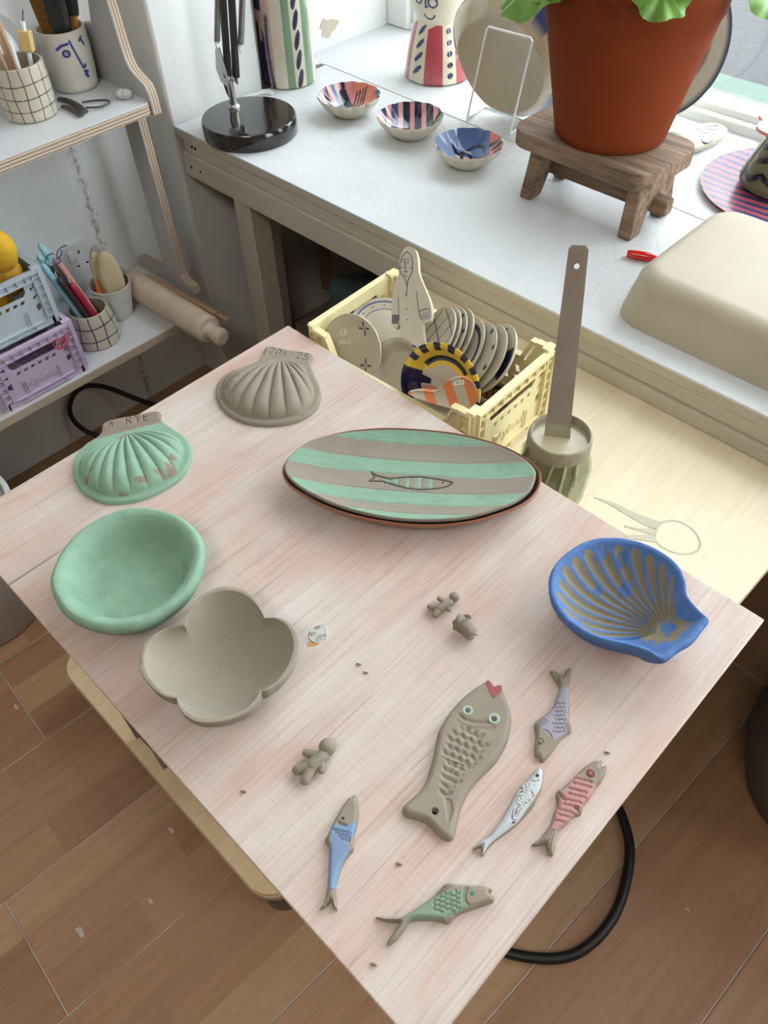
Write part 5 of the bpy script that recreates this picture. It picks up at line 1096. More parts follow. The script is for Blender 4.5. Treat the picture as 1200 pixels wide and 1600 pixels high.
tag(build('blue_string', sg, 'blue_string', None, loc=pink_top), 'blue string tied round the pale candle tops', 'string')
cW = (-0.625, 0.060, ZL); vessel('stone_cup', 'plain white tapered cup holding flat oval stones', 'cup', cW, pot_prof(0.028, 0.040, 0.070), lambda x, y, z, th, rr: mixcol(S(204, 204, 200), S(186, 182, 174), vnoise(th * 0.02, z, 120, 2)), n=72)
bW = A3(cW) + (0, 0, 0.008)
def stone(c, w_, h_, m, label, tn, cat):
    n_ = hn; s_ = hs; d = np.cross(n_, s_)
    o = [(w_ / 2 * math.cos(a) * (1 - 0.14 * math.sin(a)), h_ / 2 * math.sin(a)) for a in np.linspace(0, 2 * math.pi, 40, endpoint=False)]
    b = MB()
    P_ = np.array([[[p[0] * k, p[1] * k, z] for p in o] for k, z in ((0.01, -tn), (0.7, -tn), (0.93, -tn * 0.6), (1, 0), (0.93, tn * 0.6), (0.7, tn), (0.01, tn))]) @ np.array([s_, d, n_]) + c
    b.grid(P_, cv=True); return tag(build('flat_stone', b, m, None, loc=c, smooth=70), label, cat)
hn = unit(unit((CAM - A3(cW)) * (1, 1, 0)) + A3((0, 0, 0.12))); hs = unit(np.cross((0, 0, 1), hn))
for w_, h_, lat, dep_, zc_, tn_, m_, lb_, ct_ in ((0.042, 0.104, -0.004, -0.0160, 0.088, 0.0033, 'stone_grey', 'flat grey oval stone at the back of the white cup', 'stone'), (0.032, 0.098, -0.009, -0.0062, 0.083, 0.0028, 'stone_cream', 'narrow cream oval stone leaning before the grey one', 'stone'), (0.027, 0.096, 0.002, 0.0005, 0.082, 0.0018, 'stone_cream', 'thin cream stone squeezed between two wider ones', 'stone'), (0.041, 0.100, 0.008, 0.0085, 0.085, 0.0033, 'stone_cream', 'broad cream oval stone facing out of the white cup', 'stone'), (0.010, 0.046, -0.0215, 0.003, 0.060, 0.0018, 'orange_plastic', 'small orange scraper inside the white cup', 'scraper')):
    stone(A3(cW) + hs * lat + hn * dep_ + (0, 0, zc_), w_, h_, m_, lb_, tn_, ct_)
# rolling pin and stick
pn0, pn1 = A3((-0.725, 0.117, ZL + 0.0268)), A3((-0.415, 0.128, ZL + 0.0268)); dp = unit(pn1 - pn0)
rp = thing('rolling_pin', 'wooden rolling pin jutting over the lower shelf edge', 'rolling pin', (pn0 + pn1) / 2 - (0, 0, 0.0268))
rod('barrel', [pn0 + dp * 0.06, pn0 + dp * 0.063, *line(pn0 + dp * 0.07, pn1 - dp * 0.006, 8), pn1 - dp * 0.001, pn1], [0.012, 0.024] + [0.0265] * 8 + [0.0245, 0.018], 'pin_wood', '', '', parent=rp, n=40)
rod('handle', [pn1 - dp * 0.002, pn1 + dp * 0.006, pn1 + dp * 0.012, pn1 + dp * 0.018, pn1 + dp * 0.03, pn1 + dp * 0.036, pn1 + dp * 0.038], [0.018, 0.0125, 0.0125, 0.0155, 0.017, 0.0155, 0.010], 'pin_wood', '', '', parent=rp, n=28)
rod('handle', [pn0 + dp * 0.062, pn0 + dp * 0.055, pn0 + dp * 0.046, pn0 + dp * 0.038, pn0 + dp * 0.026, pn0 + dp * 0.022, pn0 + dp * 0.02], [0.018, 0.0125, 0.0125, 0.0155, 0.017, 0.0155, 0.010], 'pin_wood', '', '', parent=rp, n=28)
d_ = unit(A3((-0.443, 0.186, 0)) - A3((-0.69, 0.168, 0))); sk = MB().box((A3((-0.443, 0.186, ZL + 0.005)) + A3((-0.69, 0.168, ZL + 0.005))) / 2, (0.25, 0.010, 0.010), [d_, np.cross((0, 0, 1), d_), (0, 0, 1)])
tag(build('wooden_batten', sk, 'brush_wood', None, loc=(-0.56, 0.168, ZL), bevel=0.001), 'thin square wooden batten lying beside the rolling pin', 'batten')
wr = smoothloop([(-0.475, 0.172, ZL + 0.012), (-0.465, 0.165, ZL + 0.016), (-0.458, 0.17, ZL + 0.02), (-0.462, 0.182, ZL + 0.016), (-0.47, 0.186, ZL + 0.004)], 24, False)
tag(build('wire_twist', MB().tube(wr, 0.0008, 5), 'dark_steel', None, loc=wr[0]), 'thin wire twisted round the end of the wooden batten', 'wire')
# wall socket
sk = thing('wall_socket', 'white double wall socket low behind the candles', 'socket', (XW, 0.033, 0.39))
build('plate', MB().prism(rrect(-0.02, 0.090, 0.345, 0.430, 0.004, 3), 0, 0.009, frame=[(0, 1, 0), (0, 0, 1), (1, 0, 0)], o=(XW, 0, 0)), 'socket_plastic', sk, bevel=0.002)
for y in (0.008, 0.062):
    build('switch', MB().bx(XW + 0.009, XW + 0.0125, y - 0.016, y - 0.004, 0.398, 0.420), 'white_plastic', sk, bevel=0.001)
    for (dy, z, a, b_) in ((0.008, 0.412, 0.003, 0.0075), (-0.002, 0.385, 0.0065, 0.003), (0.018, 0.385, 0.0065, 0.003)):
        build('pin_hole', MB().bx(XW + 0.0085, XW + 0.0094, y + dy - a / 2, y + dy + a / 2, z - b_ / 2, z + b_ / 2), 'hole_dark', sk)
# ------------------------------------------------------------------ things on the window counter
# desk lamp
lc = A3((-0.527, 0.368, ZC)); lm = thing('desk_lamp', 'black spring-arm desk lamp with round base on the counter', 'lamp', lc)
build('base', MB().lathe([(0, 0), (0.084, 0), (0.0855, 0.002), (0.0855, 0.026), (0.083, 0.0295), (0.07, 0.0305), (0, 0.0305)], lc, 96), 'black_gloss', lm)
jb = A3((-0.572, 0.372, ZC + 0.0305)); jt = A3((-0.574, 0.372, ZB + 0.052))
build('collar', MB().lathe([(0.0, 0), (0.0105, 0), (0.0105, 0.003), (0.008, 0.006), (0, 0.006)], jb, 24), 'chrome', lm)
rod('post', line(jb, jt - (0, 0, 0.01)), 0.0062, 'chrome', '', '', parent=lm, n=16)
br_ = MB(); 
for dy in (-0.010, 0.010):
    br_.prism([(-0.012, 0.0), (0.010, -0.006), (0.012, 0.020), (0.0, 0.058), (-0.012, 0.052), (-0.020, 0.020)], -0.0008, 0.0008, frame=[(1, 0, 0), (0, 0, 1), (0, 1, 0)], o=jt + (0, dy, -0.012))
br_.tube([jt + (0, -0.013, 0), jt + (0, 0.013, 0)], 0.0035, 10)
build('bracket', br_, 'chrome', lm)
top = A3((-0.545, 0.40, 1.10))
for k, (dx, dy) in enumerate(((0.022, 0.0), (0.004, -0.004))):
    a_, b_ = jt + (dx, dy, 0.0), top + (dx, dy, 0); d = unit(b_ - a_); s_ = unit(np.cross(d, (0, 1, 0))); n_ = np.cross(s_, d)
    build('arm', MB().box((a_ + b_) / 2, (0.0095, 0.0095, np.linalg.norm(b_ - a_)), [s_, n_, d]), 'black_matte', lm, bevel=0.001)
for k, (dx, dy) in enumerate(((-0.010, -0.006), (0.032, 0.012))):
    a_, b_ = jt + (dx, dy, 0.050), top + (dx, dy, -0.16); d = unit(b_ - a_); s_ = unit(np.cross(d, (0, 1, 0))); n_ = np.cross(s_, d); L = np.linalg.norm(b_ - a_)
    t = np.linspace(0, 1, 1100); an = t * 2 * math.pi * 100
    sp = a_ + d * (t * L)[:, None] + 0.0048 * (np.cos(an)[:, None] * s_ + np.sin(an)[:, None] * n_)
    build('spring', MB().tube(np.concatenate([[a_ - d * 0.012], sp, [b_ + d * 0.012]]), 0.0009, 5), 'chrome', lm)
rod('cord', smoothloop([jt + (-0.01, 0.0, 0.0), jt + (-0.022, 0.004, -0.018), jt + (-0.026, 0.012, -0.045), A3((-0.615, 0.41, ZC + 0.004)), A3((-0.64, 0.45, ZC + 0.004))], 40, False), 0.0028, 'black_rubber', '', '', parent=lm)
hd = [(0.012, 0.0), (0.02, -0.02), (0.045, -0.05), (0.075, -0.11), (0.078, -0.112), (0.047, -0.048), (0.02, -0.016), (0.0, 0.002)]
build('arm', MB().box(A3((-0.46, 0.36, 1.16)), (0.20, 0.0095, 0.0095), [unit((0.8, -0.3, 0.5)), unit((0.35, 0.93, 0)), unit(np.cross(unit((0.8, -0.3, 0.5)), unit((0.35, 0.93, 0))))]), 'black_matte', lm)
build('shade', MB().lathe(hd, (-0.38, 0.33, 1.22), 48), 'black_gloss', lm)
wc = smoothloop([(-0.648, 0.45, ZC + 0.0036), (-0.640, 0.49, ZC + 0.003), (-0.622, 0.500, ZC + 0.003), (-0.640, 0.502, ZC + 0.003), (-0.645, 0.480, ZC + 0.003)], 30, False)
tag(build('white_flex', MB().tube(wc, 0.0035, 8), 'white_plastic', None, loc=wc[0]), 'white flex lying on the counter behind the lamp base', 'cable')
# ---- tall striped vase
def vasecol(c, f):
    ca = camang(c)
    def g(x, y, z, th, rr):
        a = np.degrees(((th - ca + math.pi) % (2 * math.pi)) - math.pi); return f(a, z, rr)   # a > 0 is toward the right of the viewer
    return g
vc = A3((-0.655, 0.573, ZC)); OG = S(118, 146, 118); CRM = S(212, 204, 182); NV = S(30, 30, 66); PK = S(190, 150, 140)
def leafd(a, z, a0, zs, wa, wz, tilt):
    m = np.zeros(a.shape, bool)
    for z0 in zs: q = (a - a0) / wa; r = (z - z0 - tilt * (a - a0)) / wz; m |= (np.hypot(q, r) < 1)
    return m
def f1(a, z, rr):
    C = np.broadcast_to(np.array(CRM), a.shape + (3,)).copy()
    C[(a > -3) & (a < 13)] = OG; C[(a > 38) & (a < 62)] = OG; C[(a > 85) & (a < 110)] = OG
    C[(a > -85) & (a < -28) & (z < 0.30)] = PK
    C[leafd(a, z, 25, np.arange(0.018, 0.4, 0.034), 7, 0.014, 0.0014)] = NV
    for a0, w_, h_ in ((-33, 4, 0.13), (-50, 5, 0.085), (-43, 3, 0.10), (-62, 6, 0.115), (-78, 7, 0.12), (-95, 8, 0.2)): C[(np.abs(a - a0 + 6 * np.sin(z * 20)) < w_) & (z < h_ + 0.003 * np.cos(a))] = NV
    C[(a > -72) & (a < -48) & (z > 0.135) & (z < 0.22)] = NV
    return C
def tall(h, r0, r1, n=200, extra=()): return [(0, 0.0), (r0 * 0.93, 0), (r0, 0.003)] + [(r0 + (r1 - r0) * k / n, 0.003 + (h - 0.003) * k / n) for k in range(1, n + 1)] + [(r1 - 0.003, h + 0.001), (r1 - 0.006, h), (r1 - 0.006, h * 0.4), (0, h * 0.4)]
tag(build('striped_vase', MB().lathe(tall(0.30, 0.055, 0.052), vc, 300, col=vasecol(vc, f1)), 'glaze', None, loc=vc), 'tall cylindrical vase with green stripes and navy brushstrokes', 'vase')
# ---- red striped face vase
rc = A3((-0.447, 0.788, ZC)); RD = S(176, 74, 84)
def f2(a, z, rr):
    C = np.broadcast_to(np.array(S(214, 206, 182)), a.shape + (3,)).copy(); lo = z < 0.098 + 0.004 * np.cos(np.radians(a * 6))
    for a0, w_ in ((-72, 12), (-8, 17), (52, 18), (110, 16), (165, 16), (-125, 16)): C[(np.abs(a - a0) < w_) & lo] = RD
    C[leafd(a, z, -40, np.arange(0.026, 0.1, 0.022), 9, 0.0055, 0.0008)] = S(44, 56, 100); C[leafd(a, z, 22, np.arange(0.018, 0.1, 0.0185), 5.5, 0.005, 0.0001)] = NV
    q = np.stack([(a * 0.00095).ravel(), z.ravel()], 1); m = np.zeros(len(q), bool)
    for pl_ in (arc(-0.020, 0.124, 0.012, 200, 340, 8), arc(-0.012, 0.142, 0.008, 0, 360, 16), [(-0.024, 0.15), (-0.026, 0.133), (-0.022, 0.135)], arc(-0.04, 0.145, 0.007, 0, 360, 14), arc(-0.012, 0.158, 0.01, 30, 150, 6)): m |= segdist(q, pl_) < 0.0017
    C[m.reshape(a.shape)] = S(36, 50, 108); return C
pr = [(0, 0), (0.062, 0), (0.066, 0.003)] + [(p[0], p[1]) for p in smoothloop([(0.066, 0.006), (0.063, 0.03), (0.056, 0.065), (0.048, 0.095), (0.046, 0.105), (0.050, 0.117), (0.058, 0.14), (0.060, 0.165), (0.054, 0.195), (0.042, 0.215), (0.036, 0.225)], 190, False)] + [(0.033, 0.226), (0.031, 0.22), (0.04, 0.15), (0, 0.15)]
tag(build('face_vase', MB().lathe(pr, rc, 300, col=vasecol(rc, f2)), 'glaze', None, loc=rc), 'waisted vase with red stripes, navy dabs and a painted face', 'vase')
# ---- three scalloped dishes
def scal(label, c, colfn, r=0.058, N=14, ph=0.0, h=0.034):
    c = A3(c); ca = camang(c); th = np.linspace(0, 2 * math.pi, 420, endpoint=False)
    R = r * (1 + 0.05 * (np.abs(np.cos(N * (th + ph) / 2)) - 0.6)); ol = np.stack([c[0] + R * np.cos(th), c[1] + R * np.sin(th)], 1)
    right = A3((-math.sin(ca), math.cos(ca))); away = A3((-math.cos(ca), -math.sin(ca)))
    def cf(F, sd, s_, d):
        q = (F[:, :2] - c[:2]) / r; u, v = q @ right, q @ away; C = np.broadcast_to(np.array(S(206, 198, 178)), (len(F), 3)).copy(); i = sd == 0
        C[i] = colfn(u[i], v[i], np.hypot(u[i], v[i])); return C
    rows = interp_rows([(0.005, 0.0045), (0.3, 0.006), (0.55, 0.0115), (0.78, 0.021), (0.975, h)], 90, 0) + [(0.985, h + 0.0008, 0), (0.995, h + 0.0005, 1), (1.0, h - 0.001, 1)] + interp_rows([(0.985, h - 0.004), (0.80, 0.016), (0.6, 0.006), (0.48, 0.001), (0.44, 0.0)], 16, 1) + [(0.2, 0, 1), (0.004, 0, 1)]
    return dish('scalloped_dish', label, 'dish', ol, rows, 360, ZC, cf, m='glaze', p=2.5, ctr=c)
PK2 = S(222, 160, 156); OR = S(216, 126, 100); NVD = S(24, 28, 62); BG = S(128, 146, 172); SG = S(126, 150, 132); CB = S(210, 202, 182)
def seg2(u, v, pts, w_): return segdist(np.stack([u, v], 1), smoothloop(pts, 40, False) if len(pts) > 2 else pts) < w_
def d1(u, v, r):
    C = np.broadcast_to(np.array(CB), u.shape + (3,)).copy()
    up = (v > 0.28 - 0.25 * u) & (u > -0.12); C[up & (u < 0.28)] = S(196, 122, 118); C[up & (u > 0.2)] = OR; C[seg2(u, v, [(-0.18, 0.72), (0.02, 0.22)], 0.13)] = NVD
    lf = (u < -0.12) & (v > -0.35) & ~seg2(u, v, [(-0.18, 0.72), (0.02, 0.22)], 0.13); k = np.floor((u * 0.86 + v * 0.34 + 2) * 6.2).astype(int) % 4
    for i, cl in enumerate((PK2, NVD, PK2, BG)): C[lf & (k == i)] = cl
    C[(np.abs(u + v * 0.3 - 0.0) < 0.30) & (v < 0.05) & (v > -0.62)] = SG
    for k_ in range(4): C[seg2(u, v, [(0.02 + 0.10 * k_, 0.0 + 0.0 * k_), (0.28 + 0.10 * k_, 0.72)], 0.028)] = NVD
    C[seg2(u, v, arc(-0.02, -0.42, 0.17, 0, 360, 16), 0.035)] = S(52, 72, 110); C[seg2(u, v, [(-0.35, -0.25), (-0.1, -0.12), (0.25, -0.2)], 0.03)] = S(52, 72, 90)
    a = np.degrees(np.arctan2(v, u)); C[(r > 0.88) & (a > -115) & (a < 22)] = S(78, 104, 150); return C
def d2(u, v, r):
    C = np.broadcast_to(np.array(CB), u.shape + (3,)).copy(); up = v > 0.0 - 0.1 * u; C[up] = PK2
    k = np.abs(((u + 1.02) / 0.36) % 1 - 0.5) < 0.30; C[up & k & (u > -0.75)] = NVD; C[up & k & (u < -0.3)] = S(66, 74, 120)
    C[(v < -0.05 + 0.25 * u * (u > 0)) & (v > -0.32 + 0.35 * u * (u > 0)) & (u > -0.35)] = SG; C[seg2(u, v, [(-0.9, 0.1), (-0.55, -0.12), (-0.3, -0.38), (0.2, -0.30), (0.6, -0.05), (0.95, 0.35)], 0.035)] = NVD
    C[seg2(u, v, [(0.3, -0.05), (0.7, 0.12), (0.95, 0.42)], 0.03)] = S(60, 84, 80); a = np.degrees(np.arctan2(v, u)); C[(r > 0.80) & ((a > 165) | (a < -140))] = OR; return C
def d3(u, v, r):
    C = np.broadcast_to(np.array(CB), u.shape + (3,)).copy(); up = (v > 0.18 - 0.25 * u) & (u < 0.62); C[up] = S(76, 104, 156); C[(u < -0.35) & (v > 0.05)] = S(142, 164, 204)
    C[seg2(u, v, [(-0.45, 0.55), (-0.3, 0.28), (-0.05, 0.42), (0.1, 0.12), (-0.12, -0.02), (-0.16, 0.3), (0.15, 0.55), (0.45, 0.48), (0.42, 0.15)], 0.05)] = NVD; C[seg2(u, v, arc(-0.45, 0.06, 0.11, 0, 360, 12), 0.035)] = S(142, 164, 204)
    for k in range(5): C[seg2(u, v, [(-0.88, 0.05 - 0.10 * k), (-0.35, -0.28 - 0.07 * k), (0.42, -0.26 - 0.075 * k)], 0.026)] = S(46, 62, 70)
    C[(u > 0.62) & (v > -0.05)] = S(214, 116, 98)
    for k in range(3): C[seg2(u, v, [(0.66 + 0.06 * k, 0.42 - 0.2 * k), (0.92, 0.34 - 0.2 * k)], 0.055)] = S(52, 48, 60)
    a = np.degrees(np.arctan2(v, u)); C[(r > 0.90) & (a > -110) & (a < -5)] = S(168, 76, 84); return C
scal('scalloped dish painted with a fork, pink stripes and orange rim', (-0.447, 0.541), d1)
scal('scalloped dish painted with upright navy and pink stripes', (-0.301, 0.550), d2, ph=0.1)
scal('scalloped dish painted blue with navy loops and a grey fork', (-0.155, 0.535), d3, ph=0.2)
# ---- platter on a white wire stand, seen from behind
P0 = G(795, 184, ZC); pn_ = unit((0.10, -0.93, -0.30)); pu_ = unit(np.cross(pn_, (0, 0, 1)) * -1); pv_ = np.cross(pn_, pu_)
if pv_[2] < 0: pu_, pv_ = -pu_, -pv_
opx = [(706, 50), (713, 18), (735, -8), (775, -24), (820, -14), (856, 18), (880, 62), (890, 105), (882, 145), (862, 172), (830, 184), (798, 182), (765, 166), (735, 130), (715, 90)]
ow = smoothloop([onP(a, b, P0, pn_) for a, b in opx], 240); oc = ow.mean(0); o2 = np.stack([(ow - oc) @ pu_, (ow - oc) @ pv_], 1)
th_, R_ = polar((0, 0), o2, 200); b = MB(); rowz = [(0.005, 0.030), (0.70, 0.030), (0.735, 0.0325), (0.765, 0.030), (0.80, 0.026), (0.90, 0.016), (0.97, 0.006), (1.0, 0.0), (0.985, -0.003), (0.95, 0.0), (0.80, 0.018), (0.005, 0.022)]
Pg = np.array([[oc + pu_ * (s_ * r * math.cos(t)) + pv_ * (s_ * r * math.sin(t)) + pn_ * (z - 0.004) for t, r in zip(th_, R_)] for s_, z in rowz])
cc = np.broadcast_to(np.array(S(190, 176, 150)), Pg.shape).copy(); cc[7:9] = S(70, 66, 72)
an_ = np.degrees(th_); 
for i in (5, 6): cc[i, (an_ > -75) & (an_ < -20)] = S(60, 84, 118); cc[i, (an_ > 38) & (an_ < 55)] = S(60, 84, 130)
tag(build('oval_platter', b.grid(Pg[:, ::-1] if np.dot(np.cross(Pg[1, 0] - Pg[0, 0], Pg[0, 1] - Pg[0, 0]), pn_) < 0 else Pg, cv=True, col=cc), 'glaze', None, loc=P0), 'cream oval platter seen from behind, propped on the wire stand', 'platter')
ws = thing('plate_stand', 'white wire plate stand behind the terracotta pot', 'plate stand', (-0.22, 0.69, ZC))
fa, fb = G(730, 185, ZC + 0.0018), G(797, 209, ZC + 0.0018); ta, tb_ = onY(761, 41, 0.615), onY(832, 60, 0.615)
rod('front_loop', np.concatenate([[fa], [ta - (0.0, 0, 0.004)], [ta + unit(tb_ - ta) * 0.004], [tb_ - unit(tb_ - ta) * 0.004], [tb_ - (0, 0, 0.004)], [fb]]), 0.0018, 'white_wire', '', '', parent=ws)
for p in (fa, fb):
    q = p + A3((-0.012, 0.085, 0)); rod('foot_wire', smoothloop([p, (p + q) / 2, q, q + A3((0, 0.006, 0.018))], 20, False), 0.0018, 'white_wire', '', '', parent=ws)
rod('cross_wire', line(fa + A3((-0.009, 0.06, 0)), fb + A3((-0.009, 0.06, 0))), 0.0018, 'white_wire', '', '', parent=ws)
# ---- round plate leaning on the window behind the pot
pc = A3((-0.045, 0.905, ZB + 0.088)); pn = unit((0.1, -1.0, 0.16)); pu = unit(np.cross((0, 0, 1), pn)); pv = np.cross(pn, pu)
def pc2(x, y, z, th, rr): C = np.broadcast_to(np.array(S(198, 190, 172)), x.shape + (3,)).copy(); C[rr > 0.1235] = S(64, 68, 88); C[np.abs(rr - 0.088) < 0.0012] = S(120, 112, 100); return C
tag(build('round_plate', MB().lathe([(0, -0.006), (0.08, -0.006), (0.118, 0.008), (0.126, 0.014), (0.127, 0.016), (0.1245, 0.0175), (0.115, 0.012), (0.095, 0.002), (0.088, 0.0), (0, 0.0)], pc, 128, col=pc2, frame=[pu, pv, pn]), 'glaze_soft', None, loc=pc - (0, 0, 0.122)), 'round cream plate with dark edge leaning against the window', 'plate')
# ---- weathered stool
ZS = ZB + 0.068; sl = thing('wooden_stool', 'small weathered wooden stool carrying the terracotta pot', 'stool', (0.075, 0.565, ZC))
ra = math.radians(-1.5); RX = [(math.cos(ra), math.sin(ra), 0), (-math.sin(ra), math.cos(ra), 0), (0, 0, 1)]
build('seat', MB().prism(rrect(-0.122, 0.122, -0.0735, 0.0735, 0.032, 8), ZS - 0.024, ZS, frame=RX, o=(0.072, 0.570, 0)), 'weathered_wood', sl, bevel=0.004, seg=3)
def endboard(x0, sp):
    hh = ZS - 0.024 - ZC; o = [(-0.060, 0.0), (-0.030, 0.0), (-0.018, 0.030), (-0.008, 0.042), (0.008, 0.042), (0.018, 0.030), (0.030, 0.0), (0.058, 0.0), (0.050, hh * 0.6), (0.048, hh), (-0.048, hh), (-0.052, hh * 0.6)]
    return MB().prism(o, -0.011, 0.011, frame=[(0, 1, 0), unit((sp, 0, 1)), (1, 0, 0)], o=(x0, 0.563, ZC))
build('end_board', endboard(0.172, -0.06), 'weathered_wood', sl, bevel=0.003); build('end_board', endboard(-0.010, 0.06), 'weathered_wood', sl, bevel=0.003)
build('stretcher', MB().bx(-0.03, 0.205, 0.552, 0.574, ZC + 0.026, ZC + 0.050), 'weathered_wood', sl, bevel=0.004)
# ---- terracotta pot with geranium
pt = A3((0.072, 0.585, ZS)); gp_ = thing('potted_geranium', 'geranium with scalloped leaves in a big terracotta pot', 'potted plant', pt)
prf = [(0, 0.001), (0.078, 0), (0.0815, 0.004)] + [(0.0815 + (0.1165 - 0.0815) * k / 20, 0.004 + 0.162 * k / 20) for k in range(1, 21)] + [(0.1180, 0.1665), (0.1195, 0.169), (0.1255, 0.222), (0.1250, 0.226), (0.1225, 0.228), (0.1155, 0.227), (0.113, 0.220), (0.108, 0.170), (0.1, 0.17)]
pob = build('pot', MB().lathe(prf, pt, 120), 'terracotta', gp_)
build('soil', MB().lathe([(0.1105, 0.196), (0.1, 0.202), (0.05, 0.206), (0, 0.206)], pt, 60), 'soil', gp_)
ca = camang(pt)
for body, sz, zz, da in (('MADE IN ITALY', 0.0070, 0.197, 0.02), ('25', 0.0115, 0.185, 0.02)):
    v, f = text_mesh(body, sz, 0.0); rr = 0.1222; a = ca - 0.16 + v[:, 0] / rr; z = zz + v[:, 1]; r2 = 0.1195 + (z - 0.169) * 0.1132 + 0.0004
    V = np.stack([pt[0] + r2 * np.cos(a), pt[1] + r2 * np.sin(a), pt[2] + z], 1)
    mat('stamp_' + body[-2:].strip().lower() + '_brown', S(70, 28, 12), 0.8); build('stamped_lettering', MB().add(V, f), 'stamp_' + body[-2:].strip().lower() + '_brown', pob)
def leaf(c, n, up, r, ruff=0.12, seed=0):
    n = unit(n); up = unit(A3(up) - n * np.dot(up, n)); s_ = np.cross(up, n); rg = np.random.default_rng(seed); P_ = []; nt_ = 84
    for k in np.linspace(0.02, 1, 14):
        row = []
        for t in np.linspace(-math.pi * 0.93, math.pi * 0.93, nt_):
            R_ = r * (1 + 0.07 * math.cos(t * 9) + 0.035 * abs(math.cos(t * 27))) * (0.9 + 0.1 * math.cos(t)); z = r * (0.10 * k * k * math.cos(t * 5 + seed) * ruff * 6 - 0.30 * k * k + 0.05 * math.cos(9 * t) * k + 0.12 * k)
            row.append(c + up * (R_ * k * math.cos(t)) + s_ * (R_ * k * math.sin(t)) + n * z)
        P_.append(row)
    return MB().grid(np.array(P_))
cr = pt + (0, 0, 0.206); LV = [(-0.98, 0.148, 0.206, 0.050, 0), (-0.80, 0.135, 0.222, 0.036, 3), (0.22, 0.138, 0.222, 0.036, 1), (0.42, 0.128, 0.240, 0.032, 4), (1.22, 0.166, 0.200, 0.038, 2), (1.75, 0.16, 0.215, 0.042, 5), (2.6, 0.15, 0.23, 0.045, 6), (-2.2, 0.15, 0.23, 0.045, 7)]
for (da_, ra_, z, r, sd_) in LV:
    c = pt + A3((ra_ * math.cos(ca + da_), ra_ * math.sin(ca + da_), z)); o_ = unit((c - pt) * (1, 1, 0)); n_ = unit(o_ * 0.55 + A3((0, 0, 1.0)))
    L_ = build('leaf', leaf(c, n_, o_, r, 0.14, sd_), 'leaf', gp_, smooth=80); base = cr + o_ * 0.02
    rod('stalk', smoothloop([base, (base + c) / 2 + (0, 0, 0.03), c], 14, False), 0.002, 'stem_green', '', '', parent=gp_)
for k in range(12):
    a = k * 2.4; rr = 0.03 + 0.006 * k; c = cr + A3((rr * math.cos(a), rr * math.sin(a), 0.12 + 0.02 * (k % 4))); n_ = unit((math.cos(a) * 0.4, math.sin(a) * 0.4, 1))
    build('leaf', leaf(c, n_, (math.cos(a), math.sin(a), 0), 0.04 + 0.004 * (k % 3), 0.14, 10 + k), 'leaf', gp_, smooth=80)
    rod('stalk', smoothloop([cr + A3((0.3 * rr * math.cos(a), 0.3 * rr * math.sin(a), -0.003)), (cr + c) / 2 + A3((0.01, 0, 0.0)), c], 10, False), 0.002, 'stem_green', '', '', parent=gp_)
# ---- plaster mould, red pepper, fish spoon, striped plate, figure vase
def roundblock(x0, x1, y0, y1, h, r, taper, er):
    prof = [(0.0, 0.0), (0.0, 0.003), (taper * 0.5, h * 0.4), (taper, h - er)] + [(taper + er * (1 - math.cos(t)), h - er + er * math.sin(t)) for t in np.linspace(0.15, math.pi / 2, 10)] + [(taper + er + 0.03, h + 0.0008)]
    out = []
    for i, z in prof: out.append([(x, y, ZC + z) for x, y in rrect(x0 + i, x1 - i, y0 + i, y1 - i, max(r - i * 0.6, 0.004) if (y1 - y0) / 2 - i > r else max(0.001, (y1 - y0) / 2 - i - 0.0005), 10)])
    b = MB().grid(np.array(out)[:, ::-1], cv=True); n_ = len(out[0]); k_ = (len(out) - 1) * n_; b.F.append(tuple(range(k_, k_ + n_))[::-1]); return b
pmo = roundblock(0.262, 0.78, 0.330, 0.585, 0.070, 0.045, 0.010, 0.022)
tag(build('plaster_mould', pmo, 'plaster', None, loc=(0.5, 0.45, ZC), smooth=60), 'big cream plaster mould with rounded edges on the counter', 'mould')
rp_ = G(983, 410, ZC); pp2 = thing('red_pepper', 'small glossy red ceramic pepper peeking out behind the plaster mould', 'ceramic pepper', rp_)
t = np.linspace(0, 1, 14); build('body', MB().tube(np.stack([rp_[0] - 0.010 + 0.045 * t, rp_[1] + 0.008 + 0.02 * t, ZC + 0.0065 + 0 * t], 1), 0.0065 * np.sqrt(np.maximum(0.02, 1 - (2 * t - 0.8) ** 2 * 0.65)), 14), 'red_glaze', pp2)
rod('stalk', [rp_ + (0.034, 0.028, 0.006), rp_ + (0.042, 0.034, 0.009)], 0.0015, 'stem_green', '', '', parent=pp2)
# ceramic fish spoon rest on the sill
fo = smoothloop([G(a, b, ZC + 0.006)[:2] for a, b in ((1040, 213), (1075, 205), (1088, 198), (1112, 195), (1132, 200), (1136, 208), (1126, 219), (1105, 230), (1080, 238), (1045, 240))], 80)
fs = thing('fish_dish', 'small cream ceramic fish dish with blue face behind the stool', 'dish', (*fo.mean(0), ZC))
fc = fo.mean(0); Pg = np.array([[(*(fc + (p - fc) * k), ZC + z) for p in fo] for k, z in ((0.9, 0.0), (1.0, 0.006), (1.0, 0.009), (0.95, 0.0115), (0.7, 0.0135), (0.01, 0.014))])
fbd = build('body', MB().grid(Pg, cv=True, col=S(190, 184, 160)), 'glaze_soft', fs)
def sp6(pl, w_, z=ZC + 0.0137): return MB().ribbon(smoothloop([G(a, b, z) for a, b in pl], 16, False), w_, (0, 0, 1), 0.0006, col=S(40, 54, 104))
for pl, w_ in (([(1104, 198), (1116, 196), (1124, 198), (1116, 202), (1106, 201)], 0.003), ([(1090, 200), (1096, 206), (1108, 208)], 0.003), ([(1098, 218), (1104, 222), (1112, 216)], 0.008), ([(1090, 212), (1100, 212)], 0.006), ([(1086, 203), (1096, 200)], 0.0025)): build('painted_mark', sp6(pl, w_), 'glaze', fs)
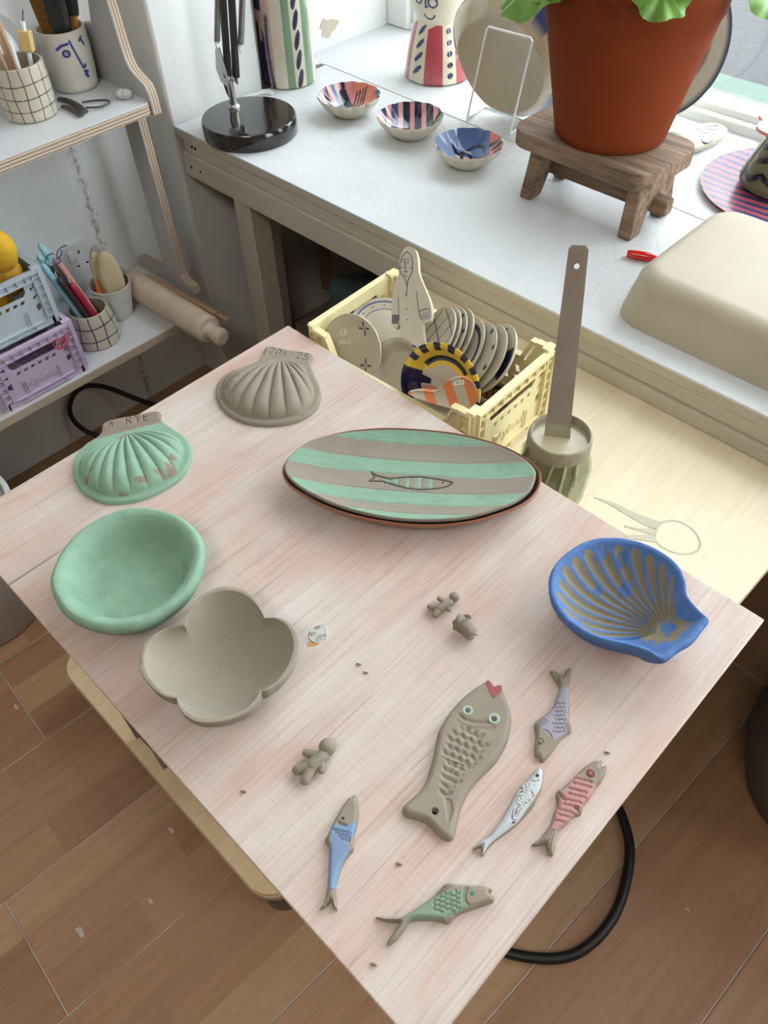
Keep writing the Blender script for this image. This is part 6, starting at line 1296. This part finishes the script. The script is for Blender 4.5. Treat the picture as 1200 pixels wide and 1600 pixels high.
# striped plate
sc_ = A3((0.292, 0.795, ZC)); sd_ = unit((1, -0.42, 0))[:2]
def spc(x, y, z, th, rr):
    k = np.floor((x * -0.06 + y * 1.0) / 0.0165 + 100) ; C = np.where((((x * -0.1 + y) / 0.0185 + 100) % 1 < 0.58)[..., None], np.array(S(176, 90, 98)), np.array(S(50, 66, 116))); C[rr > 0.139] = S(190, 176, 140); return C
tag(build('striped_plate', MB().lathe([(0, 0), (0.10, 0), (0.12, 0.002), (0.139, 0.0075), (0.140, 0.009), (0.138, 0.0095)] + [(0.138 - 0.133 * k / 90, 0.0090 - 0.004 * sstep(0, 0.4, k / 90)) for k in range(1, 91)], sc_, 260, col=spc), 'glaze_soft', None, loc=sc_), 'flat plate with red and blue stripes behind the plaster mould', 'plate')
gc = A3((0.272, 0.792, ZC + 0.0095)); gv = thing('figure_vase', 'dark green and pink flower-collared vase standing on the striped plate', 'vase', gc)
def f3(a, z, rr):
    C = np.broadcast_to(np.array(S(92, 98, 70)), a.shape + (3,)).copy(); q = np.stack([(a * 0.001).ravel(), z.ravel()], 1); m = np.zeros(len(q), bool)
    for pl_ in ([(-0.095, 0.055), (-0.075, 0.030), (-0.05, 0.018), (-0.03, 0.030), (-0.01, 0.022), (0.03, 0.03), (0.06, 0.02)], [(-0.06, 0.062), (-0.04, 0.066)], [(-0.05, 0.045), (-0.035, 0.050)], [(-0.02, 0.058), (0.0, 0.06)], [(0.02, 0.05), (0.05, 0.055)]): m |= segdist(q, pl_) < 0.004
    C[m.reshape(a.shape)] = S(26, 26, 46); return C
build('body', MB().lathe([(0, 0), (0.058, 0), (0.063, 0.004)] + [(p[0], p[1]) for p in smoothloop([(0.064, 0.012), (0.058, 0.032), (0.050, 0.052), (0.044, 0.068), (0.042, 0.078)], 80, False)] + [(0.03, 0.078), (0, 0.078)], gc, 240, col=vasecol(gc, f3)), 'glaze', gv)
th = np.linspace(0, 2 * math.pi, 240, endpoint=False); RR = 0.062 * (1 + 0.20 * np.abs(np.cos(3 * th + 0.4)) - 0.1); b = MB()
Pg = np.array([[gc + A3((k * r * math.cos(t), k * r * math.sin(t), z)) for t, r in zip(th, RR)] for k, z in ((0.4, 0.076), (0.9, 0.084), (1.0, 0.088), (0.98, 0.092), (0.7, 0.090), (0.45, 0.092))])
cC_ = np.broadcast_to(np.array(S(206, 142, 120)), Pg.shape).copy(); q = ((3 * th + 0.4) % math.pi); 
for i in (4,): cC_[i, (np.abs(q) < 0.35) | (np.abs(q - math.pi) < 0.35)] = S(50, 56, 80)
build('petal_collar', MB().grid(Pg, cv=True, col=cC_), 'glaze', gv, label='pink petal-shaped collar')
def f4(a, z, rr):
    C = np.broadcast_to(np.array(S(196, 140, 132)), a.shape + (3,)).copy(); q = np.stack([(a * 0.0006).ravel(), z.ravel()], 1); m = np.zeros(len(q), bool)
    for pl_ in (arc(-0.03, 0.14, 0.007, 0, 360, 12), [(-0.045, 0.125), (-0.03, 0.110), (-0.01, 0.112), (-0.012, 0.125)], [(-0.04, 0.165), (-0.02, 0.17)], arc(0.0, 0.145, 0.007, 0, 360, 12)): m |= segdist(q, pl_) < 0.0035
    C[m.reshape(a.shape)] = S(30, 32, 62); C[(z > 0.172) & (z < 0.19)] = S(120, 130, 104); return C
build('neck', MB().lathe([(0, 0.09)] + [(p[0], p[1]) for p in smoothloop([(0.034, 0.09), (0.036, 0.105), (0.032, 0.14), (0.026, 0.175), (0.024, 0.20)], 110, False)] + [(0.020, 0.2), (0, 0.2)], gc, 200, col=vasecol(gc, f4)), 'glaze', gv)
build('rim_disc', MB().lathe([(0, 0.199), (0.030, 0.199), (0.033, 0.203), (0.030, 0.208), (0.012, 0.209), (0, 0.206)], gc, 60, col=S(210, 140, 136)), 'glaze', gv)
for q in ((1010, 300), (900, 335), (893, 345), (812, 302), (862, 318), (889, 349), (950, 385)): pass
# ------------------------------------------------------------------ yellow crate with seconds, on the birch table
kc = A3((0.155, 0.094, ZT)); kr = math.radians(2.6)
crate('plastic_crate', 'pale yellow plastic folding crate full of plates on the birch table', kc, kr, 0.268, 0.166, 0.106, 'yellow_plastic', 0.030, True)
def face_frame(c, n):
    n = unit(n); u = unit(np.cross(A3((0, 0, 1)), n)); v = np.cross(n, u); return u, v, n
def plate(name, label, cat, c, n, r, colf, dep=0.006, t=0.004, N=120, rings=50, group=None, m='glaze_matte'):
    u, v, n = face_frame(c, n); prof = [(0, -t), (r * 0.62, -t), (r * 0.93, dep - t), (r * 0.99, dep - 0.0012), (r, dep), (r * 0.985, dep + 0.001)] + [(r * (0.985 - 0.98 * k / rings), dep * (1 - sstep(0.04, 0.40, k / rings))) for k in range(1, rings + 1)]
    return tag(build(name, MB().lathe(prof, c, N, col=colf, frame=[u, v, n]), m, None, loc=A3(c), smooth=60), label, cat, group)
CP = S(188, 180, 160)
def plain(x, y, z, th, rr): return np.broadcast_to(np.array(CP), x.shape + (3,)).copy()
def star(C, x, y, x0, y0, r, k=5):
    q = np.stack([x.ravel(), y.ravel()], 1)
    m = np.zeros(len(q), bool)
    for i in range(k): a = 2 * math.pi * i / k + 0.3; m |= segdist(q, [(x0 + r * 0.35 * math.cos(a), y0 + r * 0.35 * math.sin(a)), (x0 + r * math.cos(a), y0 + r * math.sin(a))]) < r * 0.14
    C[m.reshape(x.shape)] = S(34, 44, 96)
def c8(x, y, z, th, rr): C = plain(x, y, z, th, rr); star(C, x, y, 0.010, 0.030, 0.008, 4); star(C, x, y, 0.023, -0.014, 0.008, 4); star(C, x, y, -0.02, -0.03, 0.007, 4); return C
# price plate
c0 = G(552, 545, 0.619); n0 = unit((0.157, -0.893, 0.423))
p8 = plate('price_plate', 'round speckled plate with small blue flowers and a white price', 'plate', c0, n0, 0.0440, c8, 0.004, N=200, rings=90)
def write(parent, body, size, c, n, dx, dy, rot, m='gum_paint', name='handwritten_price'):
    u, v, n = face_frame(c, n); t, f = text_mesh(body, size, 0.0002); ca, sa = math.cos(rot), math.sin(rot); t = t.copy(); t[:, 0] += 0.2 * t[:, 1]
    x, y = t[:, 0] * ca - t[:, 1] * sa + dx, t[:, 0] * sa + t[:, 1] * ca + dy
    return build(name, MB().add(A3(c) + np.outer(x, u) + np.outer(y, v) + np.outer(t[:, 2] + 0.0007, n), f), m, parent)
write(p8, '£8', 0.011, c0, n0, -0.018, 0.012, 0.35); write(p8, 'each', 0.010, c0, n0, -0.013, 0.002, 0.35)
# ringed plate behind
def cring(x, y, z, th, rr):
    C = plain(x, y, z, th, rr); C[np.abs(rr - 0.041) < 0.0010] = S(48, 74, 136); C[np.abs(rr - 0.031) < 0.0006] = S(48, 74, 136)
    for k in range(14): a = k * 2 * math.pi / 14; C[np.hypot(x - 0.036 * np.cos(a), y - 0.036 * np.sin(a)) < 0.0011] = S(40, 60, 120)
    return C
cr_ = G(602, 514, 0.610); plate('ringed_plate', 'pale plate with blue rings and dots behind the price plate', 'plate', cr_, (0.296, -0.171, 0.94), 0.0475, cring, 0.004, N=200, rings=90)
# woman figure
lp0 = G(640, 500, 0.640); ln = unit((0.0, -0.707, 0.707)); ox, sx5 = (450, 370), 2.667
W5 = lambda a, b: onP(ox[0] + a / sx5, ox[1] + b / sx5, lp0, ln); uL, vL, nL = face_frame(lp0, ln)
lo_ = smoothloop([W5(a, b) for a, b in ((505, 40), (478, 56), (463, 105), (460, 160), (443, 195), (434, 260), (431, 335), (436, 372), (452, 382), (465, 360), (468, 420), (462, 500), (460, 560), (580, 560), (577, 500), (570, 440), (562, 372), (576, 358), (590, 352), (599, 325), (592, 270), (566, 205), (545, 150), (541, 95), (530, 55))], 150)
l2 = np.stack([(lo_ - lp0) @ uL, (lo_ - lp0) @ vL], 1); lbase = lp0.copy(); lbase[2] = ZT
lw = thing('woman_figure', 'flat ceramic woman with long hair and drawn blue lines in the crate', 'figure', lbase)
build('body', MB().prism(l2, -0.006, 0.0, frame=[uL, vL, nL], o=lp0, col=S(200, 190, 168)), 'glaze_matte', lw, smooth=40)
def ink(pl, w_=0.0009, c=S(52, 64, 104)): return build('painted_line', MB().ribbon(smoothloop([W5(a, b) for a, b in pl], 18, False), w_, nL, 0.0005, col=c), 'paint', lw)
for pl, w_ in (([(497, 62), (477, 80), (466, 120), (470, 150), (490, 180), (497, 215)], 0.0009), ([(497, 62), (512, 75), (520, 110), (516, 150), (500, 185), (494, 245)], 0.0009), ([(488, 88), (489, 120), (486, 130), (495, 132)], 0.0009), ([(474, 98), (482, 92)], 0.0009), ([(497, 92), (507, 96)], 0.0009), ([(484, 142), (492, 147), (498, 142)], 0.0014), ([(482, 155), (490, 165), (499, 162)], 0.0007), ([(494, 238), (492, 248)], 0.0018), ([(546, 312), (570, 302), (592, 300)], 0.0010), ([(536, 225), (540, 270), (550, 330), (556, 345)], 0.0007), ([(460, 250), (462, 300), (463, 350)], 0.0006)): ink(pl, w_)
for a, b in ((495, 300), (497, 345), (479, 105), (499, 107), (470, 128), (512, 128)): ink([(a - 2, b), (a + 3, b + 1)], 0.0015)
for k in range(5): ink([(437 + k * 6, 325), (435 + k * 6, 362)], 0.0012, S(40, 46, 78)); ink([(556 + k * 8, 322 - k * 3), (562 + k * 7, 348 - k * 2)], 0.0006, S(90, 110, 150))
# coaster plates standing in a row
cen = [(679, 531), (687, 531), (696, 532), (706, 533), (722, 549), (740, 557), (755, 560), (769, 561)]
rowp = [A3((0.170 + 0.0145 * k, 0.112, ZT + 0.058)) for k in range(8)]; pnn = unit((-0.52, -0.60, 0.58))
def cgrid(x, y, z, th, rr): C = plain(x, y, z, th, rr); m = (np.abs((x + 0.003 + 0.0 * y) % 0.019 - 0.0095) < 0.0008) | (np.abs((y + 0.006) % 0.025 - 0.0125) < 0.0009); C[m & (rr < 0.0415)] = S(44, 54, 92); return C
def cdots(x, y, z, th, rr):
    C = plain(x, y, z, th, rr)
    for k in range(9): a = k * 2 * math.pi / 9 + 0.35; C[np.hypot(x - 0.038 * np.cos(a), y - 0.038 * np.sin(a)) < 0.0034] = S(26, 30, 56)
    return C
def cband(x, y, z, th, rr): C = plain(x, y, z, th, rr); C[np.abs(rr - 0.034) < 0.0028] = S(46, 56, 84); return C
def cnavy(x, y, z, th, rr): C = plain(x, y, z, th, rr); C[(rr < 0.040) & (np.sin(th * 3) > -0.2)] = S(26, 30, 56); return C
specs = [(cgrid, 'grid-patterned coaster plate at the front of the upright row'), (plain, 'plain cream coaster plate just behind the grid-patterned one'), (cdots, 'dotted-rim coaster plate third in the upright row'), (plain, 'plain cream coaster plate fourth in the upright row, before the gap'), (cband, 'coaster plate with dark blue band in the upright row'), (cdots, 'dotted-rim coaster plate behind the blue-banded one'), (plain, 'plain cream coaster plate last but one of the upright row'), (cnavy, 'navy and cream coaster plate ending the upright row by the crate end')]
for k, (cf_, lb) in enumerate(specs):
    c = onP(*cen[k], rowp[k], pnn) if k == 0 else None
    c = onP(*cen[k], onY(679, 531, 0.124) - pnn * (0.0056 * k + (0.003 if k >= 4 else 0)), pnn)
    plate('coaster_plate', lb, 'plate', c, pnn, 0.0445, cf_, 0.0012, 0.0026, N=160, rings=60, group='coaster plates standing in the yellow crate')
# berry bowl
cb_ = G(625, 578, 0.603)
def cberry(x, y, z, th, rr):
    C = plain(x, y, z, th, rr)
    for a, b, r in ((0.010, 0.026, 0.0035), (0.018, 0.024, 0.004), (0.024, 0.028, 0.003)): C[np.hypot(x - a, y - b) < r] = S(34, 44, 86)
    q = np.stack([x.ravel(), y.ravel()], 1); m = segdist(q, [(0.008, 0.034), (0.020, 0.036), (0.027, 0.033)]) < 0.0012; C[m.reshape(x.shape)] = S(34, 44, 86); return C
plate('berry_bowl', 'cream bowl with blue painted berries behind the yellow plate', 'bowl', cb_, (0.0, -0.707, 0.707), 0.038, cberry, 0.014, N=160, rings=80)
# yellow rimmed plate
cy_ = G(694, 602, 0.632); ny = (0.163, -0.925, 0.342)
def cyel(x, y, z, th, rr):
    a = np.degrees(np.arctan2(y, x)); C = np.broadcast_to(np.array(S(196, 186, 164)), x.shape + (3,)).copy(); rim = rr > 0.031
    up = (a > 12) & (a < 168); C[rim & up] = S(226, 194, 66)
    C[(rr < 0.038) & (rr > 0.024) & (y > 0.012) ] = S(226, 194, 66); C[(rr < 0.036) & (rr > 0.0295) & (a > 42) & (a < 150)] = S(36, 38, 50)
    for a0 in (25, 44, 64, 86, 108, 130, 150): C[(np.abs(a - a0) < 5.2) & (rr > 0.043) & (rr < 0.0565)] = S(32, 38, 66)
    C[rim & ((a >= 168) | (a < -140))] = S(24, 26, 62); C[(rr > 0.018) & (rr < 0.034) & ((a > 175) | (a < -165))] = S(24, 26, 62)
    C[(a < 12) & (a > -30) & rim & (np.abs(a + 6) < 8)] = S(34, 46, 108); C[(a < -20) & (a > -50) & rim] = S(152, 84, 108); C[(a < -26) & (a > -40) & (rr > 0.036)] = S(30, 32, 66)
    C[np.hypot((x + 0.010) / 0.018, (y + 0.012) / 0.006) < 1] = S(200, 130, 128); C[(np.hypot((x - 0.008) / 0.014, (y + 0.010) / 0.003) < 1)] = S(30, 36, 60); return C
py = plate('yellow_rim_plate', 'wavy plate with yellow rim and navy dashes lying in the crate', 'plate', cy_, ny, 0.0530, cyel, 0.011, N=320, rings=120, m='glaze')
# orange striped heart dish
ch_ = G(710, 628, 0.640); nh = (0.633, -0.754, 0.174); uH, vH, nH = face_frame(ch_, nh)
hp_ = smoothloop([onP(560 + a / 3.75, 520 + b / 3.75, ch_, nH) for a, b in ((290, 348), (360, 332), (430, 342), (478, 325), (520, 285), (570, 260), (620, 256), (670, 285), (694, 335), (690, 400), (665, 440), (620, 460), (540, 438), (430, 408), (340, 376))], 140)
h2 = np.stack([(hp_ - ch_) @ uH, (hp_ - ch_) @ vH], 1)
hc = h2.mean(0); th_, R_ = polar(hc, h2, 240); Pg = []; cH = []
for s_, z in [(k / 60, -0.004 + 0.006 * (k / 60) ** 3) for k in range(1, 61)] + [(1.0, 0.001), (0.97, -0.002), (0.8, -0.005), (0.01, -0.006)]:
    xy = hc + (s_ * R_)[:, None] * np.stack([np.cos(th_), np.sin(th_)], 1); Pg.append(ch_ + xy[:, :1] * uH + xy[:, 1:] * vH + z * nH); cH.append(xy)
cH = np.array(cH); sx_ = (cH[..., 0] + 0.35 * cH[..., 1]) / 0.0245 + 0.30
colh = np.where(((sx_ % 1) < 0.45)[..., None], np.array(S(212, 124, 74)), np.array(S(186, 178, 154)))
hd_ = thing('heart_dish', 'cream and orange striped heart-shaped dish with white price', 'dish', ch_)
build('body', MB().grid(np.array(Pg), cv=True, col=colh), 'glaze_matte', hd_, smooth=60)
pp_ = onP(560 + 590 / 3.75, 520 + 288 / 3.75, ch_, nH); write(hd_, '£25', 0.0085, pp_, nh, 0.0, -0.003, 0.15)
# little brown cup
ku = onP(772, 608, A3((0.268, 0.075, ZT + 0.05)), (0, 0, 1)); ku = A3((ku[0], ku[1], ZT + 0.005))
def cbr(x, y, z, th, rr):
    C = np.broadcast_to(np.array(S(166, 128, 88)), x.shape + (3,)).copy(); C[(z > 0.030) & (z < 0.036)] = S(40, 36, 44); C[(z > 0.020) & (np.sin(th * 12) > 0.7) & (z < 0.028)] = S(40, 36, 44); return C
tag(build('small_cup', MB().lathe(pot_prof(0.017, 0.021, 0.042, 0.003), ku, 90, col=cbr), 'glaze_matte', None, loc=ku), 'little brown cup with dark rim pattern by the crate end', 'cup')
# ------------------------------------------------------------------ slip jar with steel paddle
jc = A3((0.368, 0.071, ZT)); jr = thing('slip_jar', 'faceted glass jar of grey-green slip on the birch table', 'jar', jc)
def octo(r, z, n=8, k=0.0, rd=0.35):
    out = []
    for i in range(64):
        t = 2 * math.pi * i / 64; f = math.cos(math.pi / n) / math.cos((t % (2 * math.pi / n)) - math.pi / n); rr = r * (f * (1 - k) + k) * 1.04; out.append((jc[0] + rr * math.cos(t + 0.3), jc[1] + rr * math.sin(t + 0.3), ZT + z))
    return out
pr_ = [(0.001, 0.001, 0), (0.030, 0.0, 0.3), (0.0355, 0.003, 0.1), (0.0375, 0.012, 0), (0.0395, 0.055, 0), (0.0385, 0.066, 0.2), (0.034, 0.075, 0.8), (0.0325, 0.078, 1)]
build('glass_body', MB().grid(np.array([octo(r, z, 8, k) for r, z, k in pr_])[:, ::-1], cv=True), 'jar_glass', jr, smooth=25)
inn = [(0.001, 0.005, 0), (0.032, 0.005, 0.2), (0.0352, 0.012, 0), (0.0370, 0.055, 0), (0.0360, 0.066, 0.2), (0.0315, 0.075, 0.8), (0.0300, 0.088, 1), (0.001, 0.0882, 1)]
mat('slip_green', S(172, 166, 132), 0.5, var=0.45, vscale=28)
build('slip_inside', MB().grid(np.array([octo(r, z, 8, k) for r, z, k in inn])[:, ::-1], cv=True), 'slip_green', jr, smooth=25)
build('slip_surface', MB().lathe([(0.0304, 0.0890), (0.024, 0.0888), (0, 0.0884)], jc, 48), 'slip', jr)
ring = []
for i in range(64): ring.append(0.0004 * mnoise.noise(Vector((i * 0.4, 0, 0))))
build('crusted_rim', MB().lathe([(0.0315, 0.077), (0.0340, 0.078), (0.0352, 0.082), (0.0345, 0.085), (0.0352, 0.088), (0.0350, 0.093), (0.0338, 0.0975), (0.0322, 0.0985), (0.0312, 0.096), (0.0305, 0.088), (0.0303, 0.080)], jc, 64), 'dried_slip', jr)
for a0, L_, w_ in ((-0.75, 0.060, 0.0075), (-1.15, 0.035, 0.006), (-1.7, 0.05, 0.007), (-0.35, 0.030, 0.006), (-2.3, 0.06, 0.008)):
    b = MB(); zz = np.linspace(0.083, 0.083 - L_, 18); rr = np.interp(zz, [0, 0.012, 0.055, 0.066, 0.078, 0.09], [0.0378, 0.0392, 0.0412, 0.0402, 0.0352, 0.0352])
    rr = rr * 0.985
    pts = np.stack([jc[0] + rr * np.cos(a0 + 0.05 * np.sin(zz * 90)), jc[1] + rr * np.sin(a0 + 0.05 * np.sin(zz * 90)), ZT + zz], 1); b.tube(pts, np.linspace(w_ / 2, w_ / 2.6, 18), 8, flat=0.25)
    build('slip_drip', b, 'dried_slip', jr)
pb, ptop = A3((0.374, 0.060, ZT + 0.045)), G(905, 383, ZB + 0.178); d = unit(ptop - pb); s_ = unit(np.cross(d, CAM - pb)); n_ = np.cross(s_, d); L = np.linalg.norm(ptop - pb)
sp_ = thing('steel_paddle', 'long flat steel paddle with a hole standing in the slip jar', 'paddle', pb)
w0, w1 = 0.0145, 0.0098
out = [(-w0, 0), (w0, 0), (w1, L - 0.004), (w1 - 0.003, L), (-w1 + 0.003, L), (-w1, L - 0.004)]
build('blade', MB().prism(out, -0.0009, 0.0009, [arc(0, L - 0.020, 0.0028, 0, 340, 16)], frame=[s_, d, n_], o=pb), 'steel', sp_, bevel=0.0003)
build('slip_coat', MB().prism([(-w0 - 0.0005, 0), (w0 + 0.0005, 0), (w0 - 0.0005, 0.055), (0.006, 0.060), (0.0, 0.0625), (-0.006, 0.061), (-w0 + 0.001, 0.064)], -0.0013, 0.0013, frame=[s_, d, n_], o=pb), 'dried_slip', sp_)
# green glaze smear beside the jar
